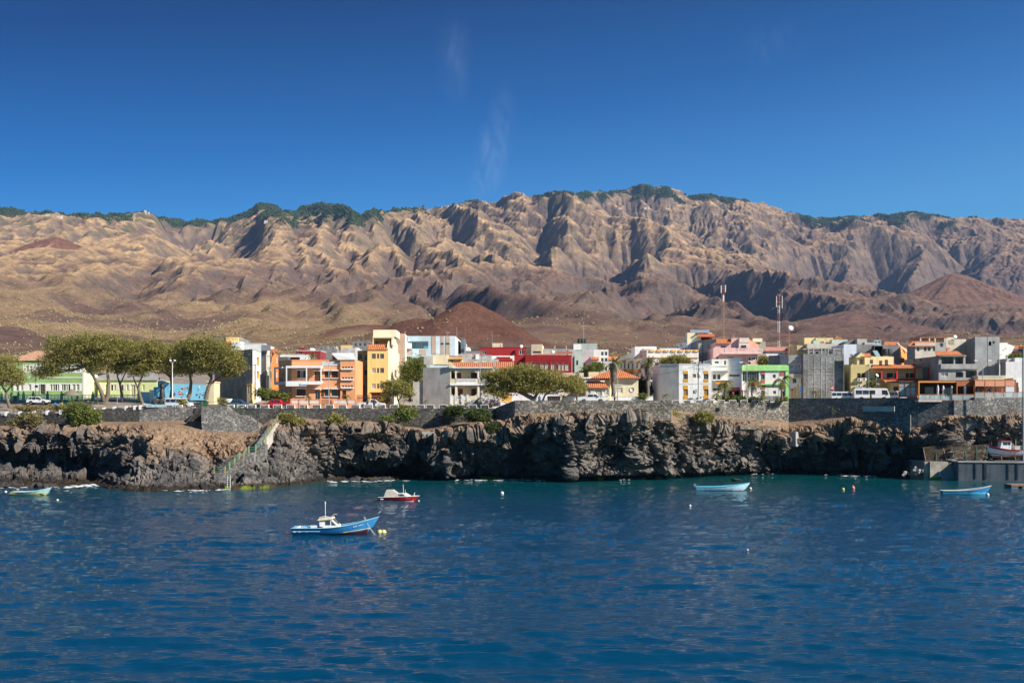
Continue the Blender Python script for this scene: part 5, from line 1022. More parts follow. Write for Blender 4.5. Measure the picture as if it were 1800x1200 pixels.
b = Bld('white building with a lime green parapet and brick red bays', [(1304, 224), (1386, 224)], 642.5, paint(.74, .70, .64), base=12.8, depth=12, cope=LG)
b.slab(0, 1304, 642.6, 1386, 651.5, .3, LG, 'green_parapet'); b.slab(0, 1380.5, 651.5, 1386, 703, .2, LG, 'green_edge'); b.slab(0, 1336.5, 674, 1380.4, 676.3, .4, LG, 'green_ledge')
b.slab(0, 1304.2, 651.6, 1334, 652.6, .35, RED, 'red_strip'); b.win(0, 1305, 653, 1334, 670, 'G', mun=6, dep=.1)
BR = paint(.46, .12, .07)
for y0, y1 in ((670.5, 677),): b.slab(0, 1318, y0, 1334.5, y1, .1, BR, 'red_panel')
b.slab(0, 1337.5, 652.5, 1344.5, 658, .08, BR, 'red_panel'); b.win(0, 1337.5, 658.2, 1344.5, 667, 'G'); b.slab(0, 1337.5, 667.2, 1344.5, 673.9, .08, BR, 'red_panel'); b.slab(0, 1337.5, 677, 1345, 684, .08, BR, 'red_panel'); b.win(0, 1338, 686, 1344.5, 702, 's', 'door')
b.win(0, 1358.5, 658, 1363.5, 664, 'b'); b.win(0, 1359, 686.5, 1364, 692, 'G'); b.slab(0, 1371, 653, 1379.5, 660, .08, BR, 'red_panel'); b.slab(0, 1371, 676.5, 1380, 684, .08, BR, 'red_panel'); b.win(0, 1372, 687, 1379.5, 703, 'r', 'door')
b.slab(0, 1345.5, 695.5, 1368, 704, .1, stone('base stones', (.3, .29, .27), (.18, .18, .17), (.34, .33, .31), 2.5), 'stone_base'); b.win(0, 1307, 686, 1316, 702, 'S', 'shutter_door'); b.win(0, 1320, 682, 1330, 684, 'G')
b.finish()
# grey and white, big block wall
b = Bld('two tone house, grey above white, with a painted ground floor', [(1371, 242), (1386, 240.5), (1420, 240)], 624, CONC, base=13.2, closed=[(1420, 250), (1374, 254)])
b.zt = PZ(624, 240.5); b.band(1, 1386.5, 664, 1419.5, 703, .08, WHITE, 'white_ground_floor'); b.slab(1, 1386.3, 657, 1419, 664, .9, paint(.45, .38, .28), 'overhang')
b.win(1, 1387, 640, 1394.5, 648, 'p'); b.win(1, 1401, 639.5, 1407.5, 647.5, 'p')
for x in (1393, 1408): b.slab(1, x, 665.2, x+6.5, 673, .12, GLASS, 'window')
YM = paint(.62, .42, .12)
for x, y0, y1, w in ((1390, 686, 700, 5), (1396, 680, 701, 4), (1401.5, 675, 700, 2.2)): b.slab(1, x, y0, x+w, y1, .11, YM, 'painted_panel')
g = MB(); q = lambda x, y: P(x, y, 240-.12); g.add([q(1389, 686), q(1396, 686), q(1392.5, 682.5)], [(0, 1, 2)]); wbuild(g, 'painted_gable', RED, b.root)
b.slab(1, 1411, 680, 1418, 684, .12, mat((.25, .5, .6), name='pale blue sign'), 'sign'); b.slab(1, 1405.5, 686, 1417, 702, .12, mat((.30, .33, .33), name='roller door'), 'roller_door'); b.finish()
BLK = stone('block masonry', (.42, .41, .39), (.20, .20, .195), (.36, .35, .33), 3.2)
b = Bld('large unplastered block wall house with unfinished columns on top', [(1412, 238.5), (1483.5, 238)], 622, BLK, cat='house', base=13.2, depth=14)
b.rec(0, 1466, 634, 1483, 701, .9, CONCD, [(1474, 640, 1482.5, 648, 'G'), (1474, 665, 1482.5, 673, 'G')])
for y in (646, 657, 679): b.slab(0, 1419, y, 1465, y+1.2, .05, CONC, 'concrete_band')
for x in (1419.5, 1431, 1443, 1452, 1465): b.slab(0, x, 628, x+1.2, 700, .06, CONC, 'concrete_column')
for x in (1420, 1429, 1443, 1449.5, 1455, 1465, 1480.5): b.block(x, 612.5, x+2, 622, 239, .5, CONC, 'roof_column')
b.block(1412, 612.5, 1482.5, 614.5, 239.6, 4, CONC, 'roof_beam'); b.block(1421, 614.5, 1482, 622, 246, .3, CONCD, 'rear_wall')
for x, w, h in ((1426, 4, 3), (1436, 3, 4), (1459, 4, 5), (1472, 6, 2)): b.block(x, 622-h, x+w, 622, 241, 1, CONC, 'rubble')
b.finish()
b = Bld('stepped yellow house at the top of the town left of the block wall', [(1401, 292), (1480, 292)], 607, paint(.74, .58, .30), base=18)
b.block(1414, 593.5, 1435, 607.2, 293, 6, paint(.80, .62, .32)); b.block(1434, 593.8, 1480, 607.2, 292.4, 6, paint(.74, .56, .28), wins=[(1442.5, 599, 1449, 603)], st='p'); b.block(1467, 592.8, 1480, 596, 292.2, 4, ORT, 'tiled_edge')
b.block(1419, 604, 1486, 612, 288, 3, paint(.60, .57, .48), 'terrace_wall'); b.block(1430, 598, 1439, 604, 290, 2, mat((.42, .55, .50), .4, name='green glass'), 'glass_screen'); b.block(1462, 596.5, 1490, 604.5, 290, 2, mat((.45, .50, .44), .4, .3, 3, name='netting'), 'glass_screen'); b.block(1401, 606.6, 1419, 625, 290, 3, paint(.56, .44, .20), 'side_wing'); b.finish()
b = Bld('plain pale blue white house with one shuttered window', [(1483, 258), (1505.5, 258)], 605, paint(.62, .66, .72), base=14, depth=10); b.win(0, 1494, 622.5, 1499, 630.5, 'S'); b.block(1478, 607, 1491, 611.5, 262, 2, WHITE, 'parapet'); b.finish()
b = Bld('narrow gap house with a dark opening beside the olive house', [(1483.5, 242), (1496, 242)], 641, paint(.46, .42, .28), base=13.2, depth=8); b.rec(0, 1486.5, 641.5, 1494.5, 659, 2, DARKM, [(1490, 646, 1492, 655, 'b')]); b.slab(0, 1484, 659, 1496, 680, .2, CONC, 'lower_wall'); b.finish()
b = Bld('long dark concrete wall house with a barrel vaulted roof', [(1505, 272), (1537, 272)], 605.5, CONCD, base=15, depth=10)
g = MB(); pts = [(1484+x*24, 605.8-9*math.sin(math.acos(1-1*x)) if x < 1 else 596.8) for x in np.linspace(0, 1, 10)]+[(1508, 605.8)]; vs = [P(x, y, 278) for x, y in pts]; k = len(vs); g.add(vs+[v+Vector((0, 6, 0)) for v in vs], [tuple(range(k)), tuple(range(k, 2*k))]+[(i, (i+1) % k, (i+1) % k+k, i+k) for i in range(k)]); wbuild(g, 'vaulted_roof', CONCD, b.root)
b.block(1507, 595.5, 1524, 606, 276, 5, CONCL, wins=[(1516, 600.5, 1522, 606)], st='p'); b.block(1520, 602, 1537, 606, 275, 2, paint(.50, .46, .40), 'parapet'); b.finish()
b = Bld('blue grey roof room seen over the dark wall', [(1536, 300), (1549, 300)], 597.5, mat((.34, .42, .44), .9, .15, .8, .2, name='blue grey paint'), base=18); b.win(0, 1538, 599.5, 1541, 602.5, 'G'); b.win(0, 1544, 599.5, 1547.5, 602.5, 'G'); b.finish()
b = Bld('dark concrete house with an orange side gable', [(1537, 268), (1580, 268), (1594, 284)], 606.5, CONCD, mats={1: paint(.80, .30, .08)}, base=15, closed=[(1594, 286), (1540, 286)]); b.rec(0, 1537.5, 608, 1552, 628, 2, DARKM)
b.slopeR(1554, 600.5, 1580, 606.3, 270, 5); g = MB(); p0, p1 = P(1576, 602.5, 268), P(1594, 619, 280); g.tube([p0, p1], .3, 4); wbuild(g, 'verge', TRIM, b.root); b.win(1, 1582, 626, 1586, 630, 'g'); b.slopeR(1580.5, 629, 1590, 637, 268, 3); b.finish()
# olive and yellow house with red trim
OL = paint(.56, .46, .21); YL = paint(.80, .66, .36); RT = paint(.62, .03, .03)
b = Bld('yellow house with red columns, tiled verandas and air conditioners', [(1495.5, 238), (1531, 238)], 640.5, OL, base=13.2, depth=12)
for x in (1506.5, 1514.5): b.win(0, x, 655.5, x+6.3, 664, 's')
b.block(1506.8, 625.5, 1520, 640.6, 240, 6, paint(.74, .64, .36), 'upper_room', [(1511, 632, 1516, 641)], 's'); b.slopeR(1514, 620.5, 1532, 626, 239.5, 4, xt0=1517, xt1=1529); b.block(1520, 625.8, 1535.5, 640.6, 239.6, 6, YL, 'upper_room', [(1530, 632, 1534.5, 641)], 's'); b.block(1535.5, 626.5, 1571, 641, 240, 6, YL, 'upper_room', [(1546, 633.5, 1550.5, 641), (1556, 632, 1561, 641)], 's')
g = MB(); vs = [P(1504, 628, 239.8), P(1514, 619, 239.8), P(1521, 626, 239.8), P(1521, 628, 239.8)]; g.add(vs+[v+Vector((0, 4, 0)) for v in vs], [(0, 1, 2, 3), (7, 6, 5, 4)]+[(i, i+4, (i+1) % 4+4, (i+1) % 4) for i in range(4)]); wbuild(g, 'gable', YL, b.root)
for x in (1497, 1528): b.slab(0, x, 639, x+1, 640.5, .3, TRIM, 'parapet_cap')
b.finish()
b2 = Bld('deep yellow veranda wing with red columns and green fascia', [(1530.5, 240), (1625, 240)], 647, YL, base=13.2, depth=10)
b2.slopeR(1531, 641, 1622, 646.3, 236.2, 6, xt0=1538, xt1=1612); b2.slab(0, 1538, 646.5, 1622, 648.3, 3.6, mat((.02, .17, .08), name='green fascia'), 'fascia', 3.4)
for x, y0 in ((1539.5, 647.5), (1566, 648.3), (1597, 648.3), (1620.8, 646)): b2.slab(0, x, y0, x+2.2, 668, 3.5, RT, 'column', 3.2)
for x0, x1, y1 in ((1538, 1551.5, 664), (1559, 1570, 664), (1572, 1579, 667), (1592, 1598, 664), (1599, 1608, 664)): b2.win(0, x0, 655.5, x1, y1, 's', mun=1)
b2.slopeR(1556, 666.3, 1640, 671.5, 234.2, 4, xt0=1552, xt1=1634); b2.slab(0, 1556, 665.6, 1637, 666.8, 2.4, RT, 'ridge_trim', 2.1); b2.slab(0, 1558, 671.6, 1580, 672.6, 5.6, mat((.02, .17, .08), name='green fascia'), 'fascia', 5.4)
b2.slab(0, 1531, 666, 1556, 702, .9, OL, 'lower_storey', .02); b2.slab(0, 1556.1, 672, 1582, 702, 3.4, paint(.70, .58, .30), 'lower_storey', .02)
for x in (1565, 1576, 1610): b2.slab(0, x-1.5, 638.8, x+1.5, 641.3, -1, RT, 'roof_lantern', -2)
b2.balus(0, 1556, 662.5, 1620, 667, 3.2, DARKM, 'railing', .3, .03, .05); b2.slab(0, 1561, 680, 1574, 689, 3.5, BROWN, 'shutter', 3.42); b2.finish()
g0 = None
for i, (x, y) in enumerate(((1510.5, 667), (1519, 666.5), (1510.5, 677.8), (1519, 677.8), (1542.5, 676.2))):
    Y_ = 237.6 if x < 1530 else 236.9+.3
    if g0 is None:
        g = MB(); g.box(-.42, .42, -.3, 0, -.28, .28); g0 = g.build('air_conditioner', TRIM, group='air conditioners on the yellow house'); gg = MB(); gg.lathe([(.21, 0), (.21, .02), (.001, .03)], 16, (0, 0, 0), Matrix.Translation((-.1, -.3, 0)) @ Matrix.Rotation(R(90), 4, 'X')); gg.build('fan_grille', DARKM, g0); o = g0
    else: o = copy_tree(g0)
    o.location = P(x, y, Y_); o['category'] = 'air conditioner'; o['label'] = ['upper left air conditioner under the twin brown windows', 'upper right air conditioner under the twin brown windows', 'lower left air conditioner on the olive wall', 'lower right air conditioner on the olive wall', 'single air conditioner beside the shrub on the olive wall'][i]
# right hand concrete houses
b = Bld('grey house with three upper windows and a long tiled roof', [(1594.5, 262), (1608.5, 250), (1645, 250)], 607.5, CONCD, mats={1: paint(.56, .50, .42)}, base=14, closed=[(1645, 262), (1600, 270)])
for x in (1611.5, 1624, 1631, 1639.5): b.win(1, x, 609.5, x+4.6, 617, 'G')
b.slopeR(1596, 599.8, 1645, 607.6, 249.5, 8, xt0=1604, xt1=1640)
b.block(1645, 601.5, 1663, 618, 251, 6, CONC, 'roof_room', [(1653, 602.5, 1658, 609)], 'G'); b.block(1617, 592.6, 1665, 594.3, 262, 8, tilemat((.45, .2, .12)), 'pergola_roof')
for x in (1617.5, 1633, 1643, 1660): b.block(x, 594.3, x+2, 604, 262, .5, CREAM, 'pergola_post')
b.finish()
b = Bld('cream house with a diagonal gable and satellite dish', [(1662.5, 262), (1698, 262)], 596, paint(.66, .60, .48), base=14, depth=8); b.block(1663, 592.8, 1678, 597, 263, 5, CREAM); b.slab(0, 1678, 613, 1698, 614.2, .3, CREAM, 'ledge'); b.slopeR(1664, 609, 1670, 614, 261, 1.5); b.slab(0, 1668, 598, 1677, 605, .06, paint(.42, .36, .27), 'wall_panel'); b.finish()
b = Bld('raw concrete house with stacked loggias and an orange tiled strip', [(1589, 250), (1650, 232), (1697, 232)], 624, CONC, mats={0: CONCD}, base=13.2, closed=[(1697, 244), (1600, 262)])  # left face, turned from the sun, painted a darker concrete for its shade
b.zt = PZ(625.5, 232); b.rec(1, 1655, 627.3, 1676.5, 639.5, 2.2, CONC, [(1655.5, 631, 1661, 639, 'G')]); b.rec(1, 1679, 628, 1693.5, 639.5, 2.2, CONC); b.slab(1, 1652.5, 639.6, 1697, 648.5, .5, CONC, 'balcony_wall')
b.win(1, 1654, 655, 1666.5, 661.5, 'p'); b.rec(1, 1680, 654, 1693.5, 663, 2, CONC); b.slopeR(1646, 616.8, 1693.5, 624, 231.5, 4.5, xt0=1643, xt1=1683); b.slab(1, 1650, 624.2, 1697, 626, .5, CONCL, 'eave_beam')
b.slab(0, 1607, 631, 1609, 634, .05, DARKM, 'vent'); b.slab(0, 1617, 631, 1620, 634, .05, DARKM, 'vent'); b.finish()
b = Bld('open concrete bay with a bare loggia under a long parapet', [(1697, 232.1), (1719.5, 232.1)], 639.5, CONC, base=13.2, depth=8); b.rec(0, 1697.5, 651.5, 1717.5, 663.5, 2.5, CONC, [(1701, 654, 1705, 663.5, 'G')]); b.slab(0, 1697, 639.6, 1719.5, 648.5, .4, CONC, 'balcony_wall'); b.finish()
b = Bld('very tall bare concrete block with two small square openings', [(1697.5, 262), (1714, 246), (1757, 246)], 592, mat((.34, .345, .34), .9, .15, .4, .3, streak=.4, name='smooth concrete'), mats={0: CONCD}, cat='apartment block', name='apartment_block', base=13.2, closed=[(1757, 256), (1705, 266)])  # unlit left face gets darker concrete, so part of its shade is colour
b.zt = PZ(592, 246); b.rec(1, 1737.8, 600, 1742.5, 607.3, 1, DARKM); b.rec(1, 1744.8, 599.8, 1748.2, 603.3, 1, DARKM); b.slab(1, 1736, 592, 1737.5, 655, .06, CONC, 'joint'); b.finish()
b = Bld('rough white rendered house with a stepped sloping top', [(1756.5, 262), (1771, 262)], 602.5, WHITE, base=14, depth=8)
g = MB(); vs = [P(1771, 604, 261.8), P(1784, 608.5, 261.8), P(1776, 624, 261.8), P(1768, 637, 261.8), P(1757, 637, 261.8), P(1757, 603, 261.8)]; g.add(vs+[v+Vector((0, 5, 0)) for v in vs], [(0, 1, 2, 3, 4, 5), (11, 10, 9, 8, 7, 6)]+[(i, i+6, (i+1) % 6+6, (i+1) % 6) for i in range(6)]); wbuild(g, 'sloping_wall', WHITE, b.root); b.slab(0, 1765.5, 612, 1767, 613.5, .5, DARKM, 'vent', .42); b.finish()
b = Bld('dark red terrace house with an orange roof edge at the right border', [(1784, 275), (1850, 275)], 618, paint(.35, .12, .08), base=16); b.slopeR(1781, 607.5, 1850, 612, 274, 4); b.block(1787, 611, 1830, 618, 277, 2, WHITE, 'rear_wall', [(1791, 612.5, 1797, 617)], 'G'); b.finish()
b = Bld('whitewashed rough wall building under the sloping white house', [(1758, 240), (1768, 236), (1830, 236)], 637, paint(.66, .65, .64), mats={0: CONCD}, base=13.2, closed=[(1830, 246), (1760, 250)]); b.block(1770, 630, 1784, 638, 240, 5, CONCL); b.block(1784, 628.5, 1830, 638, 239, 5, mat((.62, .62, .62), .9, .2, 2, .3, streak=.3, name='rough whitewash')); b.finish()
b = Bld('long low cream wall building behind the restaurant roof', [(1719, 230), (1781, 229.5)], 661, CREAM, base=13.2, depth=3, cope=TRIM); b.finish()
b = Bld('low white kitchen block at the right end of the restaurant', [(1781, 226), (1850, 226)], 664, WHITE, base=13.2, depth=5); b.win(0, 1786, 680, 1791, 690, 'G'); b.finish()
# ------------------------------------------------------------------ roads, sea walls, stairs, quay
m, tt, b = new_mat('asphalt'); n = tt.nodes; l = tt.links; g = n.new('ShaderNodeNewGeometry'); a = n.new('ShaderNodeTexNoise'); a.inputs['Scale'].default_value = .8; a.inputs['Detail'].default_value = 9; l.new(g.outputs['Position'], a.inputs[0])
r = n.new('ShaderNodeValToRGB'); r.color_ramp.elements[0].color = (.07, .065, .06, 1); r.color_ramp.elements[1].color = (.17, .155, .14, 1); l.new(a.outputs[0], r.inputs[0]); l.new(r.outputs[0], b.inputs['Base Color']); b.inputs['Roughness'].default_value = .9; ASPH = m
def sheet(name, us_, Ya, Yb, m, dz, nY=14):
    U_, T_ = np.meshgrid(us_, np.linspace(0, 1, nY)); Y_ = Ya(U_)*(1-T_)+Yb(U_)*T_; X_ = (U_-CX)/F*Y_; return grid_mesh(name, np.stack([X_, Y_, gz(X_, Y_)+dz], -1), len(us_), nY, m)
fw = lambda u: np.interp(u, wpx, wY)
sheet('road', np.linspace(235, 1880, 240), lambda u: fw(u)+.9, lambda u: fw(u)+8.5, ASPH, .012)
sheet('side_street', np.linspace(345, 452, 20), lambda u: fw(u)+8.6, lambda u: 285+0*u, ASPH, .014, 50)
for lab, u0, u1, ya, yb in (('pavement', 455, 640, 8.6, 10.2), ('pavement', 790, 1060, 8.6, 10.0), ('pavement', 250, 344, 8.6, 30)):
    sheet(lab, np.linspace(u0, u1, 40), lambda u: fw(u)+ya, lambda u: fw(u)+yb, mat((.42, .40, .37), .9, .15, 1, .2, name='paving'), .13)
SW1 = stone('dark sea wall stones', (.10, .095, .085), (.055, .055, .053), (.19, .175, .15), 3.4)
SW2 = stone('pebbly sea wall stones', (.20, .18, .15), (.09, .085, .078), (.48, .42, .33), 3.6, seed=5)
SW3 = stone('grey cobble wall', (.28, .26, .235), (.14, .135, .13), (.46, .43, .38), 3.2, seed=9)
def swall(label, pts, zt, m, zb=None, th=.7, cap=None, name='sea_wall'):
    """wall along (photo column, distance) points with a top height for each point"""
    if not hasattr(zt, '__len__'): zt = [zt]*len(pts)
    r = empty(name, (PX(*pts[0]), pts[0][1], zt[0]-3), 0, label, 'sea wall'); W_ = [Vector((PX(*p), p[1])) for p in pts]
    for mm, z0f, z1f, ex in ((m, lambda z: z-5.5 if zb is None else zb, lambda z: z, 0),)+(((cap, lambda z: z+.003, lambda z: z+.13, .05),) if cap else ()):
        g = MB()
        for i in range(len(W_)-1):
            a_, b_ = W_[i], W_[i+1]; d = (b_-a_).normalized(); nn_ = Vector((d.y, -d.x)); q = [a_+nn_*ex, b_+nn_*ex, b_-nn_*th, a_-nn_*th]; zs = [zt[i], zt[i+1], zt[i+1], zt[i]]
            vs = [(p.x, p.y, z0f(z)) for p, z in zip(q, zs)]+[(p.x, p.y, z1f(z)) for p, z in zip(q, zs)]
            g.add(vs, [(3, 2, 1, 0), (4, 5, 6, 7), (0, 1, 5, 4), (1, 2, 6, 5), (2, 3, 7, 6), (3, 0, 4, 7)])
        wbuild(g, 'wall' if ex == 0 else 'coping', mm, r)
    return r
def merlons(r, xs, Yf, zf, m, w=14, h=.62, endw=True, th=.5):
    first = None
    for x in xs:
        Y_ = float(Yf(x))+.12; z = zf(x); a_, b_ = PX(x-w/2, Y_), PX(x+w/2, Y_); g = MB(); g.box(a_, b_, Y_, Y_+th, z, z+h); o = wbuild(g, 'merlon', m, r)
        g = MB(); g.box(a_-.05, b_+.05, Y_-.03, Y_+th+.03, z+h, z+h+.09)
        if endw: g.box(a_-.08, a_-.003, Y_-.02, Y_+th+.02, z, z+h-.002); g.box(b_+.003, b_+.08, Y_-.02, Y_+th+.02, z, z+h-.002)
        wbuild(g, 'white_edging', TRIM, o)
fy = lambda u: float(np.interp(u, wpx, wY))
w = swall('low dark sea wall at far left with small white end blocks', [(-700, 222), (-150, 221), (0, 218.5), (115, 214.5)], [11.5, 11.5, 11.5, 11.9], SW1)
def endblocks(r, xs, zf, sz=4.2):
    for x in xs:
        Y_ = fy(x)-.1; g = MB(); z = zf(x); g.box(PX(x-sz/2, Y_), PX(x+sz/2, Y_), Y_, Y_+.7, z-.25, z+.55); wbuild(g, 'white_block', TRIM, r)
        g = MB(); g.box(PX(x+sz/2, Y_)+.003, PX(x+sz/2+11, Y_), Y_+.1, Y_+.6, z-.2, z+.35); wbuild(g, 'merlon', SW1, r)
endblocks(w, (-60, -37, -14, 10, 34, 58.5, 82, 106), lambda x: 11.55+max(0, x)/115*.35)
g = MB()
for i in range(10): x0 = -40+i*15.5; Y_ = fy(x0)+1.2; g.tube([P(x0, 725.6-i*.08, Y_), P(x0+15.5, 725.5-i*.08, fy(x0+15.5)+1.2)], .10, 6)
wbuild(g, 'white_rail', TRIM, w)
w = swall('dark sea wall behind the big green bush with white end blocks', [(115.1, 214.5), (165, 213.2), (245, 212)], [11.9, 12.5, 12.9], SW1); endblocks(w, (163, 182, 200, 221, 236, 246), lambda x: 12.3+(x-163)/83*.5)
g = MB(); g.box(PX(203, 214), PX(228, 214), 214, 214.8, 12.6, PZ(712, 214)); g.build('bench', CONC, label='grey concrete bench end on behind the dark wall', cat='bench')
w = swall('stone sea wall with dressed joints below the light blue railing', [(245.1, 212), (300, 211.5), (340.5, 211)], [12.95, 13.0, 13.05], SW3); merlons(w, (262, 298, 314), fy, lambda x: 12.98, SW3, 11, .35)
w = swall('long crenellated sea wall with white edged merlons in front of the orange house', [(340.6, 210.9), (392, 209.6), (455, 208), (740, 208)], 12.78, SW1); merlons(w, [404, 424]+[442+22.8*i for i in range(14)], fy, lambda x: 12.78, SW2, 13.6, .6)
g = MB(); g.box(PX(452, 208), PX(740, 208), 208.3, 208.6, 12.783, 12.86); wbuild(g, 'white_line', TRIM, w)
w = swall('dark crenellated sea wall under the arched house', [(740.1, 208), (880, 208)], 12.78, SW1); merlons(w, [756, 779, 809, 831, 852], fy, lambda x: 12.78, SW1, 12.5, .6)
g = MB(); g.box(PX(741, 208), PX(880, 208), 208.3, 208.6, 12.783, 12.86); wbuild(g, 'white_line', TRIM, w)
swall('plain rubble sea wall that steps forward under the spreading tree', [(872, 208), (905, 200), (1180, 200), (1180.1, 212)], [12.9, 14.15, 14.15, 14.1], SW2, zb=10.6)
w = swall('rubble sea wall with small white posts below the palm trees', [(1180.2, 212), (1386, 222)], [13.75, 13.95], SW2, zb=9.5); merlons(w, [1188+20*i for i in range(10)], fy, lambda x: 13.75+(x-1180)/206*.2, SW2, 11, .45)
g = MB(); c = P(1261, 719.5, fy(1261)-.05); g.box(c.x-.4, c.x+.4, c.y-.06, c.y+.1, c.z-.35, c.z+.35); wbuild(g, 'drain_opening', mat((.01, .01, .01), name='black'), w)
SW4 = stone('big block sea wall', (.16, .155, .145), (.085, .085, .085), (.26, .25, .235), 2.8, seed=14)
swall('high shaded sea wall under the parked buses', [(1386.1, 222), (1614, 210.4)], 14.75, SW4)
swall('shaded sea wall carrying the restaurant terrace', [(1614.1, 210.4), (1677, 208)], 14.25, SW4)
swall('sunlit cobble sea wall at the right under the restaurant', [(1677.1, 207.9), (1713, 207.6), (1713.1, 207.6), (2300, 207)], [14.25, 14.25, 14.7, 14.7], SW3)
# terraces and buttresses let into the cliff
def mass(name, label, cat, poly, Y, dep, m):
    g = MB(); vs = [P(x, y, Y) for x, y in poly]; k = len(vs); g.add(vs+[Vector((v.x, v.y+dep, v.z)) for v in vs], [tuple(range(k)), tuple(range(k, 2*k))[::-1]]+[(i, (i+1) % k, (i+1) % k+k, i+k) for i in range(k)]); return g.build(name, m, label=label, cat=cat)
mass('stone_bastion', 'stepped stone bastion carrying the stair landing', 'bastion', [(354, 738), (354, 715), (392, 714.5), (398, 721), (412, 729), (430, 730), (442, 738), (455, 748), (458, 760), (445, 800), (368, 800), (356, 770)], 204.3, 7, SW3)
mass('stair_ramp', 'dark sloping edge of the steps left of the bastion', 'ramp', [(327, 742), (350.5, 713), (353, 713), (331, 742)], 208.5, 2, SW1)
mass('stone_hut', 'small square concrete block on the cliff ledge above the cave', 'hut', [(742, 771), (742, 759), (769, 758.5), (770.5, 772)], 202.2, 4, CONC)
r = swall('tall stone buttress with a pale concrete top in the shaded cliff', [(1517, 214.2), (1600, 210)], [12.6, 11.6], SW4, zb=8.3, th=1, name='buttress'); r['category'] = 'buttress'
g = MB(); a_, b_ = P(1517, 716, 214), P(1572, 716, 211.2); g.add([(p.x+dx, p.y+dy, z) for z in (12.2, 13.15) for p, dx, dy in ((a_, 0, 0), (b_, 0, 0), (b_, .2, .35), (a_, .2, .35))], [(3, 2, 1, 0), (4, 5, 6, 7), (0, 1, 5, 4), (1, 2, 6, 5), (2, 3, 7, 6), (3, 0, 4, 7)]); wbuild(g, 'parapet', CONCL, r)
r = swall('low grey retaining wall at the bend of the cliff path', [(1365, 220.3), (1399, 217)], [8.4, 8.3], CONC, zb=5.5, th=2, name='retaining_wall'); r['category'] = 'wall'
for i, (x0, x1, y) in enumerate(((1262, 1300, 730), (1284, 1335, 738), (1305, 1362, 750))):
    c0_, c1_ = cliff_pt(x0, y), cliff_pt(x1, y+3); g = MB(); k = 9; rr_ = random.Random(i)
    for j in range(k): p = c0_.lerp(c1_, j/(k-1)); g.box(p.x-.6, p.x+.55, p.y-.5, p.y+.5, p.z-.4, p.z+.25+.15*rr_.random())
    g.build('path_wall', stone('terrace stones', (.3, .26, .2), (.22, .18, .14), (.44, .37, .28), 3, seed=20+i), label=['upper', 'middle', 'lower'][i]+' pale stone terrace edge of the path above the cliff', cat='wall')
# stair with green railing
ST = stone('stair stones', (.22, .21, .195), (.12, .118, .11), (.36, .34, .31), 3.2, seed=30); STEP = mat((.30, .29, .27), .9, .2, 1.2, .3, streak=.2, name='step concrete')
RY = lambda x: float(np.interp(x, [376, 395, 430, 468], [184.2, 184.2, 187.5, 191.0]))
posts = [(376.5, 830.5), (395.5, 831), (403.5, 823.5), (412.5, 814.8), (421, 806), (428.5, 806), (437.5, 795.5), (449.5, 794.5), (459.5, 781.5), (467.5, 780.5)]
r = empty('cliff_stair', P(395, 840, 184.2), 0, 'stone stair with green railing climbing the cliff from the sea', 'stair')
g = MB(); prev = None
for (x0, y0), (x1, y1) in zip(posts[:-1], posts[1:]):
    k = max(1, int(abs(y1-y0)/1.8))
    for i in range(k):
        xa, xb = x0+(x1-x0)*i/k, x0+(x1-x0)*(i+1)/k; yy_ = y0+(y1-y0)*(i+.5)/k; Y_ = RY(xa); g.box(PX(xa, Y_), PX(xb, RY(xb))+.02, Y_-.15, Y_+2.0, PZ(yy_, Y_)-2.6-(.8 if yy_ < 815 else 0), PZ(yy_, Y_))
wbuild(g, 'steps', ST, r)
g = MB()
for i in range(24):
    t = i/23; Y_ = 191.3+t*10.5; z = PZ(781, 191)+(PZ(748, 203)-PZ(781, 191))*t; g.box(PX(456.5, 195), PX(469.3, 195), Y_, Y_+.5, z-1.5, z)
wbuild(g, 'upper_flight', STEP, r)
g = MB(); vs = [Vector((PX(470.2, 195), 191, PZ(800, 191))), Vector((PX(470.2, 195), 191, PZ(778, 191))), Vector((PX(470.2, 195), 203, PZ(741, 203))), Vector((PX(470.2, 195), 203, PZ(760, 203)))]; g.add(vs+[v+Vector((.35, 0, 0)) for v in vs], [(0, 1, 2, 3), (7, 6, 5, 4)]+[(i, i+4, (i+1) % 4+4, (i+1) % 4) for i in range(4)]); wbuild(g, 'side_wall', CONCL, r)
GRN = mat((.05, .24, .17), .5, .15, 3, 0, name='green rail paint'); OCH = mat((.46, .30, .13), .8, .15, 3, .1, name='ochre post paint')
pp = [(x, y, RY(x)-.1) for x, y in posts]
for x, y, Y_ in pp: g = MB(); p = P(x, y, Y_); g.box(p.x-.09, p.x+.09, p.y-.09, p.y+.09, p.z-.15, p.z+1.08); wbuild(g, 'post', OCH, r)
g = MB()
for h in (.32, .62, .92):
    g.tube([P(x, y, Y_)+Vector((0, -.1, h)) for x, y, Y_ in pp], .04, 5)
    g.tube([Vector((PX(470.6, 195), 191.2, PZ(779, 191)+h)), Vector((PX(470.6, 195), 203, PZ(741, 203)+h))], .04, 5)
wbuild(g, 'railing', GRN, r)
for i in range(7): t = i/6; p = Vector((PX(470.8, 195), 191.2+11.6*t, PZ(779, 191)+(PZ(741, 203)-PZ(779, 191))*t)); g = MB(); g.box(p.x-.09, p.x+.09, p.y-.09, p.y+.09, p.z, p.z+1.1); wbuild(g, 'post', OCH, r)
BRP = mat((.20, .10, .06), .8, .2, 3, .1, name='brown post paint')
r = empty('landing_railing', P(355, 714, 204.6), 0, 'brown post railing with green bars round the upper stair landing', 'railing'); lp = [(355.5, 714), (365.5, 714.5), (386, 714), (397.5, 720), (411.5, 728), (428.5, 729), (440, 736), (453, 744)]
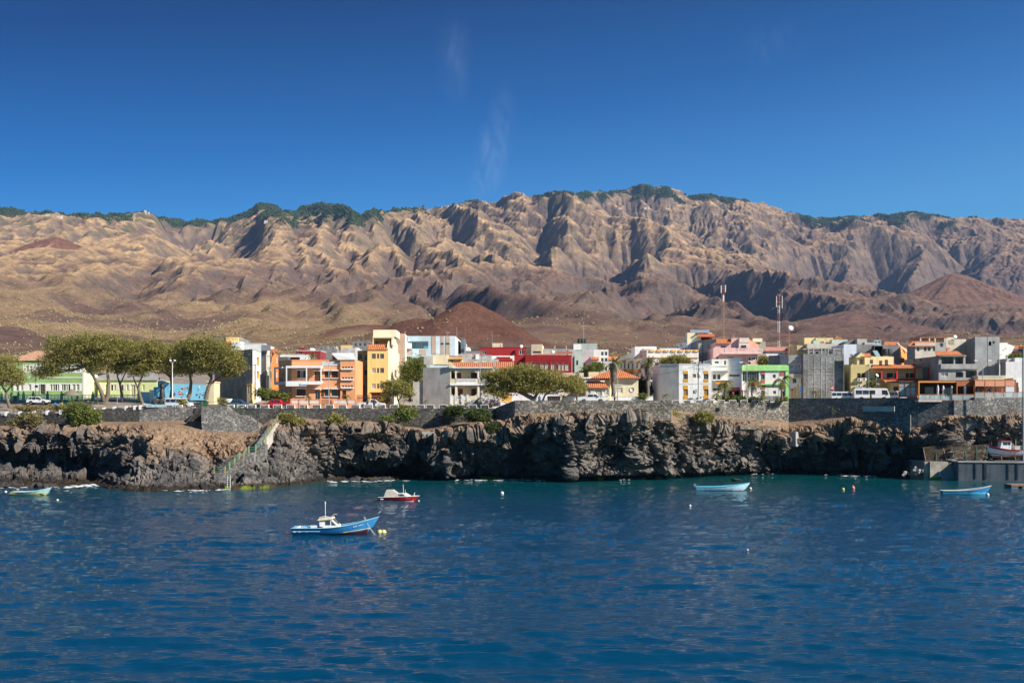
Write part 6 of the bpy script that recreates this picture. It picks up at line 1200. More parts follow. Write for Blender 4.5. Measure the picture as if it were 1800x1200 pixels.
for x, y in lp: g = MB(); p = P(x, y, 204.5); g.box(p.x-.1, p.x+.1, p.y-.1, p.y+.1, p.z-.2, p.z+.95); wbuild(g, 'post', BRP, r)
g = MB()
for h in (.35, .85): g.tube([P(x, y, 204.45)+Vector((0, 0, h)) for x, y in lp], .035, 5)
wbuild(g, 'bars', GRN, r)
g = MB()
for s_ in (-.25, .25): g.tube([Vector((PX(402.5, 178.6)+s_, 178.6, 2.2)), Vector((PX(402.5, 178.6)+s_, 178.4, -.6))], .035, 6)
for i in range(6): g.tube([Vector((PX(402.5, 178.6)-.25, 178.5, .1+i*.36)), Vector((PX(402.5, 178.6)+.25, 178.5, .1+i*.36))], .025, 5)
g.build('swim_ladder', TRIM, label='small white swimming ladder on the low rocks', cat='ladder')
# quay
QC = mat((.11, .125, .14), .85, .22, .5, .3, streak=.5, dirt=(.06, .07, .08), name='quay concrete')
r = empty('quay', (PX(1740, 200), 203, 0), 0, 'grey concrete quay with vertical stains at the right edge', 'quay')
QX = PX(1685, 200.6); qy = lambda x: 200.6-.25*(x-QX)
def qbox(nm, xa, xb, o0, o1, z0, z1, m):
    g = MB(); g.add([(x, y, z) for z in (z0, z1) for x, y in ((xa, qy(xa)+o0), (xb, qy(xb)+o0), (xb, max(qy(xb)+o1, 216 if o1 > 9 else 0)), (xa, max(qy(xa)+o1, 216 if o1 > 9 else 0)))], [(3, 2, 1, 0), (4, 5, 6, 7), (0, 1, 5, 4), (1, 2, 6, 5), (2, 3, 7, 6), (3, 0, 4, 7)]); wbuild(g, nm, m, r)
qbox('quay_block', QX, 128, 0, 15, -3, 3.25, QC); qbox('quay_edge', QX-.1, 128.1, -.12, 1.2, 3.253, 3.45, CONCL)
for x, w_ in ((1713, .25), (1728, .4), (1765, .2), (1779, .25)): qbox('fender_slot', PX(x, 200), PX(x, 200)+w_, -.1, -.003, .4, 3.2, mat((.04, .045, .05), name='black rubber'))
r = empty('landing_stage', (PX(1655, 208), 209, 0), 0, 'older stepped concrete landing with green weed beside the quay', 'landing stage')
g = MB(); g.box(PX(1635, 203.2), PX(1685, 200.6)-.02, 203.2, 216, -3, PZ(811, 203)); g.box(PX(1625.5, 203.7), PX(1635, 203.2)-.003, 203.7, 216, -3, PZ(811, 203)-.05); wbuild(g, 'wall', mat((.36, .32, .26), .9, .25, .9, .3, streak=.4, name='old quay concrete'), r)
g = MB(); [g.box(PX(1682-i*2.1, 203), PX(1684-i*2.1, 203), 202.4, 203.197, -1, PZ(811+i*2, 203)) for i in range(14)]; wbuild(g, 'steps', CONCD, r)
g = MB(); g.box(PX(1635.5, 203), PX(1683, 203), 203.15, 203.197, -.2, .45); wbuild(g, 'seaweed', mat((.12, .20, .012), .9, .5, 2, .3, name='green weed'), r)
r = empty('mesh_fence', P(1655, 810, 207.4), 0, 'leaning wire mesh fence with rusty and green posts on the landing', 'fence'); GP = mat((.04, .14, .08), .6, .2, 3, 0, name='green post paint'); RP = mat((.36, .24, .14), .8, .3, 3, .1, name='rusty post')
fp = [(1622.5, 786, 1627, 809.5, RP), (1644, 784, 1646, 809.5, GP), (1657, 784.5, 1664, 808, RP), (1672.5, 785, 1682, 807, GP), (1694, 785, 1699, 807, GP), (1716, 782, 1717, 806, GP), (1734.5, 781, 1734.5, 805, GP)]
for x0, y0, x1, y1, m in fp: g = MB(); g.tube([P(x0, y0, 204.2), P(x1, y1, 203.9)], .07, 6); wbuild(g, 'post', m, r)
g = MB()
for (a0, b0, a1, b1, _), (c0, d0, c1, d1, _) in zip(fp[:-1], fp[1:]):
    for i in range(13): t = i/12; g.tube([P(a0+(a1-a0)*t, b0+(b1-b0)*t, 204.1), P(c0+(c1-c0)*t, d0+(d1-d0)*t, 204.1)], .025, 3, cap=False)
    for i in range(1, 22): t = i/22; g.tube([P(a0+(c0-a0)*t, b0+(d0-b0)*t, 204.1), P(a1+(c1-a1)*t, b1+(d1-b1)*t, 204.1)], .012, 3, cap=False)
wbuild(g, 'wire_mesh', mat((.26, .19, .13), .7, .3, 3, 0, name='rusty wire'), r)
# boulders
def boulder(name, c, r_, m, seed, flat=.75):
    g = MB(); bm = bmesh.new(); bmesh.ops.create_icosphere(bm, subdivisions=2, radius=r_); rg_ = random.Random(seed); ax = [Vector((rg_.uniform(-1, 1), rg_.uniform(-1, 1), rg_.uniform(-1, 1))).normalized() for _ in range(9)]
    for v in bm.verts:
        for q in ax:
            d = v.co.dot(q)-r_*.62
            if d > 0: v.co -= q*d*.85
        v.co.z *= flat; v.co += Vector((rg_.uniform(-.06, .06),)*3)*r_
    me = bpy.data.meshes.new(name); bm.to_mesh(me); bm.free(); me.materials.append(m); o = bpy.data.objects.new(name, me); COL.objects.link(o); o.location = c; return o
PB = mat((.42, .36, .29), .9, .25, 2, .6, name='pale boulder rock'); DB = mat((.045, .040, .036), .9, .35, 2, .8, name='wet dark rock')
rg_ = random.Random(8); b0s = [boulder('boulder', (0, 0, 0), 1, PB, s_) for s_ in (1, 2, 3)]
for i in range(26):
    o = b0s[i] if i < 3 else b0s[i % 3].copy()
    if i >= 3: COL.objects.link(o)
    x = rg_.uniform(1588, 1624); y = 836-(x-1586)*.42*rg_.random()-rg_.random()*4; p = P(x, y, rg_.uniform(204, 206.5)); o.location = p; s_ = rg_.uniform(.28, .6); o.scale = (s_, s_, s_); o.rotation_euler = (rg_.random()*3, rg_.random()*3, rg_.random()*6)
    tag(o, 'pale boulder in the pile against the end of the landing stage', 'boulder', 'pale boulders piled beside the landing stage')
d0 = [boulder('boulder', (0, 0, 0), 1, DB, s_) for s_ in (11, 12)]
spots = [(1293, 841, .9, 'low dark rock standing in the water by the white skiff'), (1378, 827, 1.1, 'upright pale tipped rock below the shaded cliff'), (1457, 829, .9, 'lone dark rock at the foot of the shaded cliff')]
for i, (x, y, s_, lab) in enumerate(spots):
    o = d0[i % 2] if i < 2 else d0[0].copy()
    if i >= 2: COL.objects.link(o)
    Y_ = 25000/(y+4-720); o.location = (PX(x, Y_), Y_, .2); o.scale = (s_*1.3, s_, s_*(1.2 if i == 1 else .6)); o.rotation_euler = (.3*i, .2, i); tag(o, lab, 'rock')
for k, (xa, xb, ya, yb, n_, smin, smax, lab) in enumerate(((-60, 95, 853, 857, 34, .5, 1.1, 'brown rounded boulder in the row along the left cove shore'), (600, 690, 838, 845, 16, .5, 1.1, 'dark boulder lying in front of the sea cave'), (1330, 1600, 832, 838, 26, .3, .8, 'small dark boulder along the foot of the shaded cliff'))):
    for i in range(n_):
        o = d0[i % 2].copy(); COL.objects.link(o); x = rg_.uniform(xa, xb); wl = float(np.interp(x, kp, [K[q][6][0] for q in kp])); Y_ = 25000/(wl-720)+rg_.uniform(-.6, .8); s_ = rg_.uniform(smin, smax)
        o.location = (PX(x, Y_), Y_, rg_.uniform(-.1, .25)); o.scale = (s_*1.2, s_, s_*.8); o.rotation_euler = (rg_.random(), rg_.random(), rg_.random()*6); tag(o, lab, 'boulder', ['boulders along the left cove', 'boulders before the cave', 'boulders below the shaded cliff'][k])
# foam where the swell meets the rock
fm = mat((.75, .78, .78), .6, .1, 2, 0, name='foam'); rg = np.random.default_rng(5); Vs = []; Qs = []
for (xa, xb, n_) in ((115, 172, 60), (290, 400, 26), (570, 715, 36), (790, 960, 60), (1090, 1200, 26), (1310, 1360, 26), (1450, 1545, 30), (1640, 1685, 10), (0, 110, 20)):
    for i in range(n_):
        x = rg.uniform(xa, xb); wl = np.interp(x, kp, [K[q][6][0] for q in kp]); Y_ = 25000/(wl-720)-rg.random()**2*3.4-.3+1.2*math.sin(x*.35); X_ = (x-CX)/F*Y_; L = .15+rg.random()*.55; w_ = .05+rg.random()*.22; a0 = rg.random()*.5; k = 7
        ring = [(X_+L*math.cos(t)*(1+.3*rg.random()), Y_+w_*math.sin(t)*(1+.5*rg.random()), .09+.05*rg.random()) for t in np.linspace(0, 6.28, k, endpoint=False)]; o_ = len(Vs); Vs += ring+[(X_, Y_, .16)]
        Qs += [(o_+j, o_+(j+1) % k, o_+k) for j in range(k)]
f = raw_mesh('sea_foam', np.array(Vs), np.array(Qs), fm); tag(f, 'white foam flecks washing along the foot of the cliff', 'foam', kind='stuff')
# ------------------------------------------------------------------ vegetation
def leafmat(name, lo, hi):
    m, t, b = new_mat(name); n = t.nodes; l = t.links; g = n.new('ShaderNodeNewGeometry'); a = n.new('ShaderNodeTexNoise'); a.inputs['Scale'].default_value = .9; a.inputs['Detail'].default_value = 4; l.new(g.outputs['Position'], a.inputs[0])
    w = n.new('ShaderNodeTexWhiteNoise'); w.noise_dimensions = '3D'; q = n.new('ShaderNodeVectorMath'); q.operation = 'SNAP'; q.inputs[1].default_value = (.3, .3, .3); l.new(g.outputs['Position'], q.inputs[0]); l.new(q.outputs[0], w.inputs['Vector'])
    s = n.new('ShaderNodeMath'); s.operation = 'MULTIPLY_ADD'; s.inputs[1].default_value = .45; l.new(w.outputs[0], s.inputs[0]); l.new(a.outputs[0], s.inputs[2])
    r = n.new('ShaderNodeValToRGB'); r.color_ramp.elements[0].position = .4; r.color_ramp.elements[0].color = (*lo, 1); r.color_ramp.elements[1].position = .95; r.color_ramp.elements[1].color = (*hi, 1); l.new(s.outputs[0], r.inputs[0]); l.new(r.outputs[0], b.inputs['Base Color'])
    b.inputs['Roughness'].default_value = .6; b.inputs['Specular IOR Level'].default_value = .2
    tr = n.new('ShaderNodeBsdfTranslucent'); l.new(r.outputs[0], tr.inputs[0]); mx = n.new('ShaderNodeMixShader'); mx.inputs[0].default_value = .4; l.new(b.outputs[0], mx.inputs[1]); l.new(tr.outputs[0], mx.inputs[2]); l.new(mx.outputs[0], n['Material Output'].inputs[0]); return m
OLIVE = leafmat('olive leaves', (.13, .135, .035), (.44, .38, .115)); FRESH = leafmat('fresh green leaves', (.07, .12, .02), (.28, .29, .075)); DRY = leafmat('dry yellow leaves', (.17, .145, .06), (.36, .30, .13)); DKG = leafmat('dark green leaves', (.035, .06, .018), (.12, .15, .04)); PALM = leafmat('palm leaves', (.05, .075, .015), (.26, .25, .06))
BARK = mat((.16, .125, .095), .9, .3, 4, .6, name='bark')
def leaves(name, ells, n, m, parent, seed, size=.2, flat=.55, clump=26, cr=.6, jit=.24):
    """ells: (centre, radii) in metres; leaf sized quads in clumps through the volume, denser towards the outside"""
    rg = np.random.default_rng(seed); vol = np.array([e[1][0]*e[1][1]*e[1][2] for e in ells])**.75; vol /= vol.sum(); nc = max(4, n//clump); V = []
    pick = rg.choice(len(ells), nc, p=vol); d = rg.normal(size=(nc, 3)); d /= np.linalg.norm(d, axis=1)[:, None]; rad = rg.random(nc)**.42
    C_ = np.array([ells[i][0] for i in pick]); R_ = np.array([ells[i][1] for i in pick]); cc_ = C_+d*rad[:, None]*R_*(1+jit*rg.normal(size=(nc, 1)))
    k = rg.random((nc, clump, 3))*2-1; pos = cc_[:, None]+k*np.array([cr*1.3, cr*1.3, cr*flat])*(.6+.8*rg.random((nc, 1, 1))); pos = pos.reshape(-1, 3); N = len(pos)
    a = rg.normal(size=(N, 3)); a[:, 2] *= .5; a /= np.linalg.norm(a, axis=1)[:, None]; b_ = rg.normal(size=(N, 3)); b_ = np.cross(a, b_); b_ /= np.linalg.norm(b_, axis=1)[:, None]
    s = size*(.5+rg.random((N, 1))); a = a*s; b_ = b_*s*.6; V = np.stack([pos-a, pos-b_, pos+a, pos+b_], 1)
    o = woff(parent) if parent is not None else Vector((0, 0, 0)); V = V-np.array(o); return raw_mesh(name, V.reshape(-1, 3), np.arange(N*4).reshape(-1, 4), m, parent)
def E(px_, py_, rx, ry, Y, dy=0, rd=None): c = P(px_, py_, Y+dy); k = Y/F; return ((c.x, c.y, c.z), (rx*k, (rd or (rx+ry)/2)*k, ry*k))
def tree(label, Y, limbs, ells, n, m, seed, cat='tree', name='tree', size=.2, cr=.6, group=None):
    bx = limbs[0][0]; r = empty(name, P(bx[0], bx[1], Y), 0, label, cat, group); g = MB(); rr = random.Random(seed)
    for L in limbs: g.tube([P(a[0], a[1], Y+(a[3] if len(a) > 3 else 0)) for a in L], [a[2] for a in L], 7)
    tips = [(P(L[-1][0], L[-1][1], Y), L[-1][2]) for L in limbs]
    for c, R_ in ells:
        c = Vector(c); t0, w_ = min(tips, key=lambda t: (t[0]-c).length)
        for k in range(3):
            e = c+Vector((rr.uniform(-.7, .7)*R_[0], rr.uniform(-.6, .6)*R_[1], rr.uniform(-.3, .6)*R_[2])); mid = (t0+e)/2+Vector((rr.uniform(-.4, .4), rr.uniform(-.4, .4), -.3)); g.tube([t0, mid, e], [w_*.8, w_*.5, w_*.15], 5)
    wbuild(g, 'trunk', BARK, r); leaves('crown', ells, int(n*1.35), m, r, seed, size*.72, .5, 15, cr*1.05); return r
tree('small bushy olive tree at the far left edge above the white rail', 228, [[(17, 716, .35), (12, 700, .3), (10, 688, .22), (4, 678, .15)], [(10, 690, .2), (18, 680, .14), (28, 672, .1)]], [E(8, 655, 34, 22, 228), E(28, 668, 20, 12, 228), E(-18, 652, 30, 26, 228), E(10, 634, 22, 12, 228)], 9000, OLIVE, 1)
tree('big leaning tree with dark feathery crown and forked trunk', 234, [[(184, 706, .55), (181, 696, .45), (174, 680, .36), (164, 660, .28), (150, 645, .2)], [(186, 706, .5), (190, 692, .42), (191, 672, .34), (189, 655, .25), (195, 635, .18)]],
     [E(84, 650, 26, 14, 234), E(100, 635, 30, 18, 234), E(118, 612, 38, 18, 234), E(95, 600, 14, 10, 234), E(150, 604, 34, 20, 234), E(140, 625, 30, 16, 234), E(185, 606, 34, 20, 234), E(178, 632, 28, 16, 234), E(70, 657, 14, 8, 234), E(165, 645, 18, 10, 234)], 26000, OLIVE, 2)
tree('tree with thin bare lower twigs between the forked tree and the lamp post', 236, [[(217, 709, .3), (214, 695, .26), (211, 676, .2), (206, 660, .14)], [(211, 676, .16), (218, 660, .12), (224, 648, .09)]], [E(222, 612, 30, 18, 237), E(212, 632, 26, 16, 237), E(232, 640, 22, 16, 237), E(205, 648, 16, 10, 237)], 11000, OLIVE, 3)
tree('curved trunk tree in front of the blue mural corner', 234, [[(250, 708, .4), (246, 695, .33), (243, 682, .27), (247, 668, .2), (252, 655, .15)], [(243, 684, .2), (238, 672, .15), (234, 662, .1)]], [E(250, 622, 30, 20, 234), E(262, 640, 24, 16, 234), E(240, 650, 20, 14, 234), E(270, 612, 26, 18, 234), E(286, 630, 22, 18, 234)], 13000, OLIVE, 4)
tree('slim tree standing behind the white double lamp', 240, [[(300, 700, .3), (302, 682, .25), (300, 664, .2)]], [E(300, 622, 24, 18, 241), E(292, 642, 22, 14, 241), E(312, 640, 18, 14, 241)], 8000, OLIVE, 5)
tree('round green tree before the mural left of the green bin', 234, [[(330, 703, .45), (334, 690, .38), (336, 672, .3), (334, 660, .22)]], [E(330, 622, 28, 22, 234), E(322, 645, 24, 15, 234), E(345, 640, 26, 18, 234), E(338, 608, 26, 14, 234)], 14000, OLIVE, 6)
tree('largest round olive tree with a dark leaning trunk beside the grey wall', 232, [[(362, 702, .5), (364, 690, .42), (368, 676, .34), (372, 664, .26)], [(368, 676, .24), (386, 662, .16), (396, 656, .1)]], [E(372, 612, 36, 20, 232), E(362, 636, 30, 20, 232), E(396, 628, 28, 22, 232), E(412, 645, 20, 14, 232), E(350, 610, 24, 18, 232), E(398, 655, 16, 10, 232), E(420, 636, 12, 8, 232)], 22000, OLIVE, 7)
tree('dark green tree between the yellow block and the concrete flank', 236, [[(720, 706, .3), (722, 690, .24), (726, 668, .18)]], [E(724, 652, 20, 22, 237), E(735, 640, 12, 14, 237), E(716, 668, 14, 18, 237), E(732, 670, 14, 14, 237)], 12000, FRESH, 8)
tree('light crowned street tree right of the yellow block garage', 216, [[(704, 713, .2), (700, 704, .16), (698, 694, .12)], [(700, 704, .12), (710, 692, .08)]], [E(690, 678, 18, 12, 216), E(706, 684, 20, 12, 216), E(686, 690, 12, 7, 216), E(716, 692, 10, 7, 216)], 8000, OLIVE, 9, size=.17, cr=.45)
tree('wide spreading acacia leaning over the high rubble wall', 212, [[(941, 704, .5), (936, 700, .45), (920, 692, .34), (905, 686, .25), (890, 680, .18)], [(938, 702, .35), (946, 688, .26), (952, 678, .18)], [(954, 704, .22), (958, 694, .16), (968, 688, .1)]],
     [E(872, 664, 24, 12, 212), E(895, 660, 30, 15, 212), E(925, 656, 34, 15, 212), E(958, 664, 32, 14, 212), E(990, 674, 26, 12, 212), E(866, 682, 16, 10, 212), E(882, 690, 14, 12, 212), E(1008, 684, 16, 9, 212), E(920, 678, 34, 10, 212), E(950, 684, 30, 8, 212)], 30000, OLIVE, 10)
tree('small bushy tree at the right end of the spreading acacia', 214, [[(1014, 703, .2), (1015, 692, .16)]], [E(1008, 672, 16, 12, 215), E(1018, 680, 12, 10, 215)], 6000, OLIVE, 11, size=.17, cr=.45)
tree('green tree behind the bungalow roof before the white houses', 250, [[(1042, 664, .25), (1042, 655, .2)]], [E(1040, 650, 14, 10, 250), E(1052, 645, 9, 8, 250), E(1028, 658, 9, 6, 250)], 6000, FRESH, 12)
tree('flat topped yellow green acacia before the ochre hotel', 245, [[(1184, 645, .3), (1186, 636, .25)]], [E(1175, 636, 16, 7, 245), E(1190, 632, 18, 8, 245), E(1205, 637, 11, 5, 245)], 6000, OLIVE, 13)
tree('small roadside bush tree right of the bungalow', 232, [[(1130, 696, .2), (1130, 686, .15)]], [E(1128, 678, 8, 14, 233), E(1136, 688, 9, 8, 233)], 3500, DKG, 14)
tree('dark green tree behind the parked lorry', 236, [[(1153, 698, .2), (1153, 688, .15)]], [E(1154, 682, 8, 14, 237)], 3000, DKG, 15)
tree('small green tree under the pink house', 262, [[(1345, 640, .2), (1345, 634, .15)]], [E(1344, 634, 9, 8, 262)], 3000, OLIVE, 16)
tree('bright green tree top behind the rough white wall at the right', 244, [[(1790, 636, .2), (1790, 630, .15)]], [E(1785, 627, 11, 4, 244), E(1798, 626, 10, 4, 244)], 3000, FRESH, 17)
tree('shrub on the olive wall between the air conditioners', 236.5, [[(1535, 682, .1), (1534, 676, .08)]], [E(1533, 675, 6, 5, 236.5)], 1400, FRESH, 18, cat='shrub', name='shrub', size=.15, cr=.3)
def bush(label, px_, py_, rx, ry, Y, n, m, seed, size=.16, cr=.4, extra=()):
    r = empty('bush', P(px_, py_+ry, Y), 0, label, 'bush'); g = MB(); rr = random.Random(seed); b_ = P(px_, py_+ry*.9, Y)
    for k in range(9): e = b_+Vector((rr.uniform(-.8, .8)*rx*Y/F, rr.uniform(-.5, .5), rr.uniform(.6, 1.6)*ry*Y/F)); g.tube([b_, (b_+e)/2+Vector((rr.uniform(-.2, .2), 0, .1)), e], [.05, .035, .01], 4)
    wbuild(g, 'branches', BARK, r); leaves('foliage', [E(px_, py_, rx*.9, ry*.9, Y)]+[E(*e, Y) for e in extra], int(n*.75), m, r, seed, size, .9, 12, cr, .3); return r
bush('big rounded bright green bush growing over the sea wall', 143, 727, 27, 22, 210.5, 16000, FRESH, 31, extra=((160, 735, 14, 15), (128, 722, 12, 14)))
bush('dry yellowish bush at the far left under the white rail', 52, 734, 22, 9, 213, 6000, DRY, 32, extra=((30, 742, 18, 6), (70, 746, 14, 6)))
bush('small green bush right of the stair top under the dark wall', 523, 742, 12, 8, 203.5, 4500, OLIVE, 33, extra=((506, 734, 14, 7),))
bush('windblown olive bush on the ledge below the orange house', 588, 738, 12, 11, 204, 5000, OLIVE, 34, extra=((600, 744, 7, 8),))
bush('low green bush left of the big bush below the yellow block', 680, 738, 12, 6, 204, 3500, FRESH, 35)
bush('bright green bush hanging over the wall below the street tree', 712, 726, 17, 13, 205, 9000, FRESH, 36)
bush('dark creeping bush over the wall top under the arched house', 800, 722, 20, 8, 206, 6000, DKG, 37)
bush('dark green bush spilling down the shaded cliff', 838, 730, 20, 12, 203, 9000, DKG, 38, extra=((855, 742, 12, 10),))
bush('small dark plant lower on the shaded cliff', 868, 752, 10, 8, 199.5, 2500, DKG, 39)
bush('yellow green bush on the sunlit cliff edge at the wall corner', 1178, 731, 14, 10, 203.5, 6000, OLIVE, 40)
bush('rounded green bush on the sunlit cliff below the white block', 1238, 734, 16, 10, 207.5, 7000, OLIVE, 41)
bush('faded bush against the high shaded wall', 1468, 720, 13, 7, 219, 4000, OLIVE, 42)
bush('leafy green hedge behind the red pickup', 478, 693, 18, 8, 221, 7000, FRESH, 43, extra=((462, 690, 12, 6), (495, 696, 12, 6)))
bush('potted shrub beside the garage door', 676, 702, 7, 5, 229, 1500, OLIVE, 44)
bush('low flower bed plants in front of the balcony bay', 1280, 700, 18, 3.5, 220, 2500, FRESH, 45, extra=((1300, 701, 12, 3),))
bush('low plants below the green edged building', 1328, 702, 14, 3, 220, 1800, FRESH, 46, extra=((1375, 701, 10, 3),))
bush('dry roadside plants by the white car', 52, 717, 30, 3.5, 226, 3500, DRY, 47, extra=((100, 716, 20, 3),))
bush('spiky agave like plant on the stair landing kerb', 391, 705, 6, 6, 214, 900, OLIVE, 48)
bush('young shrub before the white van', 321, 708, 5, 5, 213.5, 700, OLIVE, 49)
bush('small plant at the white garden wall', 1130+72-72, 697, 6, 4.5, 215, 900, FRESH, 50)
def palm(label, px_, yb, yt, Y, nf, L, seed, lean=0, dead=0, m=PALM, r0=.2, droop=1., cat='palm tree', name='palm_tree', grp=None):
    r = empty(name, P(px_, yb, Y), 0, label, cat, grp); rr = random.Random(seed); a = P(px_, yb, Y); t = P(px_+lean, yt, Y); g = MB(); k = 9
    pts = [a+(t-a)*(i/k)+Vector((.12*math.sin(i*1.3)*r0*3, 0, 0)) for i in range(k+1)]; g.tube(pts, [r0*(1.25-.5*i/k)*(1+.12*(i % 2)) for i in range(k+1)], 8); wbuild(g, 'trunk', BARK, r)
    def frond(az, el, LL, dr, mb, w=.34):
        p = Vector(t); d = Vector((math.cos(az)*math.cos(el), math.sin(az)*math.cos(el), math.sin(el))); n_ = 11; st = LL/n_; pr = [p.copy()]
        for i in range(n_): d = (d+Vector((0, 0, -dr*.16*(1+i*.12)))).normalized(); p = p+d*st; pr.append(p.copy())
        sd = Vector((-math.sin(az), math.cos(az), 0))
        for i in range(1, n_):
            f_ = math.sin(math.pi*(i+.6)/(n_+.6)); dd = (pr[i+1]-pr[i]).normalized(); up = sd.cross(dd)
            for s_ in (-1, 1):
                for q in (0, .5):
                    b_ = pr[i]+(pr[i+1]-pr[i])*q; tip = b_+sd*s_*w*2.1*f_*LL*.36+dd*LL*.16-Vector((0, 0, .20*LL*f_*(.5+rr.random()*.6))); mb.add([b_, b_+dd*st*.42, tip], [(0, 1, 2)])
        mb.tube([pr[0], pr[n_//2], pr[-1]], [.035, .02, .008], 4)
    g = MB()
    for i in range(nf): frond(i*2.399+rr.random()*.4, R(rr.uniform(-15, 72)), L*rr.uniform(.8, 1.1), droop*rr.uniform(.8, 1.3), g)
    wbuild(g, 'fronds', m, r)
    if dead:
        g = MB(); Ld = dead*Y/F; rg = random.Random(seed+5)
        for i in range(420):
            z = -Ld*rg.random()**.8; az = rg.random()*6.28; rd = .6*(1-(-z/Ld)**2.2*.75)+.1; p = t+Vector((math.cos(az)*rd, math.sin(az)*rd, z)); q = p+Vector((math.cos(az)*.12, math.sin(az)*.12, -.9)); s_ = Vector((-math.sin(az), math.cos(az), 0))*.07; g.add([p-s_, p+s_, q], [(0, 1, 2)])
        g.lathe([(.2, -Ld), (.3, -Ld*.7), (.5, -Ld*.3), (.35, -.1), (.1, 0)], 10, tuple(t)); wbuild(g, 'dead_frond_skirt', leafmat('dead fronds', (.16, .13, .10), (.42, .35, .27)), r)
    return r
palm('fan palm with a shaggy brown skirt before the bungalow', 1077.5, 697, 639, 217, 30, 1.9, 1, dead=26, r0=.3, lean=1, droop=.35)
palm('fan palm with a shaggy skirt standing beside the white block', 1138, 696, 638, 216, 30, 1.9, 2, dead=24, r0=.27, lean=2, droop=.35)
palm('tallest coconut palm in front of the balcony bay', 1275, 702, 673, 219, 15, 2.9, 3, lean=-1, r0=.15)
palm('short yellowing palm left of the tallest coconut palm', 1260, 704, 692, 218, 11, 1.7, 4, r0=.12)
palm('coconut palm before the strip window with wide drooping fronds', 1322, 703, 672, 219, 14, 2.7, 5, r0=.15)
palm('short stubby palm in front of the red door', 1340, 704, 692, 218, 11, 1.5, 6, r0=.13)
palm('coconut palm before the lime green building edge', 1374, 702, 668, 219, 14, 2.9, 7, r0=.15)
palm('young palm on the kerb by the big block wall', 1434, 699, 690, 229, 10, 1.5, 8, r0=.12)
palm('ragged young palm left of the orange garden gate', 544, 712, 696, 213.5, 6, 1.3, 9, lean=-2, r0=.1)
palm('ragged young palm right of the orange garden gate', 611, 712, 696, 213.5, 6, 1.4, 10, lean=-2, r0=.1)
palm('very small palm sapling before the arched house', 808, 710, 699, 214, 5, 1.0, 11, lean=-1, r0=.07)
palm('sapling palm at the end of the concrete flank', 748, 711, 704, 214, 5, .9, 12, r0=.06)
palm('small windblown palm before the white block side wall', 1173, 701, 694, 213, 7, 1.2, 13, lean=-3, r0=.1)
palm('small palm by the white rail fence near the hut gate', 989, 702, 696, 212, 6, 1.1, 14, r0=.08)
palm('palm crown rising behind the flat orange roof', 548, 640, 626, 240, 14, 1.9, 15, r0=.2)
palm('stunted palm in front of the white low wall', 1054, 700, 697, 214, 6, .9, 16, r0=.07)
# ------------------------------------------------------------------ vehicles (local x = forward, z = up)
TYRE = mat((.02, .02, .02), .8, .2, 8, .1, name='tyre rubber'); RIM = mat((.45, .45, .46), .35, .1, 6, 0, .8, name='wheel rim'); LAMPG = mat((.8, .8, .75), .1, .05, 6, 0, name='headlight glass', spec=.6); TAIL = mat((.4, .01, .01), .2, .05, 6, 0, name='tail light'); CARG = mat((.03, .04, .05), .05, .2, 2, 0, name='car glass', spec=.7); PLASTIC = mat((.03, .03, .032), .6, .2, 6, 0, name='black plastic')
def lprof(mb, prof, wf):
    """side profile (x,z) across a width that depends on height"""
    n = len(prof); vs = [(x, -wf(x, z), z) for x, z in prof]+[(x, wf(x, z), z) for x, z in prof]; bm = [(i, (i+1) % n, n+(i+1) % n, n+i) for i in range(n)]; mb.add(vs, bm+[tuple(range(n))[::-1], tuple(range(n, 2*n))])
def arch_line(x0, x1, zb, wheels, r):
    pts = [(x0, zb)]
    for wx in wheels:
        for k in range(9): t = math.pi*(1-k/8); pts.append((wx+r*math.cos(t), max(zb, .02+zb)+r*math.sin(t)*.92))
    pts.append((x1, zb)); return pts
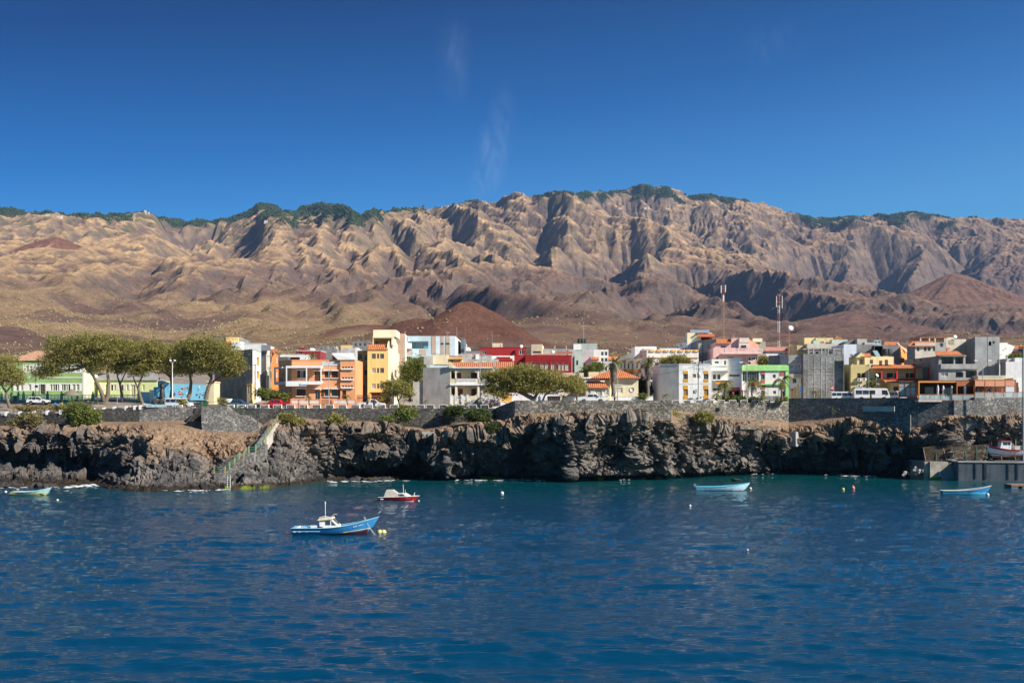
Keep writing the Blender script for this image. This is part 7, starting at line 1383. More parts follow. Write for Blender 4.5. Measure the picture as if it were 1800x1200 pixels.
def vehicle(name, kind, col, label, cat, grp=None):
    r = empty(name, (0, 0, 0), 0, label, cat, grp); pm = mat(col, .25, .04, 1, 0, name='car paint', spec=.6); S = {}
    if kind == 'suv': L, H, W2, wb, wr, hood, ws, ts, tr = 4.4, 1.7, .88, 1.3, .36, 1.0, (1.05, 1.62), None, None; top = [(2.2, .75), (2.15, .92), (1.15, 1.05)]; cab = [(1.15, 1.05), (.45, 1.62), (.1, 1.68), (-1.6, 1.66), (-2.05, 1.1), (-2.1, 1.05)]; rear = [(-2.18, 1.05), (-2.2, .5)]; wins = [[(.95, 1.08), (.4, 1.55), (-.2, 1.57), (-.2, 1.08)], [(-.27, 1.08), (-.27, 1.57), (-1.05, 1.56), (-1.05, 1.08)], [(-1.12, 1.08), (-1.12, 1.55), (-1.55, 1.5), (-1.85, 1.12)]]
    elif kind == 'pickup': L, W2, wb, wr = 5.3, .9, 1.55, .39; top = [(2.6, .8), (2.5, 1.02), (1.5, 1.14)]; cab = [(1.5, 1.14), (.75, 1.7), (.4, 1.76), (-.75, 1.74), (-1.0, 1.14)]; rear = [(-2.65, 1.1), (-2.65, .55)]; wins = [[(1.25, 1.17), (.72, 1.62), (.3, 1.64), (.3, 1.17)], [(.22, 1.17), (.22, 1.64), (-.68, 1.63), (-.85, 1.17)]]
    elif kind == 'single': L, W2, wb, wr = 5.1, .88, 1.5, .37; top = [(2.5, .8), (2.4, 1.0), (1.45, 1.12)]; cab = [(1.45, 1.12), (.8, 1.68), (.45, 1.72), (-.15, 1.7), (-.3, 1.12)]; rear = [(-2.55, 1.05), (-2.55, .55)]; wins = [[(1.2, 1.15), (.75, 1.6), (.0, 1.61), (-.12, 1.15)]]
    elif kind == 'van': L, W2, wb, wr = 5.0, .9, 1.45, .35; top = [(2.5, .7), (2.42, 1.02), (2.2, 1.12)]; cab = [(2.2, 1.12), (1.5, 1.9), (1.2, 2.02), (-2.3, 2.02), (-2.45, 1.9), (-2.5, 1.12)]; rear = [(-2.5, 1.1), (-2.5, .45)]; wins = [[(2.0, 1.2), (1.52, 1.78), (.95, 1.8), (.95, 1.2)], [(.85, 1.2), (.85, 1.8), (-.3, 1.8), (-.3, 1.2)], [(-.38, 1.2), (-.38, 1.8), (-1.4, 1.8), (-1.4, 1.2)], [(-1.48, 1.2), (-1.48, 1.8), (-2.3, 1.8), (-2.35, 1.2)]]
    else: L, W2, wb, wr = 7.0, 1.03, 2.0, .42; top = [(3.5, .8), (3.45, 1.2), (3.42, 1.3)]; cab = [(3.42, 1.3), (3.0, 2.4), (2.75, 2.6), (-3.3, 2.62), (-3.48, 2.4), (-3.5, 1.3)]; rear = [(-3.5, 1.28), (-3.5, .5)]; wins = [[(3.2, 1.35), (2.9, 2.2), (1.9, 2.2), (1.9, 1.35)], [(.6, 1.4), (.6, 2.2), (-.55, 2.2), (-.55, 1.4)], [(-.65, 1.4), (-.65, 2.2), (-1.85, 2.2), (-1.85, 1.4)], [(-1.95, 1.4), (-1.95, 2.2), (-3.2, 2.2), (-3.2, 1.4)]]
    ax = (-wb*.98, wb) if kind != 'bus' else (-2.1, 2.3)
    zl = .42; body = arch_line(-L/2, L/2, zl, ax, wr*1.15)+top
    belt = top[-1][1]
    if kind in ('pickup', 'single'): body += [(cab[-1][0]-.02, 1.12), (cab[-1][0]-.02, 1.08), (-L/2, 1.08)]
    else: body += [rear[0]]
    g = MB(); lprof(g, body, lambda x, z: W2*(1-.04*abs(x/(L/2))**4)); o = g.build('body', pm, r, bevel=.03)
    g = MB(); hi = max(z for _, z in cab); lo = min(z for _, z in cab); cw = lambda x, z: W2*.985-(z-lo)*.17
    if kind in ('van', 'bus'): cw = lambda x, z: W2*.985-(z-lo)*.09
    lprof(g, cab, cw); g.build('cabin', pm, r, bevel=.03)
    for w_ in wins:
        for s_ in (-1, 1): g = MB(); vs = [(x, s_*(cw(x, z)+.012), z) for x, z in w_]; g.add(vs+[(x, y-s_*.02, z) for x, y, z in vs], [tuple(range(len(w_))), tuple(range(len(w_), 2*len(w_)))]+[(i, (i+1) % len(w_), (i+1) % len(w_)+len(w_), i+len(w_)) for i in range(len(w_))]); g.build('window', CARG, r)
    (x0, z0), (x1, z1) = cab[0], cab[1]; d = Vector((x1-x0, 0, z1-z0)).normalized(); nv = Vector((d.z, 0, -d.x)); a = Vector((x0, 0, z0))+d*.08; b_ = Vector((x1, 0, z1))-d*.05; g = MB(); wa, wb_ = cw(0, a.z)-.08, cw(0, b_.z)-.08; q = [a+Vector((0, -wa, 0)), a+Vector((0, wa, 0)), b_+Vector((0, wb_, 0)), b_+Vector((0, -wb_, 0))]; g.add([v+nv*.012 for v in q]+[v-nv*.01 for v in q], [(0, 1, 2, 3), (7, 6, 5, 4), (0, 4, 5, 1), (1, 5, 6, 2), (2, 6, 7, 3), (3, 7, 4, 0)]); g.build('windscreen', CARG, r)
    for wx in ax:
        for s_ in (-1, 1):
            M = Matrix.Translation((wx, s_*(W2-.1), wr)) @ Matrix.Rotation(R(90)*-s_, 4, 'X'); g = MB(); g.lathe([(wr*.6, -.1), (wr, -.09), (wr, .08), (wr*.62, .1), (wr*.6, -.1)], 20, M=M); t_ = g.build('wheel', TYRE, r); g = MB(); g.lathe([(.001, .075), (wr*.35, .085), (wr*.6, .07), (wr*.62, .02), (.001, .02)], 14, M=M); g.build('rim', RIM, t_)
    for s_ in (-1, 1):
        g = MB(); g.box(L/2-.12, L/2+.012, s_*W2*.72-.16, s_*W2*.72+.16, .72, .9); g.build('headlight', LAMPG, r); g = MB(); g.box(-L/2-.012, -L/2+.08, s_*W2*.84-.08, s_*W2*.84+.08, .75, 1.0); g.build('tail_light', TAIL, r); g = MB(); g.box(cab[0][0]-.45, cab[0][0]-.3, s_*(W2+.1)-.09, s_*(W2+.1)+.09, belt+.03, belt+.18); g.build('mirror', PLASTIC, r)
    g = MB(); g.box(L/2-.05, L/2+.06, -W2*.93, W2*.93, .38, .6); g.box(-L/2-.06, -L/2+.05, -W2*.93, W2*.93, .38, .6); g.build('bumper', PLASTIC if kind != 'bus' else pm, r)
    if kind in ('pickup', 'single'):
        g = MB(); x0 = cab[-1][0]-.06; g.box(-L/2+.02, x0, -W2+.01, -W2+.07, 1.08, 1.16); g.box(-L/2+.02, x0, W2-.07, W2-.01, 1.08, 1.16); g.box(-L/2+.02, -L/2+.08, -W2+.07, W2-.07, 1.08, 1.16); g.build('bed_rail', pm, r)
    return r
def put(r, px_, Y, rz, dz=0): x = PX(px_, Y); r.location = (x, Y, float(gz(x, Y))+.02+dz); r.rotation_euler = (0, 0, rz); return r
WHT = (.72, .72, .72)
put(vehicle('car', 'suv', WHT, 'white hatchback car parked before the green house', 'car'), 67.5, 236, R(2))
v = put(vehicle('van', 'van', WHT, 'long white van parked by the light blue railing', 'van'), 315, 216, R(-3)); 
v = vehicle('pickup', 'pickup', (.06, .10, .15), 'dark blue pickup with a white box cover', 'pickup'); g = MB(); g.box(-2.6, -1.12, -.84, .84, 1.1, 1.85); g.build('white_cover', TRIM, v, bevel=.04); put(v, 417, 215.5, R(-2))
put(vehicle('pickup', 'pickup', (.55, .01, .015), 'bright red double cab pickup facing left', 'pickup'), 486.5, 214.8, R(180))
v = vehicle('pickup', 'single', WHT, 'white single cab pickup with ladder rack on its bed', 'pickup'); g = MB()
for x in (-2.4, -.6): [g.tube([(x, s_*.8, 1.1), (x, s_*.8, 1.95)], .03, 5) for s_ in (-1, 1)]; g.tube([(x, -.8, 1.95), (x, .8, 1.95)], .03, 5)
for s_ in (-.8, .8): g.tube([(-2.7, s_, 1.97), (1.2, s_, 1.97)], .03, 5)
g.build('ladder_rack', DARKM, v); put(v, 653, 213.5, R(0))
v = vehicle('pickup', 'pickup', WHT, 'white pickup behind the rubble wall in front of the cream wing', 'pickup'); put(v, 1040, 209.3, 0, .35)
v = vehicle('lorry', 'van', (.6, .6, .6), 'pale grey lorry parked in the gap beside the hotel', 'lorry'); put(v, 1146, 246, R(180), .1)
put(vehicle('minibus', 'van', WHT, 'white minibus beside the red no entry sign', 'minibus'), 1481, 229.5, R(-4)).scale = (.96, 1, 1)
put(vehicle('bus', 'bus', WHT, 'large white bus with dark side windows above the high wall', 'bus'), 1531, 227.5, R(-4), .1)
put(vehicle('van', 'van', (.66, .68, .7), 'small silver van half hidden between bus and glass pavilion', 'van'), 1574, 231, R(-70))
v = vehicle('minibus', 'van', WHT, 'white minibus with green reflections touching the glass pavilion', 'minibus'); put(v, 1577, 238, R(-60), .5)
for i, x in enumerate((1303, 1322)): put(vehicle('car', 'suv', (.6, .6, .6) if i else WHT, ['white car roof just showing over the wall by the canopy', 'silver car roof showing over the wall behind the coconut palm'][i], 'car'), x, 221.5, R(0), -.45)
# ------------------------------------------------------------------ boats
def hull(name, L, B, sheer, deep, m_top, m_low, parent, zsplit=.2, rake=.5, transom=.75, open_=True, inner=None, stripe=None, floor=.15, up=0., n=26):
    """hull lofted from stern (x=-L/2) to bow (x=L/2); sheer(t) gives the rail height"""
    def sec(t, off=0.):
        bw = B/2*(transom+(1-transom)*math.sin(min(1, t/.45)*math.pi/2))*(1 if t < .5 else max(.0, 1-((t-.5)/.5)**2.3))
        bw = max(.015, bw-off); zk = -deep+(sheer(1)+deep)*max(0, (t-.86)/.14)**2.2*.9; zs = sheer(t); pts = []
        for u in (0, .12, .22, .32, .42, .55, .7, .85, 1.0):
            y = bw*(u**.42) if u > 0 else 0; z = zk+(zs-zk)*u; x = -L/2+L*t+rake*(z/(sheer(1)+.01))*max(0, (t-.6)/.4)**1.5-.12*(1-t)**8*(z); pts.append((x, y, z+(off*.8 if u == 0 else 0)))
        return pts
    T = [i/n for i in range(n+1)]; S_ = [sec(t) for t in T]; k = 9
    top, low, st = MB(), MB(), MB()
    for i in range(n):
        for j in range(k-1):
            for sg in (1, -1):
                q = [S_[i][j], S_[i+1][j], S_[i+1][j+1], S_[i][j+1]]; q = [(x, y*sg, z) for x, y, z in q]; zc = sum(v[2] for v in q)/4
                (low if zc < zsplit+up*max(0, (T[i]-.6)/.4) else top).add(q, [(0, 1, 2, 3)], True)
    tr = [(x, y, z) for x, y, z in S_[0]]+[(x, -y, z) for x, y, z in S_[0][::-1]]; top.add(tr, [tuple(range(len(tr)))])
    h = top.build(name, m_top, parent); low.build('lower_hull', m_low, parent)
    g = MB(); 
    for sg in (1, -1): g.tube([(S_[i][-1][0], S_[i][-1][1]*sg, S_[i][-1][2]) for i in range(n+1)], .045, 5)
    g.build('gunwale', stripe or m_top, parent)
    if open_:
        g = MB(); Si = [sec(t, .06) for t in T[:-1]]
        for i in range(len(Si)-1):
            for j in range(2, k-1):
                for sg in (1, -1): q = [Si[i][j], Si[i+1][j], Si[i+1][j+1], Si[i][j+1]]; g.add([(x, y*sg, max(z, floor) if j == 2 else z) for x, y, z in q], [(0, 1, 2, 3)], True)
            a, b_ = Si[i], Si[i+1]; g.add([(a[2][0], a[3][1], floor), (b_[2][0], b_[3][1], floor), (b_[2][0], -b_[3][1], floor), (a[2][0], -a[3][1], floor)], [(0, 1, 2, 3)])
        g.build('inside', inner or m_top, parent)
        g = MB()
        for t in (.18, .42, .66): s_ = sec(t, .05); x = -L/2+L*t; g.box(x-.12, x+.12, -s_[-2][1], s_[-2][1], sheer(t)-.18, sheer(t)-.13)
        g.build('thwart', WOOD if False else (stripe or m_top), parent)
    else:
        g = MB()
        for i in range(n): a, b_ = S_[i][-1], S_[i+1][-1]; g.add([(a[0], a[1]-.03, a[2]-.1), (b_[0], max(0, b_[1]-.03), b_[2]-.1), (b_[0], -max(0, b_[1]-.03), b_[2]-.1), (a[0], -a[1]+.03, a[2]-.1)], [(0, 1, 2, 3)])
        g.build('deck', inner or TRIM, parent)
    return h, sec
def bp(*c, r=.45): return mat(tuple(c), r, .12, 2.5, .12, streak=.15, name='boat paint', spec=.5)
BWH = bp(.72, .72, .70)
# fishing boat
r = empty('fishing_boat', (0, 0, 0), 0, 'blue fishing boat with white wheelhouse and yellow trim', 'fishing boat')
shf = lambda t: .76+.98*max(0, (t-.38)/.62)**2
h, sec = hull('hull', 8.6, 2.5, shf, .3, bp(.03, .21, .46), bp(.05, .012, .03), r, .16, .65, .82, False, bp(.5, .56, .56), bp(.25, .5, .58), up=.45)
g = MB(); pts = []
for i in range(12):
    t = .64+.3*i/11; s_ = sec(t); zt_ = .2+.45*max(0, (t-.6)/.4); q = min(s_, key=lambda v: abs(v[2]-zt_)); pts.append((q[0], -(q[1]+.035), zt_+.03))
g.tube(pts, .035, 5); g.build('yellow_stripe', bp(.75, .6, .05), r)
g = MB(); [g.tube([(-4.2, s_*1.14, .44), (-1.2, s_*1.29, .44)], .05, 5) for s_ in (-1, 1)]; g.build('rubbing_strake', bp(.20, .46, .62), r)
g = MB()
for x in (-3.95, -3.4, -2.65, -1.9): g.box(x-.1, x+.1, -1.24, -1.19, .38, .46)
g.build('scupper', BWH, r)
g = MB(); lprof(g, [(-1.35, .6), (-1.42, 1.5), (-.05, 1.62), (.7, .95), (.7, .6)], lambda x, z: .78-(z-.6)*.08); cab = g.build('wheelhouse', BWH, r, bevel=.03)
g = MB(); lprof(g, [(-1.55, 1.5), (-1.5, 1.62), (.0, 1.75), (.05, 1.62)], lambda x, z: .85); g.build('roof', BWH, cab); g = MB(); lprof(g, [(-1.52, 1.47), (-1.55, 1.53), (.05, 1.66), (.05, 1.59)], lambda x, z: .87); g.build('yellow_edge', bp(.75, .5, .05), cab)
for pl in ([(-.75, 1.0), (-.75, 1.42), (-.2, 1.45), (-.2, 1.0)], [(-.1, .98), (-.1, 1.44), (.38, 1.05), (.4, .98)]):
    g = MB(); vs = [(x, -(.785-(z-.6)*.08), z) for x, z in pl]; g.add(vs+[(x, y+.02, z) for x, y, z in vs], [(0, 1, 2, 3), (7, 6, 5, 4), (0, 4, 5, 1), (1, 5, 6, 2), (2, 6, 7, 3), (3, 7, 4, 0)]); g.build('window', CARG, cab)
g = MB(); g.add([(.06, -.55, 1.6), (.06, .55, 1.6), (.62, .55, 1.05), (.62, -.55, 1.05)], [(0, 1, 2, 3)]); g.add([(.08, -.45, 1.62), (.08, .45, 1.62), (.3, .45, 1.4), (.3, -.45, 1.4)], [(0, 1, 2, 3)]); g.build('windscreen', CARG, cab)
g = MB(); g.lathe([(.03, 0), (.025, 1.5), (.001, 1.52)], 8, (-.85, 0, 1.62)); g.lathe([(.04, 1.4), (.05, 1.5), (.04, 1.7), (.001, 1.71)], 8, (-.85, 0, 1.62)); g.build('mast', BWH, r)
g = MB(); g.tube([(-1.5, -.3, 1.72), (-.9, -.3, 1.86), (-.4, -.3, 1.8)], .05, 5); g.tube([(-.2, .2, 1.8), (.1, .2, 2.02), (.4, .2, 2.0)], .05, 5); g.build('spare_gear', mat((.5, .4, .3), name='rope brown'), r)
g = MB(); g.box(-2.4, -1.5, -.6, .6, .55, .98); g.box(-3.9, -3.7, -1, 1, .55, .82); g.build('engine_box', BWH, r, bevel=.05)
g = MB(); g.lathe([(.35, 0), (.42, .15), (.2, .3), (.001, .32)], 9, (-1.25, -.55, .6)); g.build('net_pile', PLASTIC, r)
g = MB(); [g.tube([(3.3+i*.06, -.12, 1.75), (3.95, -.6, .8), (4.55+i*.12, -1.2, .02)], .018, 4) for i in range(3)]; g.tube([(4.9, 0, 2.1), (5.15, 0, 2.3)], .05, 5); g.build('mooring_line', mat((.5, .48, .42), name='rope'), r)
g = MB()
for i in range(9):
    if i != 3: x = 2.3+i*.14; s_ = sec((x+4.3)/8.6); g.box(x, x+.09, -(s_[7][1]+.05), -(s_[7][1]-.02), s_[7][2]-.14, s_[7][2]-.06)
g.build('lettering', BWH, r)
Yb = 12.5*F/(938.5-720)
r.location = (PX(586, Yb)-.0, Yb, -.02); r.rotation_euler = (0, R(-.5), R(0)); r.scale = (.93, 1, 1)
# small red cabin boat
r = empty('cabin_boat', (0, 0, 0), 0, 'small red cabin boat with a beige canvas shelter', 'cabin boat')
hull('hull', 5.1, 1.9, lambda t: .58+.16*t, .25, bp(.34, .012, .015), bp(.6, .6, .58), r, .08, .42, .9, False, bp(.66, .64, .58), bp(.68, .66, .60))
g = MB(); lprof(g, [(-1.9, .62), (-1.55, 1.55), (-.6, 1.58), (.1, 1.05), (.1, .62)], lambda x, z: .82-(z-.6)*.12); g.build('canvas_shelter', mat((.46, .42, .36), .9, .1, 3, .4, name='canvas'), r, bevel=.04)
g = MB(); lprof(g, [(.1, .66), (.12, 1.1), (1.1, 1.12), (1.75, .74), (1.75, .66)], lambda x, z: .74-(z-.6)*.25); c = g.build('cabin', bp(.66, .64, .58), r, bevel=.05)
for pl in ([(-.35, .78), (-.2, 1.02), (.28, 1.06), (.2, .78)], [(.3, .78), (.4, 1.06), (.75, 1.02), (1.05, .78)]):
    g = MB(); vs = [(x, -(.80-(z-.6)*.12), z) for x, z in pl]; g.add(vs+[(x, y+.06, z) for x, y, z in vs], [(0, 1, 2, 3), (7, 6, 5, 4), (0, 4, 5, 1), (1, 5, 6, 2), (2, 6, 7, 3), (3, 7, 4, 0)]); g.build('window', CARG, r)
g = MB(); g.tube([(.75, 0, 1.1), (.72, 0, 2.3)], .035, 6); g.tube([(1.05, 0, 1.1), (.98, 0, 1.6)], .025, 6); g.build('antenna', BWH, r); g = MB(); g.tube([(2.2, -.3, .7), (2.3, -.3, 1.15), (2.3, .3, 1.15), (2.2, .3, .7)], .025, 5); g.build('bow_rail', BWH, r)
g = MB(); g.box(-2.3, -1.9, -.955, -.93, .28, .42); g.build('white_mark', BWH, r); g = MB(); g.box(1.3, 1.5, -.86, -.83, .42, .52); g.build('blue_mark', bp(.05, .2, .5), r)
Yb = 12.5*F/(880-720); r.location = (PX(699.5, Yb), Yb, -.03)
def motor(parent, x, z, m=PLASTIC, tilt=0):
    g = MB(); g.box(x-.42, x-.08, -.16, .16, z+.1, z+.5); g.tube([(x-.2, 0, z+.1), (x-.45-tilt, 0, z-.65)], .06, 6); g.tube([(x-.1, .05, z+.3), (x+.45, .2, z+.4)], .025, 5); return g.build('outboard_motor', m, parent, bevel=.03)
def skiff(label, L, sh, cols, px_, wl, split, motor_=None, extra=None, rz=0, name='skiff', cat='skiff', B=1.6):
    r = empty(name, (0, 0, 0), 0, label, cat); hull('hull', L, B, sh, .2, cols[0], cols[1], r, split, .35, .8, True, cols[2], cols[3])
    if motor_: motor(r, -L/2, sh(0)-.05, motor_)
    if extra: extra(r)
    Yb = 12.5*F/(wl-720); r.location = (PX(px_, Yb), Yb, -.04); r.rotation_euler = (0, 0, rz); return r
def yb(r): g = MB(); g.tube([(-2.0, 0, .3), (-2.0, 0, .95)], .05, 5); g.build('stake', OCH, r); g = MB(); [g.tube([(-2.9, s_*.62, .28), (2.6, s_*.45, .34)], .05, 5) for s_ in (-1, 1)]; g.build('yellow_strake', bp(.7, .5, .05), r)
skiff('worn yellow and turquoise open boat moored at the left edge', 5.4, lambda t: .52+.62*max(0, (t-.3)/.7)**2.2, (bp(.30, .55, .55), bp(.62, .50, .10), bp(.4, .5, .48), bp(.5, .62, .60)), 54, 869.5, .24, PLASTIC, yb)
def wb(r): g = MB(); g.tube([(3.1, 0, .9), (3.4, -.1, .4), (3.42, -.1, -.1)], .03, 5); g.build('mooring_line', GRN, r)
skiff('long white open boat with blue rail and outboard motor', 8.0, lambda t: .62+.62*max(0, (t-.25)/.75)**2, (bp(.45, .66, .72), bp(.25, .03, .03), bp(.15, .42, .55), bp(.05, .38, .55)), 1269, 861.5, .08, mat((.16, .20, .30), .4, name='motor cover'), wb)
skiff('blue rowing boat without motor near the quay', 7.0, lambda t: .58+.72*max(0, (t-.2)/.8)**2.2, (bp(.02, .19, .46), bp(.12, .52, .68), bp(.1, .3, .5), bp(.6, .5, .25)), 1697, 868, .34)
# boat on the quay
r = empty('fishing_boat', (0, 0, 0), 0, 'white fishing boat with maroon bands propped up ashore', 'fishing boat')
hull('hull', 8.5, 2.7, lambda t: 1.15+1.0*max(0, (t-.4)/.6)**2, .45, BWH, bp(.32, .18, .12), r, .0, .55, .8, False, bp(.5, .45, .4), bp(.30, .03, .03))
for z0, z1, nm in ((.78, 1.1, 'maroon_band'), (.05, .18, 'maroon_band')):
    g = MB()
    for i in range(20):
        t0, t1 = .35+i*.0295, .35+(i+1)*.0295; s0 = 1.15+1.0*max(0, (t0-.4)/.6)**2; s1 = 1.15+1.0*max(0, (t1-.4)/.6)**2
        bw = lambda t: 1.35*(1 if t < .5 else max(0, 1-((t-.5)/.5)**2.3)); f0 = (z0/1.1); y0, y1 = bw(t0), bw(t1)
        x0, x1 = -4.25+8.5*t0+.5*max(0, (t0-.6)/.4)**1.5*.8, -4.25+8.5*t1+.5*max(0, (t1-.6)/.4)**1.5*.8
        k0, k1 = (s0-1.15 if z0 > .5 else (s0-1.15)*.35), (s1-1.15 if z0 > .5 else (s1-1.15)*.35); w0 = .96 if z0 > .5 else .76
        for sg in (-1, 1): g.add([(x0, sg*(y0*w0+.04), z0+k0), (x1, sg*(y1*w0+.04), z0+k1), (x1, sg*(y1*w0+.05), z1+k1), (x0, sg*(y0*w0+.05), z1+k0)], [(0, 1, 2, 3)])
    g.build(nm, bp(.30, .03, .03), r)
g = MB(); lprof(g, [(.2, 1.2), (.1, 2.75), (1.9, 2.75), (2.1, 1.9), (2.3, 1.3)], lambda x, z: .95-(z-1.2)*.05); c = g.build('wheelhouse', BWH, r, bevel=.04); g = MB(); g.box(0, 2.05, -1.0, 1.0, 2.753, 2.9); g.build('roof', bp(.40, .08, .06), c)
for x0, x1 in ((.3, .75), (.9, 1.6)): g = MB(); g.box(x0, x1, -.95, -.86, 2.1, 2.6); g.box(x0, x1, .86, .95, 2.1, 2.6); g.build('window', CARG, c)
g = MB(); g.box(-2.6, -.6, -.8, .8, 1.2, 1.9); g.tube([(-1, 0, 1.9), (-1, 0, 3.2)], .04, 5); g.build('deck_gear', bp(.55, .52, .45), r)
g = MB(); [g.tube([(3.0-i*.6, -1.15+.2*i*0, 1.9-.1*i), (3.0-i*.6, -1.15, 2.5-.12*i)], .02, 4) for i in range(4)]; g.build('bow_rail', BWH, r)
for x in (-3, -.5, 2): g = MB(); g.tube([(x, -1.3, -.95), (x, -.6, .1)], .08, 5); g.tube([(x, 1.3, -.95), (x, .6, .1)], .08, 5); g.build('prop', WOOD, r)
g = MB()
for i in range(8): g.box(3.0-.02-i*.14, 3.08-.02-i*.14, -1.17+i*.006, -1.13+i*.006, 1.32-i*.02, 1.42-i*.02)
g.build('lettering', BWH, r)
r.location = (PX(1776, 204), 204, 4.3); r.rotation_euler = (0, 0, R(180-4)); r.scale = (.95, 1, .92)
g = MB(); [g.lathe([(.001, 0), (.35, .06), (.3, .25), (.001, .35)], 8, (PX(x, 204.5), 204.5, 3.25), Matrix.Identity(4)) for x in (1731, 1736, 1741, 1746)]; g.build('net_heap', mat((.22, .13, .09), .95, .5, 5, .6, name='fishing net'), label='heap of brown fishing nets on the quay edge', cat='fishing nets')
# pontoon, buoys
r = empty('pontoon', (PX(1800, 182), 182, 0), 0, 'brown topped floating pontoon at the right edge', 'pontoon'); g = MB(); g.box(PX(1774, 182), PX(1774, 182)+9, 181.2, 184, .35, .6); wbuild(g, 'deck', mat((.26, .16, .12), .8, .2, 2, .3, name='pontoon boards'), r)
for i in range(5): g = MB(); x = PX(1774.6, 182)+i*1.7; g.box(x, x+1.1, 181.3, 183.9, -.3, .347); wbuild(g, 'float', mat((.12, .16, .2), name='float blue'), r)
def buoy(px_, wl, rad, col, lab, kind=0, grp=None):
    Yb = 12.5*F/(wl-720); g = MB(); g.ball((0, 0, rad*.35), rad, 14, 10, 1.0)
    if kind: g.lathe([(rad*.35, rad*1.2), (rad*.2, rad*1.9), (.001, rad*2)], 10)
    o = g.build('buoy', mat(col, .4, .08, 4, 0, name='buoy plastic')); o.location = (PX(px_, Yb), Yb, 0); tag(o, lab, 'buoy', grp)
    return o
buoy(667.5, 937, .28, (.75, .62, .22), 'left yellow buoy of the pair at the fishing boat bow'); buoy(674.5, 937, .28, (.75, .62, .22), 'right yellow buoy of the pair at the fishing boat bow')
buoy(882.5, 867.5, .27, (.75, .70, .62), 'single whitish buoy alone below the shaded cliff'); buoy(1482, 860.5, .24, (.72, .50, .12), 'yellow buoy left of the pink buoy'); buoy(1499.5, 858.5, .30, (.62, .22, .18), 'pink buoy with a pointed top', 1)
buoy(101, 879.5, .18, (.6, .55, .3), 'tiny pale buoy right of the yellow boat'); buoy(10, 865, .2, (.6, .62, .64), 'small grey buoy left of the yellow boat motor'); buoy(1319, 859, .22, (.62, .6, .5), 'pale buoy at the bow of the long white boat'); buoy(1736, 870, .24, (.7, .7, .7), 'white buoy at the bow of the blue rowing boat')
buoy(1213, 889, .16, (.66, .66, .66), 'little white buoy below the long white boat'); buoy(736, 880.5, .12, (.75, .7, .4), 'tiny yellow float in front of the red cabin boat'); buoy(1314, 966.5, .09, (.7, .7, .7), 'tiny white float far out on the open water')
# ------------------------------------------------------------------ street furniture, masts, restaurant, people
STEEL = mat((.42, .43, .43), .5, .1, 3, 0, .3, name='galvanised steel'); LAMPW = mat((.78, .78, .74), .4, .05, 3, 0, name='lamp housing')
def lamp(label, px_, yb, yt, Y, arms, m=STEEL, curve=1.2, r0=.08, drop=0.):
    r = empty('street_lamp', P(px_, yb, Y), 0, label, 'street lamp'); a, t = P(px_, yb, Y), P(px_, yt, Y); g = MB(); g.tube([a, a+Vector((0, 0, 1)), t], [r0*1.4, r0, r0*.6], 8); wbuild(g, 'pole', m, r)
    for dx, up in arms:
        p0 = t-Vector((0, 0, .6)); e = t+Vector((dx, 0, up)); g = MB(); g.tube([p0, t+Vector((dx*.25, 0, up*.6)), t+Vector((dx*.65, 0, up)), e], r0*.45, 6); wbuild(g, 'arm', m, r)
        g = MB(); s_ = 1 if dx > 0 else -1; g.box(min(e.x, e.x+s_*.7), max(e.x, e.x+s_*.7), e.y-.14, e.y+.14, e.z-.1-drop, e.z+.07); wbuild(g, 'lamp_head', LAMPW, r)
    return r
r = lamp('white lamp post with two round heads among the trees', 303, 705, 637, 231, [], TRIM, r0=.12)
for s_ in (-1, 1): g = MB(); c = P(303, 633.5, 231)+Vector((s_*.42, 0, 0)); g.ball(tuple(c), .27, 12, 8, .75); g.tube([P(303, 638, 231), c-Vector((0, 0, .15))], .05, 5); wbuild(g, 'lamp_head', LAMPW, r)
lamp('slim double arm lamp before the orange house', 578, 716, 640, 213.5, [(-.55, .45), (.3, .4)]); lamp('double arm lamp in front of the arched house', 844, 713, 643, 213.5, [(-.45, .75), (.35, .85)])
lamp('tall lamp with one long curved arm before the bungalow', 1085.5, 704, 645, 213, [(-1.1, .9)], r0=.09); lamp('double arm lamp between the canopy and green building', 1313, 705, 640, 217, [(-.75, .4), (.25, .6)])
lamp('double arm lamp standing behind the restaurant roof', 1727.5, 672, 640, 224, [(-1.0, .75), (1.0, .75)]); lamp('single arm lamp on the corner of the tall concrete block', 1756.5, 660, 625, 232, [(.3, .25)]); lamp('bare thin lamp pole rising behind the buses', 1527, 690, 641, 232, [(.1, .1)], r0=.05)
r = lamp('old lantern lamp before the green house', 62.5, 712, 671, 236, [], mat((.14, .16, .17), name='iron grey'), r0=.06); g = MB(); g.lathe([(.06, 0), (.2, .25), (.22, .5), (.08, .62), (.001, .7)], 8, tuple(P(62.5, 671, 236))); wbuild(g, 'lantern', LAMPW, r)
r = lamp('thin grey pole between the forked tree and the next trunk', 206, 712, 668, 233, [], r0=.05)
def pole(label, px_, yb, yt, Y, r0=.1, m=BARK, name='utility_pole', cat='utility pole', cross=True):
    r = empty(name, P(px_, yb, Y), 0, label, cat); g = MB(); g.tube([P(px_, yb, Y), P(px_, yt, Y)], [r0*1.3, r0], 7); wbuild(g, 'pole', m, r)
    if cross: g = MB(); t = P(px_, yt+1.5, Y); g.box(t.x-.6, t.x+.6, t.y-.16, t.y-.1, t.z, t.z+.1); wbuild(g, 'crossarm', m, r)
    return r
pole('dark wooden pole at the white corner of the grey block', 448.5, 702, 640, 243); pole('green tinted utility pole in the side street', 473.5, 692, 645, 258, m=mat((.20, .22, .13), name='mossy wood'))
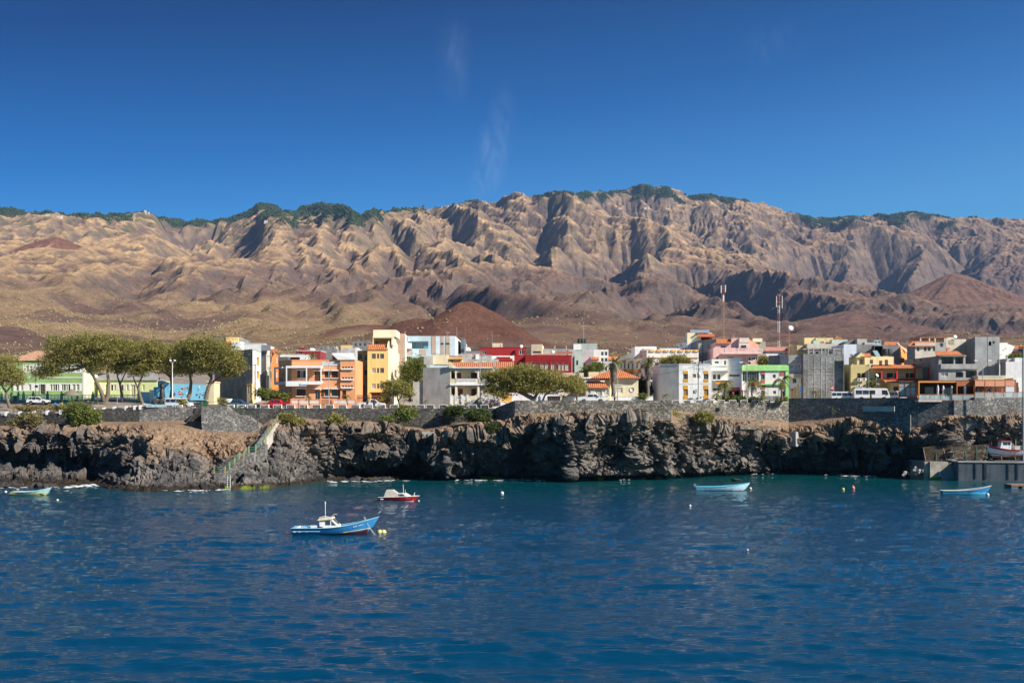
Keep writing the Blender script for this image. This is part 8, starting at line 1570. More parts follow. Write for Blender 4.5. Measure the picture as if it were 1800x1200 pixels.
pole('short steel post left of the lime green edge', 1369, 704, 652, 219, .06, STEEL, 'post', 'post', False); pole('short steel post before the low red bay', 1350, 704, 677, 219, .05, STEEL, 'post', 'post', False); pole('steel post carrying bow shaped wires by the hotel', 1226, 640, 634, 240, .04, STEEL, 'post', 'post', False)
r = pole('utility pole with transformer in front of the white block', 1228, 706, 636, 215, .14, CONCL)
g = MB(); t = P(1227, 640, 215); [g.box(t.x-1.1, t.x+1.1, t.y-.3, t.y-.2, t.z+dz, t.z+dz+.12) for dz in (0, -.9)]; [g.lathe([(.06, 0), (.1, .1), (.06, .2), (.1, .3), (.001, .35)], 6, (t.x+dx, t.y-.25, t.z+.12)) for dx in (-1, -.4, .4, 1)]; [g.box(t.x+dx, t.x+dx+.07, t.y-.35, t.y-.28, t.z-1.6, t.z-.1) for dx in (-.8, -.3, .3, .8)]; wbuild(g, 'insulator_frame', STEEL, r)
g = MB(); g.lathe([(.3, 0), (.34, .05), (.34, .9), (.3, .95)], 12, (t.x+.1, t.y-.5, PZ(664, 215))); wbuild(g, 'transformer', STEEL, r); g = MB(); g.box(t.x-.7, t.x-.2, t.y-.3, t.y-.1, PZ(690, 215), PZ(684, 215)); wbuild(g, 'meter_box', STEEL, r)
def wire(a, b_, sag, lab, rad=.016):
    g = MB(); a, b_ = Vector(a), Vector(b_); g.tube([a+(b_-a)*t+Vector((0, 0, -sag*4*t*(1-t))) for t in np.linspace(0, 1, 14)], rad, 4); g.build('power_line', DARKM, label=lab, cat='power line')
wire(P(1228, 640, 215), P(1313, 648, 217), .6, 'power line from the transformer pole to the double lamp'); wire(P(448.5, 642, 243), P(473.5, 647, 258), .5, 'power line between the two side street poles'); wire(P(1228, 641, 215), P(1085.5, 650, 213), 1.2, 'power line from the transformer pole toward the bungalow'); wire(P(1228, 642, 215), P(1008, 655, 235), 1.6, 'slack power line running behind the bungalow palm')
# lattice and tube masts
def mast(label, px_, yb, yt, Y, w, cols, ant, guys=()):
    r = empty('radio_mast', P(px_, yb, Y), 0, label, 'radio mast'); b_, t = P(px_, yb, Y), P(px_, yt, Y); k = int((t.z-b_.z)/1.1); H = t.z-b_.z
    for s_, m in enumerate(cols):
        g = MB(); i0, i1 = k*s_//len(cols), k*(s_+1)//len(cols); L = [Vector((math.cos(a)*w, math.sin(a)*w, 0)) for a in (.5, 2.6, 4.7)]
        z = lambda i: b_.z+H*i/k
        for c in L: g.tube([Vector((b_.x+c.x, b_.y+c.y, z(i0))), Vector((b_.x+c.x, b_.y+c.y, z(i1)))], .05, 4)
        for i in range(i0, i1):
            for q in range(3): a, c = L[q], L[(q+1) % 3]; g.tube([Vector((b_.x+a.x, b_.y+a.y, z(i))), Vector((b_.x+c.x, b_.y+c.y, z(i+1)))], .025, 3); g.tube([Vector((b_.x+a.x, b_.y+a.y, z(i))), Vector((b_.x+c.x, b_.y+c.y, z(i)))], .022, 3)
        wbuild(g, 'lattice_section', m, r)
    for (dx, y0, y1, wd, m) in ant: g = MB(); x, z0, z1 = PX(px_+dx, Y), PZ(y1, Y), PZ(y0, Y); g.box(x-wd, x+wd, Y-.6-wd, Y-.6+wd, z0, z1); g.tube([Vector((x, Y-.6, (z0+z1)/2)), Vector((b_.x, Y, (z0+z1)/2))], .05, 4); wbuild(g, 'antenna', m, r)
    if guys: g = MB(); [g.tube([P(px_, y, Y), Vector((PX(x, Y), Y+dy, b_.z))], .03, 4) for x, y, dy in guys]; wbuild(g, 'guy_wires', STEEL, r)
    return r
MR = mat((.40, .13, .09), .6, .15, 3, 0, name='mast red'); MW = mat((.66, .62, .58), .6, .15, 3, 0, name='mast white'); MBR = mat((.34, .22, .15), .7, .3, 3, 0, name='mast rust')
mast('tallest radio mast with pale panel antennas behind the pink house', 1271, 597, 501, 330, .42, [MBR, MBR, MBR, MR], [(-4, 502, 515, .12, MW), (3.5, 501, 514, .12, MW), (0, 519, 530, .2, MW)])
mast('red and white guyed mast with slim antennas', 1369, 612, 516, 330, .38, [MW, MR, MW, MR, MW, MR], [(-5, 521, 540, .09, MW), (5, 520, 542, .09, MW)], [(1358, 575, 6), (1380, 572, 6), (1360, 575, -8)])
r = mast('shortest mast carrying one round white dish', 1386.5, 622, 571, 290, .16, [MBR, MR], []); g = MB(); g.lathe([(.001, -.15), (.35, -.1), (.7, .1), (.72, .14), (.001, .0)], 18, (0, 0, 0), Matrix.Translation(P(1389.5, 577, 289.2)) @ Matrix.Rotation(R(70), 4, 'X')); wbuild(g, 'dish', TRIM, r)
def dish(px_, py_, Y, s_, lab, yaw=0):
    r = empty('satellite_dish', P(px_, py_+5, Y), 0, lab, 'satellite dish'); c = P(px_, py_, Y); g = MB(); g.lathe([(.001, -.12), (.4, -.06), (.75, .1), (.8, .16), (.001, -.02)], 18, (0, 0, 0), Matrix.Translation(c) @ Matrix.Rotation(yaw, 4, 'Z') @ Matrix.Rotation(R(58), 4, 'X') @ Matrix.Scale(s_, 4)); wbuild(g, 'dish', TRIM, r)
    g = MB(); g.tube([c+Vector((0, .2, 0)), c+Vector((0, .3, -1.1))], .05, 5); g.tube([c+Vector((0, .1, -.3)), c+Vector((0, -.6, .1))], .02, 4); wbuild(g, 'bracket', STEEL, r)
dish(916, 609, 261, .55, 'white dish on the right corner of the red block'); dish(971.5, 618.5, 258, .55, 'white dish above the band of cream shutters'); dish(1541.5, 659.5, 235, .5, 'white dish hanging at the red veranda column', .6); dish(1678.5, 592, 262, .6, 'white dish on top of the diagonal gabled house')
for x, w_ in ((1018.5, .5), (1023.5, .55), (1028, .5)): g = MB(); g.lathe([(w_, 0), (w_, 1.0), (w_*.8, 1.15), (w_*.3, 1.25), (.001, 1.27)], 14, tuple(P(x, 603, 294.5)-Vector((0, 0, .1)))); g.build('water_tank', PLASTIC, label='black cylindrical water tank on the grey green house', cat='water tank', group='black water tanks on the grey green house')
pole('thin roof mast with a small antenna on the grey green house', 1026, 603, 572, 296, .05, STEEL, 'roof_mast', 'mast', True)
pole('thin television aerial over the pale blue block', 803, 592, 575, 300, .04, STEEL, 'aerial', 'aerial', False); pole('thin aerial on the roof terrace of the pale blue block', 787, 592, 583, 300, .04, STEEL, 'aerial', 'aerial', True); pole('lone thin pole on the roof of the red block', 865, 610, 582, 266, .03, STEEL, 'aerial', 'aerial', False)
for x, lab in ((1556, 'left'), (1562, 'right')): g = MB(); g.lathe([(.65, 0), (.7, .2), (.7, 1.2), (.6, 1.35), (.001, 1.45)], 14, tuple(P(x, 624.5, 243))); g.build('water_tank', PLASTIC, label=lab+' black water tank beside the solar panel', cat='water tank')
g = MB(); q = [P(1534, 616, 244), P(1542, 616, 244), P(1548, 626, 241.5), P(1540, 626, 241.5)]; g.add(q+[v-Vector((0, -.05, .1)) for v in q], [(0, 1, 2, 3), (7, 6, 5, 4), (0, 4, 5, 1), (1, 5, 6, 2), (2, 6, 7, 3), (3, 7, 4, 0)]); g.build('solar_panel', mat((.28, .40, .42), .15, .1, 3, 0, name='solar glass', spec=.7), label='tilted solar water heater panel on the yellow house', cat='solar panel')
r = pole('tall grey mast standing on the quay at the right edge', 1798.5, 813, 608, 203, .12, mat((.22, .23, .25), .5, .1, 3, 0, name='mast grey'), 'quay_mast', 'mast', False); g = MB(); t = P(1797, 612, 203); g.box(t.x-.6, t.x+.2, t.y-.2, t.y+.2, t.z, t.z+.25); wbuild(g, 'mast_head', DARKM, r); g = MB(); g.tube([P(1797, 614, 203), P(1795, 800, 202)], .02, 4); wbuild(g, 'halyard', DARKM, r)
# signs, bins, mural, statue
def sign(px_, py_, yb, Y, lab, rad=.38):
    r = empty('road_sign', P(px_, yb, Y), 0, lab, 'road sign'); g = MB(); g.tube([P(px_, yb, Y+.06), P(px_, py_-3, Y+.06)], .035, 6); wbuild(g, 'post', STEEL, r); g = MB(); M = Matrix.Translation(P(px_, py_, Y)) @ Matrix.Rotation(R(90), 4, 'X'); g.lathe([(.001, 0), (rad, 0), (rad, .03), (.001, .03)], 20, M=M); d = wbuild(g, 'disc', mat((.65, .02, .03), .4, .04, 3, 0, name='sign red'), r); g = MB(); c = P(px_, py_, Y); g.box(c.x-rad*.7, c.x+rad*.7, c.y-.045, c.y-.031, c.z-rad*.18, c.z+rad*.18); wbuild(g, 'white_bar', TRIM, r)
sign(316.5, 690.5, 706, 232, 'round red no entry sign in front of the blue mural'); sign(1462, 682.5, 698, 227, 'round red no entry sign beside the white minibus')
g = MB(); g.box(PX(62, 236), PX(67, 236), 235.8, 235.86, PZ(681, 236), PZ(676.8, 236)); g.build('street_sign', mat((.03, .10, .35), name='blue sign'), label='small blue sign on the lantern post', cat='sign')
r = empty('street_sign', P(1407.5, 702, 232), 0, 'blue street sign in front of the painted ground floor', 'sign'); g = MB(); c = P(1407.5, 684, 232); g.box(c.x-.16, c.x+.16, c.y-.03, c.y, c.z-.5, c.z+.45); wbuild(g, 'panel', mat((.03, .12, .38), name='blue sign'), r); g = MB(); g.tube([P(1407.5, 703, 232.05), P(1407.5, 680, 232.05)], .035, 5); wbuild(g, 'post', STEEL, r)
MUR = mat((.10, .42, .62), .8, .35, .9, .1, dirt=(.65, .8, .85), name='blue mural paint')
r = empty('mural_wall', P(320, 703, 243), 0, 'bright blue painted mural wall behind the tree trunks', 'mural wall')
g = MB(); vs = [P(277, 704, 243), P(277, 669.5, 243), P(285, 668.5, 243), P(302, 674, 243), P(362, 676, 243), P(362, 703, 243)]; k = 6; g.add(vs+[v+Vector((0, .3, 0)) for v in vs], [tuple(range(k)), tuple(range(k, 2*k))[::-1]]+[(i, (i+1) % k, (i+1) % k+k, i+k) for i in range(k)]); wbuild(g, 'wall', MUR, r)
g = MB(); g.box(PX(270, 243), PX(276.9, 243), 243.01, 243.3, 12.9, PZ(680, 243)); wbuild(g, 'low_wing', MUR, r)
rr = random.Random(3); cols = [(.45, .16, .08), (.62, .36, .2), (.04, .16, .35), (.25, .22, .28), (.75, .75, .72), (.12, .08, .07)]
for i in range(26):
    x, y = rr.choice([rr.uniform(318, 330), rr.uniform(340, 352), rr.uniform(345, 360), rr.uniform(302, 308)]), rr.uniform(680, 701); g = MB(); k = 9; w_, h_ = rr.uniform(.9, 3.2), rr.uniform(1.2, 3.5); o_ = 242.99-.002*i; pts = [P(x+w_*math.cos(t)*rr.uniform(.6, 1.1), y+h_*math.sin(t)*rr.uniform(.6, 1.1), o_) for t in np.linspace(0, 6.28, k, endpoint=False)]; g.add(pts, [tuple(range(k))]); wbuild(g, 'painted_patch', mat(cols[i % 6], .8, .2, 3, 0, name='mural colours'), r)
g = MB(); g.box(PX(247, 240), PX(262.5, 240), 240, 240.3, 13, PZ(688.5, 240)); g.build('wall', mat((.42, .66, .80), .8, .1, 1, .1, streak=.1, name='pale blue paint'), label='pale blue low wall left of the mural', cat='wall'); g = MB(); g.box(PX(262.6, 239.8), PX(269, 239.8), 239.8, 240.4, 13, PZ(686, 240)); g.box(PX(262, 239.8), PX(269.6, 239.8), 239.7, 240.5, PZ(686, 240)+.003, PZ(685, 240)); g.build('gate_pillar', WHITE, label='white gate pillar beside the pale blue wall', cat='pillar')
g = MB(); g.box(PX(363, 243), PX(376, 243), 243, 248, 13, PZ(670, 243)); g.box(PX(362.5, 243), PX(377, 243), 242.8, 248.2, PZ(672, 243), PZ(670.6, 243)); g.build('gate_house', CREAM, label='small cream gate house between mural and grey wall', cat='gate house')
rail_wall('green and white balustrade garden wall at the far left', -30, 20, 243, 693.5, 702.5, 712, TRIM, GREEN, (3, 19.5), .3, True, pm=GREEN)
rail_wall('long green and white balustrade wall before the green house', 31, 165, 243, 693.5, 702.5, 712, TRIM, GREEN, (32, 41, 58, 83, 108, 136, 163), .3, True, pm=GREEN)
rail_wall('sunlit balustrade wall before the lime green wing', 166, 244, 242, 693.5, 702.5, 710, TRIM, LIME, (190, 215, 243), .3, True, pm=LIME)
g = MB(); g.box(PX(22.5, 243), PX(30, 243), 243, 243.1, 13, PZ(695, 243)); g.build('gate', mat((.12, .15, .2), name='blue grey gate'), label='dark blue grey gate in the green garden wall', cat='gate')
g = MB(); g.box(PX(19.5, 238), PX(24, 238), 238, 238.5, 13.2, 13.2+.9); g.box(PX(19.2, 238), PX(24.3, 238), 237.95, 238.55, 14.102, 14.2); g.build('bin', mat((.6, .17, .04), name='orange plastic'), label='orange litter bin beside the gate post', cat='bin')
g = MB(); g.box(-.75, .75, 0, 1.0, .2, 1.1); g.box(-.8, .8, -.05, 1.05, 1.103, 1.25); [g.lathe([(.12, -.05), (.12, .05)], 8, (0, 0, 0), Matrix.Translation((x, 0, .12)) @ Matrix.Rotation(R(90), 4, 'Y')) for x in (-.6, .6)]; o = g.build('waste_container', mat((.02, .10, .05), .5, .1, 3, 0, name='green plastic'), label='dark green waste container under the largest olive tree', cat='waste container'); x = PX(357.5, 232); o.location = (x, 232, float(gz(x, 232))+.02)
r = empty('sunshade', P(126, 706, 232), 0, 'thatched straw sunshade in front of the green house', 'sunshade'); g = MB(); g.tube([P(126, 712, 232), P(126, 685, 232)], .09, 7); wbuild(g, 'pole', BARK, r); g = MB(); c = P(126, 694, 232); g.lathe([(1.85, -.15), (1.9, 0), (1.2, .55), (.5, .95), (.1, 1.2), (.001, 1.22)], 18, tuple(c)); wbuild(g, 'thatch', mat((.20, .17, .13), .95, .35, 6, .9, name='thatch'), r)
for i, (x, c) in enumerate(((96.5, (.05, .25, .5)), (105, (.05, .25, .5)), (118.5, (.05, .25, .5)), (108, (.6, .45, .05)), (123, (.6, .45, .05)))): g = MB(); p = P(x, 714, 229); g.box(p.x-.22, p.x+.22, p.y-.2, p.y+.2, p.z-.1, p.z+.45); g.box(p.x-.22, p.x+.22, p.y+.2, p.y+.25, p.z-.1, p.z+.75); g.build('play_seat', mat(c, name='seat paint'), label=('blue' if i < 3 else 'yellow')+' little seat '+['left of the black bin', 'next to the black bin', 'under the thatched sunshade', 'beside the black bin', 'right of the sunshade pole'][i], cat='seat')
g = MB(); g.lathe([(.25, 0), (.3, .8), (.3, .85), (.001, .86)], 10, tuple(P(109, 712, 230))); g.build('bin', PLASTIC, label='round black litter bin near the blue seats', cat='bin')
r = empty('railing', P(285, 718, 211.5), 0, 'light blue railing with white bars on the stone sea wall', 'railing'); LBL = mat((.30, .58, .66), .6, .1, 3, 0, name='light blue paint')
g = MB(); g.box(PX(257, 211.6), PX(308, 211.6), 211.6, 211.75, PZ(712.3, 211.6), PZ(710.6, 211.6)); g.box(PX(257, 211.6), PX(308, 211.6), 211.6, 211.75, 12.98, 13.1); [g.box(PX(x, 211.6), PX(x+2, 211.6), 211.58, 211.77, 13.0, PZ(710.4, 211.6)) for x in (257, 273.5, 285, 306)]; wbuild(g, 'frame', LBL, r)
g = MB(); [g.box(PX(259+i*1.6, 211.6), PX(259.5+i*1.6, 211.6), 211.64, 211.7, 13.1, PZ(712.3, 211.6)) for i in range(30)]; wbuild(g, 'balustrade', TRIM, r)
# people
def skin(name, J, Ed, m, parent=None, sub=1, root=0):
    me = bpy.data.meshes.new(name); bm = bmesh.new(); ly = bm.verts.layers.skin.verify(); vs = []
    for (p, r_) in J: v = bm.verts.new(p); v[ly].radius = (r_, r_) if not hasattr(r_, '__len__') else r_; vs.append(v)
    vs[root][ly].use_root = True
    for a, b_ in Ed: bm.edges.new((vs[a], vs[b_]))
    bm.to_mesh(me); bm.free(); me.materials.append(m); o = bpy.data.objects.new(name, me); COL.objects.link(o); o.parent = parent
    s = o.modifiers.new('skin', 'SKIN'); s.use_smooth_shade = True; q = o.modifiers.new('sub', 'SUBSURF'); q.levels = sub; q.render_levels = sub; return o
SKINM = mat((.13, .065, .04), .6, .08, 8, 0, name='skin')
def person(p, lab, shirt, legs, yaw=0, h=1.72, pose='stand', hair=(.012, .01, .01), body=None, name='person', cat='person'):
    """a figure facing -y before the turn; legs, arms and head one continuous body, clothes as children"""
    r = empty(name, tuple(p), yaw, lab, cat); st = {'walk': .2, 'stand': .0}.get(pose, 0); sw = .16 if pose == 'walk' else .02
    J = [((0, 0, .92), .12), ((0, 0, 1.12), .115), ((0, 0, 1.32), .15), ((0, 0, 1.46), .07), ((0, -.01, 1.54), .055), ((0, -.02, 1.62), .088), ((0, -.015, 1.70), .07),
         ((.18, 0, 1.40), .06), ((.24, sw, 1.14), .042), ((.26, -.05+sw*1.2, .90), .032), ((.26, -.09+sw*1.2, .80), .03), ((-.18, 0, 1.40), .06), ((-.24, -sw, 1.14), .042), ((-.26, -.12-sw, .92), .032), ((-.26, -.16-sw, .82), .03),
         ((.1, 0, .86), .095), ((.11, -st, .48), .062), ((.11, -st*.6+.02, .08), .042), ((.11, -st*.6-.14, .04), .035), ((-.1, 0, .86), .095), ((-.11, st*.7, .48), .062), ((-.11, st*1.2, .08), .042), ((-.11, st*1.2-.14, .04), .035)]
    if pose == 'raise': J[11] = ((-.2, 0, 1.42), .06); J[12] = ((-.34, -.1, 1.58), .045); J[13] = ((-.26, -.12, 1.84), .035); J[14] = ((-.22, -.12, 1.93), .03)
    Ed = [(0, 1), (1, 2), (2, 3), (3, 4), (4, 5), (5, 6), (2, 7), (7, 8), (8, 9), (9, 10), (2, 11), (11, 12), (12, 13), (13, 14), (0, 15), (15, 16), (16, 17), (17, 18), (0, 19), (19, 20), (20, 21), (21, 22)]
    bm_ = body or SKINM; skin('body', J, Ed, bm_, r)
    g = MB()
    for s_, hx, hy, hz in ((1, *J[10][0]), (-1, *J[14][0])):
        for f_ in range(5): g.tube([(hx+(f_-2)*.012, hy, hz), (hx+(f_-2)*.014, hy-.01, hz-.045), (hx+(f_-2)*.013, hy-.025, hz-.075+.008*abs(f_-2))], [.010, .009, .006], 5)
    g.box(-.014, .014, -.115, -.09, 1.615, 1.65); g.build('fingers', bm_, r)
    if shirt is not None:
        sm = mat(shirt, .85, .1, 6, .2, name='shirt cloth'); e = .022; skin('shirt', [((0, 0, .90), .135), ((0, 0, 1.12), .135), ((0, 0, 1.32), .168), ((0, 0, 1.42), .09), (J[7][0], .078), (tuple((Vector(J[7][0])+Vector(J[8][0]))/2), .062), (J[11][0], .078), (tuple((Vector(J[11][0])+Vector(J[12][0]))/2), .062)], [(0, 1), (1, 2), (2, 3), (2, 4), (4, 5), (2, 6), (6, 7)], sm, r)
        tm = mat(legs, .85, .1, 6, .2, name='trouser cloth'); skin('trousers', [((0, 0, .93), .13), (J[15][0], .112), (J[16][0], .08), (tuple(Vector(J[16][0])*.25+Vector(J[17][0])*.75), .062), (J[19][0], .112), (J[20][0], .08), (tuple(Vector(J[20][0])*.25+Vector(J[21][0])*.75), .062)], [(0, 1), (1, 2), (2, 3), (0, 4), (4, 5), (5, 6)], tm, r)
        g = MB(); g.ball((0, .012, 1.672), .098, 12, 8, .9); g.build('hair', mat(hair, .8, .2, 8, .2, name='hair'), r)
    k = h/1.75; r.scale = (k, k, k); return r
def gp(px_, Y, dz=0): x = PX(px_, Y); return Vector((x, Y, float(gz(x, Y))+.03+dz))
person(Vector((PX(459.5, 196.5), 196.4, PZ(767, 196.4))), 'person in a dark top walking up the cliff stair', (.03, .03, .05), (.05, .06, .10), R(180), pose='walk')
person(gp(582, 215.3), 'person in a red top standing at the orange garden gate', (.45, .03, .06), (.03, .03, .03), R(10)); person(gp(645.5, 210.6), 'person in dark clothes beside the pickup tailgate', (.03, .03, .035), (.03, .03, .04), R(200), pose='walk'); person(gp(657.5, 210.6), 'person in brown leaning at the white pickup door', (.12, .06, .04), (.05, .05, .07), R(160))
person(gp(948, 203, .3), 'person in a bright blue shirt under the spreading acacia', (.02, .06, .45), (.02, .03, .15), R(20)); person(gp(1080.5, 206, .35), 'person in a pale top by the bungalow palm', (.6, .4, .42), (.06, .06, .1), R(-30), pose='walk'); person(gp(1288.5, 222.5, 1.0), 'person in a red shirt in the doorway under the red canopy', (.5, .04, .04), (.03, .03, .05), 0)
person(gp(1741, 216, 1.3), 'person in an orange shirt at the restaurant counter', (.8, .12, .02), (.05, .05, .05), 0)
r = person(Vector((PX(1530.5, 221.5), 221.5, 14.25)), 'person in a red top on a bicycle beside the bus', (.5, .03, .05), (.03, .03, .05), R(60), pose='walk')
BRZ = mat((.05, .052, .055), .5, .25, 5, .3, .6, name='dark bronze')
s_ = person(P(285, 700, 228), 'dark bronze statue of a standing figure holding something aloft', None, None, R(-10), h=3.5, pose='raise', body=BRZ, name='statue', cat='statue')
g = MB(); g.lathe([(.30, .1), (.26, .5), (.2, .92), (.14, 1.0)], 10); g.lathe([(.22, 1.05), (.25, 1.3), (.12, 1.45)], 10); g.build('robe', BRZ, s_); g = MB(); g.ball((-.22, -.12, 2.0), .09, 8, 6); g.build('held_object', BRZ, s_)
for i, (x, y, q) in enumerate(((276, 706, 1.0), (284, 705, 1.25), (292, 705.5, 1.0), (270, 707.5, .6), (281, 702.5, .9))): o = boulder('plinth_rock', P(x, y, 228+i*.2), q, mat((.07, .065, .062), .9, .3, 2, .8, name='plinth rock'), 60+i); tag(o, 'dark rough rock in the pile under the bronze statue', 'rock', 'rocks under the statue')
# restaurant
WD = mat((.40, .13, .045), .6, .2, 3, .2, name='red brown timber'); WDL = mat((.66, .27, .06), .6, .2, 3, .2, name='honey timber'); WDD = mat((.12, .045, .025), .7, .2, 3, .2, name='dark timber')
m, tt, b = new_mat('balustrade glass'); b.inputs['Base Color'].default_value = (.45, .55, .55, 1); b.inputs['Roughness'].default_value = .08; tr = tt.nodes.new('ShaderNodeBsdfTransparent'); mx = tt.nodes.new('ShaderNodeMixShader'); mx.inputs[0].default_value = .45; nz_ = tt.nodes.new('ShaderNodeTexNoise'); nz_.inputs['Scale'].default_value = 3; tt.links.new(nz_.outputs[0], b.inputs['Roughness']); tt.links.new(tr.outputs[0], mx.inputs[1]); tt.links.new(b.outputs[0], mx.inputs[2]); tt.links.new(mx.outputs[0], tt.nodes['Material Output'].inputs[0]); BGL = m
r = empty('restaurant', P(1690, 700, 214), 0, 'timber restaurant pavilion with awnings and glass railings over the sea wall', 'restaurant')
def rb(nm, x0, x1, y0, y1, Y, dep, m): g = MB(); g.box(PX(x0, Y), PX(x1, Y), Y, Y+dep, PZ(y1, Y), PZ(y0, Y)); return wbuild(g, nm, m, r)
rb('terrace_floor', 1614.5, 1713, 702.6, 706, 208.8, 12, CONCL); rb('terrace_floor', 1713.2, 1830, 697.5, 700, 207.6, 12, CONCL)
rb('back_wall', 1614, 1713, 672, 703, 220, .3, WDD); rb('back_wall', 1713, 1790, 672, 700, 219, .3, WDD)
for x0, x1, y0, y1 in ((1626, 1641, 680, 691), (1659, 1675, 681, 692)): rb('bright_opening', x0, x1, y0, y1, 219.9, .08, mat((.62, .62, .58), name='pale curtain'))
rb('pale_door', 1768, 1783, 679.5, 697, 214, .1, mat((.55, .60, .62), .3, .1, 2, 0, name='pale glass door'))
rb('beam', 1614.5, 1682, 669.6, 672.2, 211, .3, WDL); rb('roof', 1614.5, 1715, 668.3, 669.4, 211.2, 10, WDD)
rb('awning', 1683, 1712.5, 669.6, 678.5, 210.7, .3, WD); rb('roof', 1713, 1786, 667, 669, 209.5, 11, WD)
for i in range(4):
    x0, x1 = 1714+i*17.8, 1714+i*17.8+16.4; g = MB(); vs = [P(x0, 669.2, 209.4), P(x1, 669.2, 209.4), P(x1, 678.6, 208.6), P(x0, 678.6, 208.6)]; g.add(vs+[v+Vector((0, .06, 0)) for v in vs], [(0, 1, 2, 3), (7, 6, 5, 4), (0, 4, 5, 1), (1, 5, 6, 2), (2, 6, 7, 3), (3, 7, 4, 0)]); wbuild(g, 'awning', mat((.42, .20, .12), .8, .12, 4, .3, name='brown canvas'), r)
for x, y0, y1, m in ((1614.6, 669.6, 703.5, WDL), (1681.5, 669.6, 703, WD), (1711.5, 668, 703, WD), (1713.5, 667, 698, WD), (1731, 678, 698, WD), (1749.5, 678, 698, WD), (1784.5, 667, 698, WD)): rb('post', x, x+1.7, y0, y1, 210.2, .2, m)
def grail(x0, x1, y0, y1, Y, k):
    for i in range(k+1): x = x0+(x1-x0)*i/k; rb('railing_post', x-.35, x+.35, y0, y1, Y, .08, WD)
    rb('handrail', x0, x1, y0-.5, y0+.3, Y-.02, .12, WD); rb('bottom_rail', x0, x1, y1-.7, y1, Y-.01, .1, WD)
    for i in range(k): a_, b_ = x0+(x1-x0)*i/k+.4, x0+(x1-x0)*(i+1)/k-.4; rb('glass_panel', a_, b_, y0+.6, y1-.9, Y+.03, .02, BGL)
grail(1615.5, 1712.5, 693, 702.8, 208.9, 5); grail(1714, 1815, 689, 698, 207.7, 6)
# glass pavilion
r2 = r; r = empty('glass_pavilion', P(1597, 697, 214), 0, 'dark framed glass pavilion at the left end of the restaurant', 'pavilion')
rb('roof', 1579.5, 1614, 669, 671, 213.4, 7, WDD); rb('back_wall', 1580, 1614, 671, 698, 220, .2, WDD)
for x in (1580, 1590.5, 1600, 1609): rb('post', x, x+1.2, 671, 697.5, 213.6, .2, WD)
rb('side_panel', 1610.5, 1614, 671, 697, 213.9, .1, WD); rb('transom', 1580, 1610, 679, 680.2, 213.65, .12, WD); rb('sill_beam', 1580, 1610, 695.6, 697.4, 213.5, .2, WD)
for a_, b_ in ((1581.3, 1590.4), (1591.8, 1599.9), (1601.3, 1608.9)): rb('glass_panel', a_, b_, 671.2, 678.9, 213.7, .02, BGL); rb('glass_panel', a_, b_, 680.3, 695.5, 213.7, .02, BGL)
rb('curtain', 1596, 1609, 681, 691, 219.9, .05, mat((.6, .6, .56), name='pale curtain'))
r = empty('covered_counter', P(1750, 697, 216), 0, 'bar counter with coloured bottles and boards under the brown awnings', 'bar counter')
rb('counter', 1722, 1766, 690, 697, 214.5, .8, WD)
for x, c in ((1718, (.1, .4, .55)), (1724, (.6, .12, .05)), (1735, (.1, .3, .5)), (1760, (.5, .1, .06))): rb('board', x, x+4, 682, 689, 216, .05, mat(c, name='board paint'))
# parasols, tables, chairs
def parasol():
    r = empty('parasol', (0, 0, 0)); g = MB(); g.lathe([(.03, 0), (.03, 2.9)], 6); g.lathe([(.28, 0), (.28, .08), (.001, .09)], 10); g.build('pole', WD, r); g = MB(); g.lathe([(.10, .95), (.2, 1.1), (.17, 1.5), (.22, 1.9), (.2, 2.3), (.12, 2.62), (.03, 2.8), (.001, 2.9)], 9); g.build('folded_canopy', mat((.66, .64, .62), .9, .12, 4, .4, name='white canvas'), r); return r
p0 = parasol(); labs = ['leftmost of the four folded white parasols on the lower terrace', 'second folded white parasol from the left near its tall neighbour', 'third folded white parasol from the left on the terrace', 'rightmost folded white parasol before the brown awning']
for i, (x, Y_) in enumerate(((1648.5, 211), (1658, 211.5), (1672.8, 212), (1696.2, 210.5))):
    o = p0 if i == 0 else copy_tree(p0); o.location = (PX(x, Y_), Y_, 14.33); tag(o, labs[i], 'parasol', 'folded white parasols on the restaurant terrace')
def chair():
    r = empty('chair', (0, 0, 0)); w = mat((.70, .71, .70), .5, .06, 4, 0, name='white plastic'); g = MB(); g.box(-.23, .23, -.23, .23, .42, .46); g.build('seat', w, r, bevel=.01); g = MB(); [g.box(x, x+.05, .2, .24, .46, .86) for x in (-.22, -.1, .05, .17)]; g.box(-.23, .23, .195, .245, .8, .88); g.build('backrest', w, r)
    for x in (-.2, .2):
        for y in (-.2, .2): g = MB(); g.tube([(x, y, 0), (x*.95, y*.95, .42)], .022, 5); g.build('leg', w, r)
    return r
def table():
    r = empty('table', (0, 0, 0)); w = mat((.70, .71, .70), .5, .06, 4, 0, name='white plastic'); g = MB(); g.lathe([(.44, .70), (.45, .74), (.001, .745)], 16); g.build('table_top', w, r)
    for a in range(4): g = MB(); g.tube([(.3*math.cos(a*1.57+.8), .3*math.sin(a*1.57+.8), 0), (.22*math.cos(a*1.57+.8), .22*math.sin(a*1.57+.8), .7)], .025, 5); g.build('leg', w, r)
    return r
c0, t0 = chair(), table(); fc = ft = True
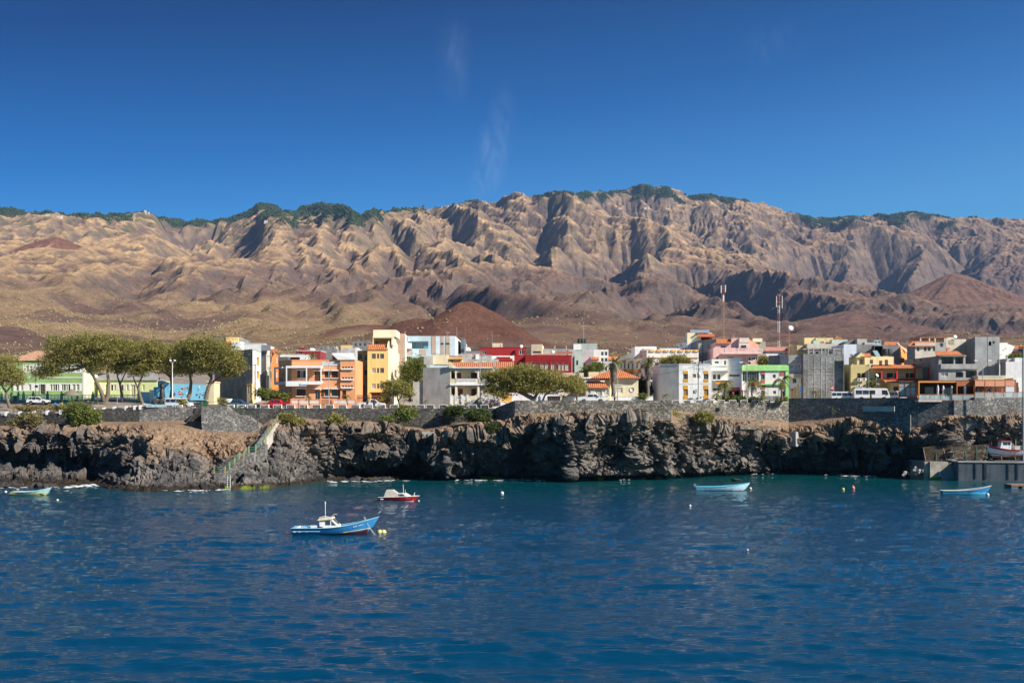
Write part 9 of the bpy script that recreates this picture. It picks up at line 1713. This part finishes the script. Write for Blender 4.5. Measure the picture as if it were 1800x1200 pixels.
for i, (x, z, Y_) in enumerate(((1622, 14.33, 211), (1638, 14.33, 210.6), (1653, 14.33, 212), (1668, 14.33, 211), (1688, 14.33, 210.8), (1706, 14.33, 211), (1737, 14.9, 210), (1756, 14.9, 210.2))):
    o = t0 if ft else copy_tree(t0); ft = False; o.location = (PX(x, Y_), Y_, z); nth = ['leftmost', 'second from left', 'third from left', 'fourth from left', 'fifth from left', 'sixth from left', 'seventh from left', 'rightmost'][i]; tag(o, 'round white restaurant table, '+nth+' behind the glass railing', 'table', 'white tables on the restaurant terrace')
    for k, (dx, dy, a) in enumerate(((-.7, 0, R(90)), (.7, .1, R(-90)), (0, .7, 0))):
        o = c0 if fc else copy_tree(c0); fc = False; o.location = (PX(x, Y_)+dx, Y_+dy, z); o.rotation_euler = (0, 0, a+.2*k); tag(o, 'white plastic chair '+['on the left', 'on the right', 'at the rear'][k]+' of the restaurant table '+nth, 'chair', 'white chairs on the restaurant terrace')
# villages on the ridge
vw = mat((.62, .60, .56), .8, .1, .5, 0, name='far white walls')
for i, (x, y, w_, lab) in enumerate(((256, 372, 10, 'white chapel like house on the left crest'), (262, 373, 8, 'low white house beside the crest chapel'), (85, 377, 14, 'pale hamlet house on the far left crest'), (106, 380, 18, 'long pale farm house below the left crest'), (142, 374, 10, 'small pale house among the crest trees'), (468, 388, 12, 'pale house in the dark wooded slope'), (1005, 334, 12, 'small house on the middle crest line'), (1090, 338, 16, 'bright white house in the wood left of the summit'), (1134, 341, 14, 'white roofed house right below the summit'), (1140, 339, 9, 'tiny white house beside the summit wood'))):
    best = None; xs_ = (x-CX)/F
    ys_ = np.arange(4200, 6900, 10.); zz_ = hill_z(xs_*ys_, ys_); pr = HY-(zz_-HC)/ys_*F; run = np.minimum.accumulate(pr); vis = pr <= run+.01; k = np.where(vis)[0]; j = k[np.argmin(np.abs(pr[k]-y-2))]; Y_ = ys_[j]; z = zz_[j]
    g = MB(); X_ = xs_*Y_; d_ = w_*.9; w_ *= .6; d_ *= .6; g.box(X_-w_, X_+w_, Y_-d_-4, Y_-4, z-10, z+4+(i == 0)*5); q = g.build('farmhouse', vw); tag(q, lab, 'house')
    g = MB(); g.prism([(X_-w_, Y_-d_-4.3), (X_+w_, Y_-d_-4.3), (X_+w_, Y_-4), (X_-w_, Y_-4)], z+4.05+(i == 0)*5, z+5.2+(i == 0)*5); g.build('roof', mat((.45, .30, .22), name='far roof'), q)
# ------------------------------------------------------------------ haze: one closed box of even air
mb = MB(); mb.box(-4400, 4400, -60, 8000, -8, float(HZ.max())+60)
hm, tt, b = new_mat('air'); tt.nodes.remove(b)
vol = tt.nodes.new('ShaderNodeVolumePrincipled'); vol.inputs['Density'].default_value = 3.0e-5; vol.inputs['Color'].default_value = (.38, .62, 1, 1)
vol.inputs['Anisotropy'].default_value = .2
tt.links.new(vol.outputs[0], tt.nodes['Material Output'].inputs['Volume'])
mb.build('haze', hm, kind='stuff')
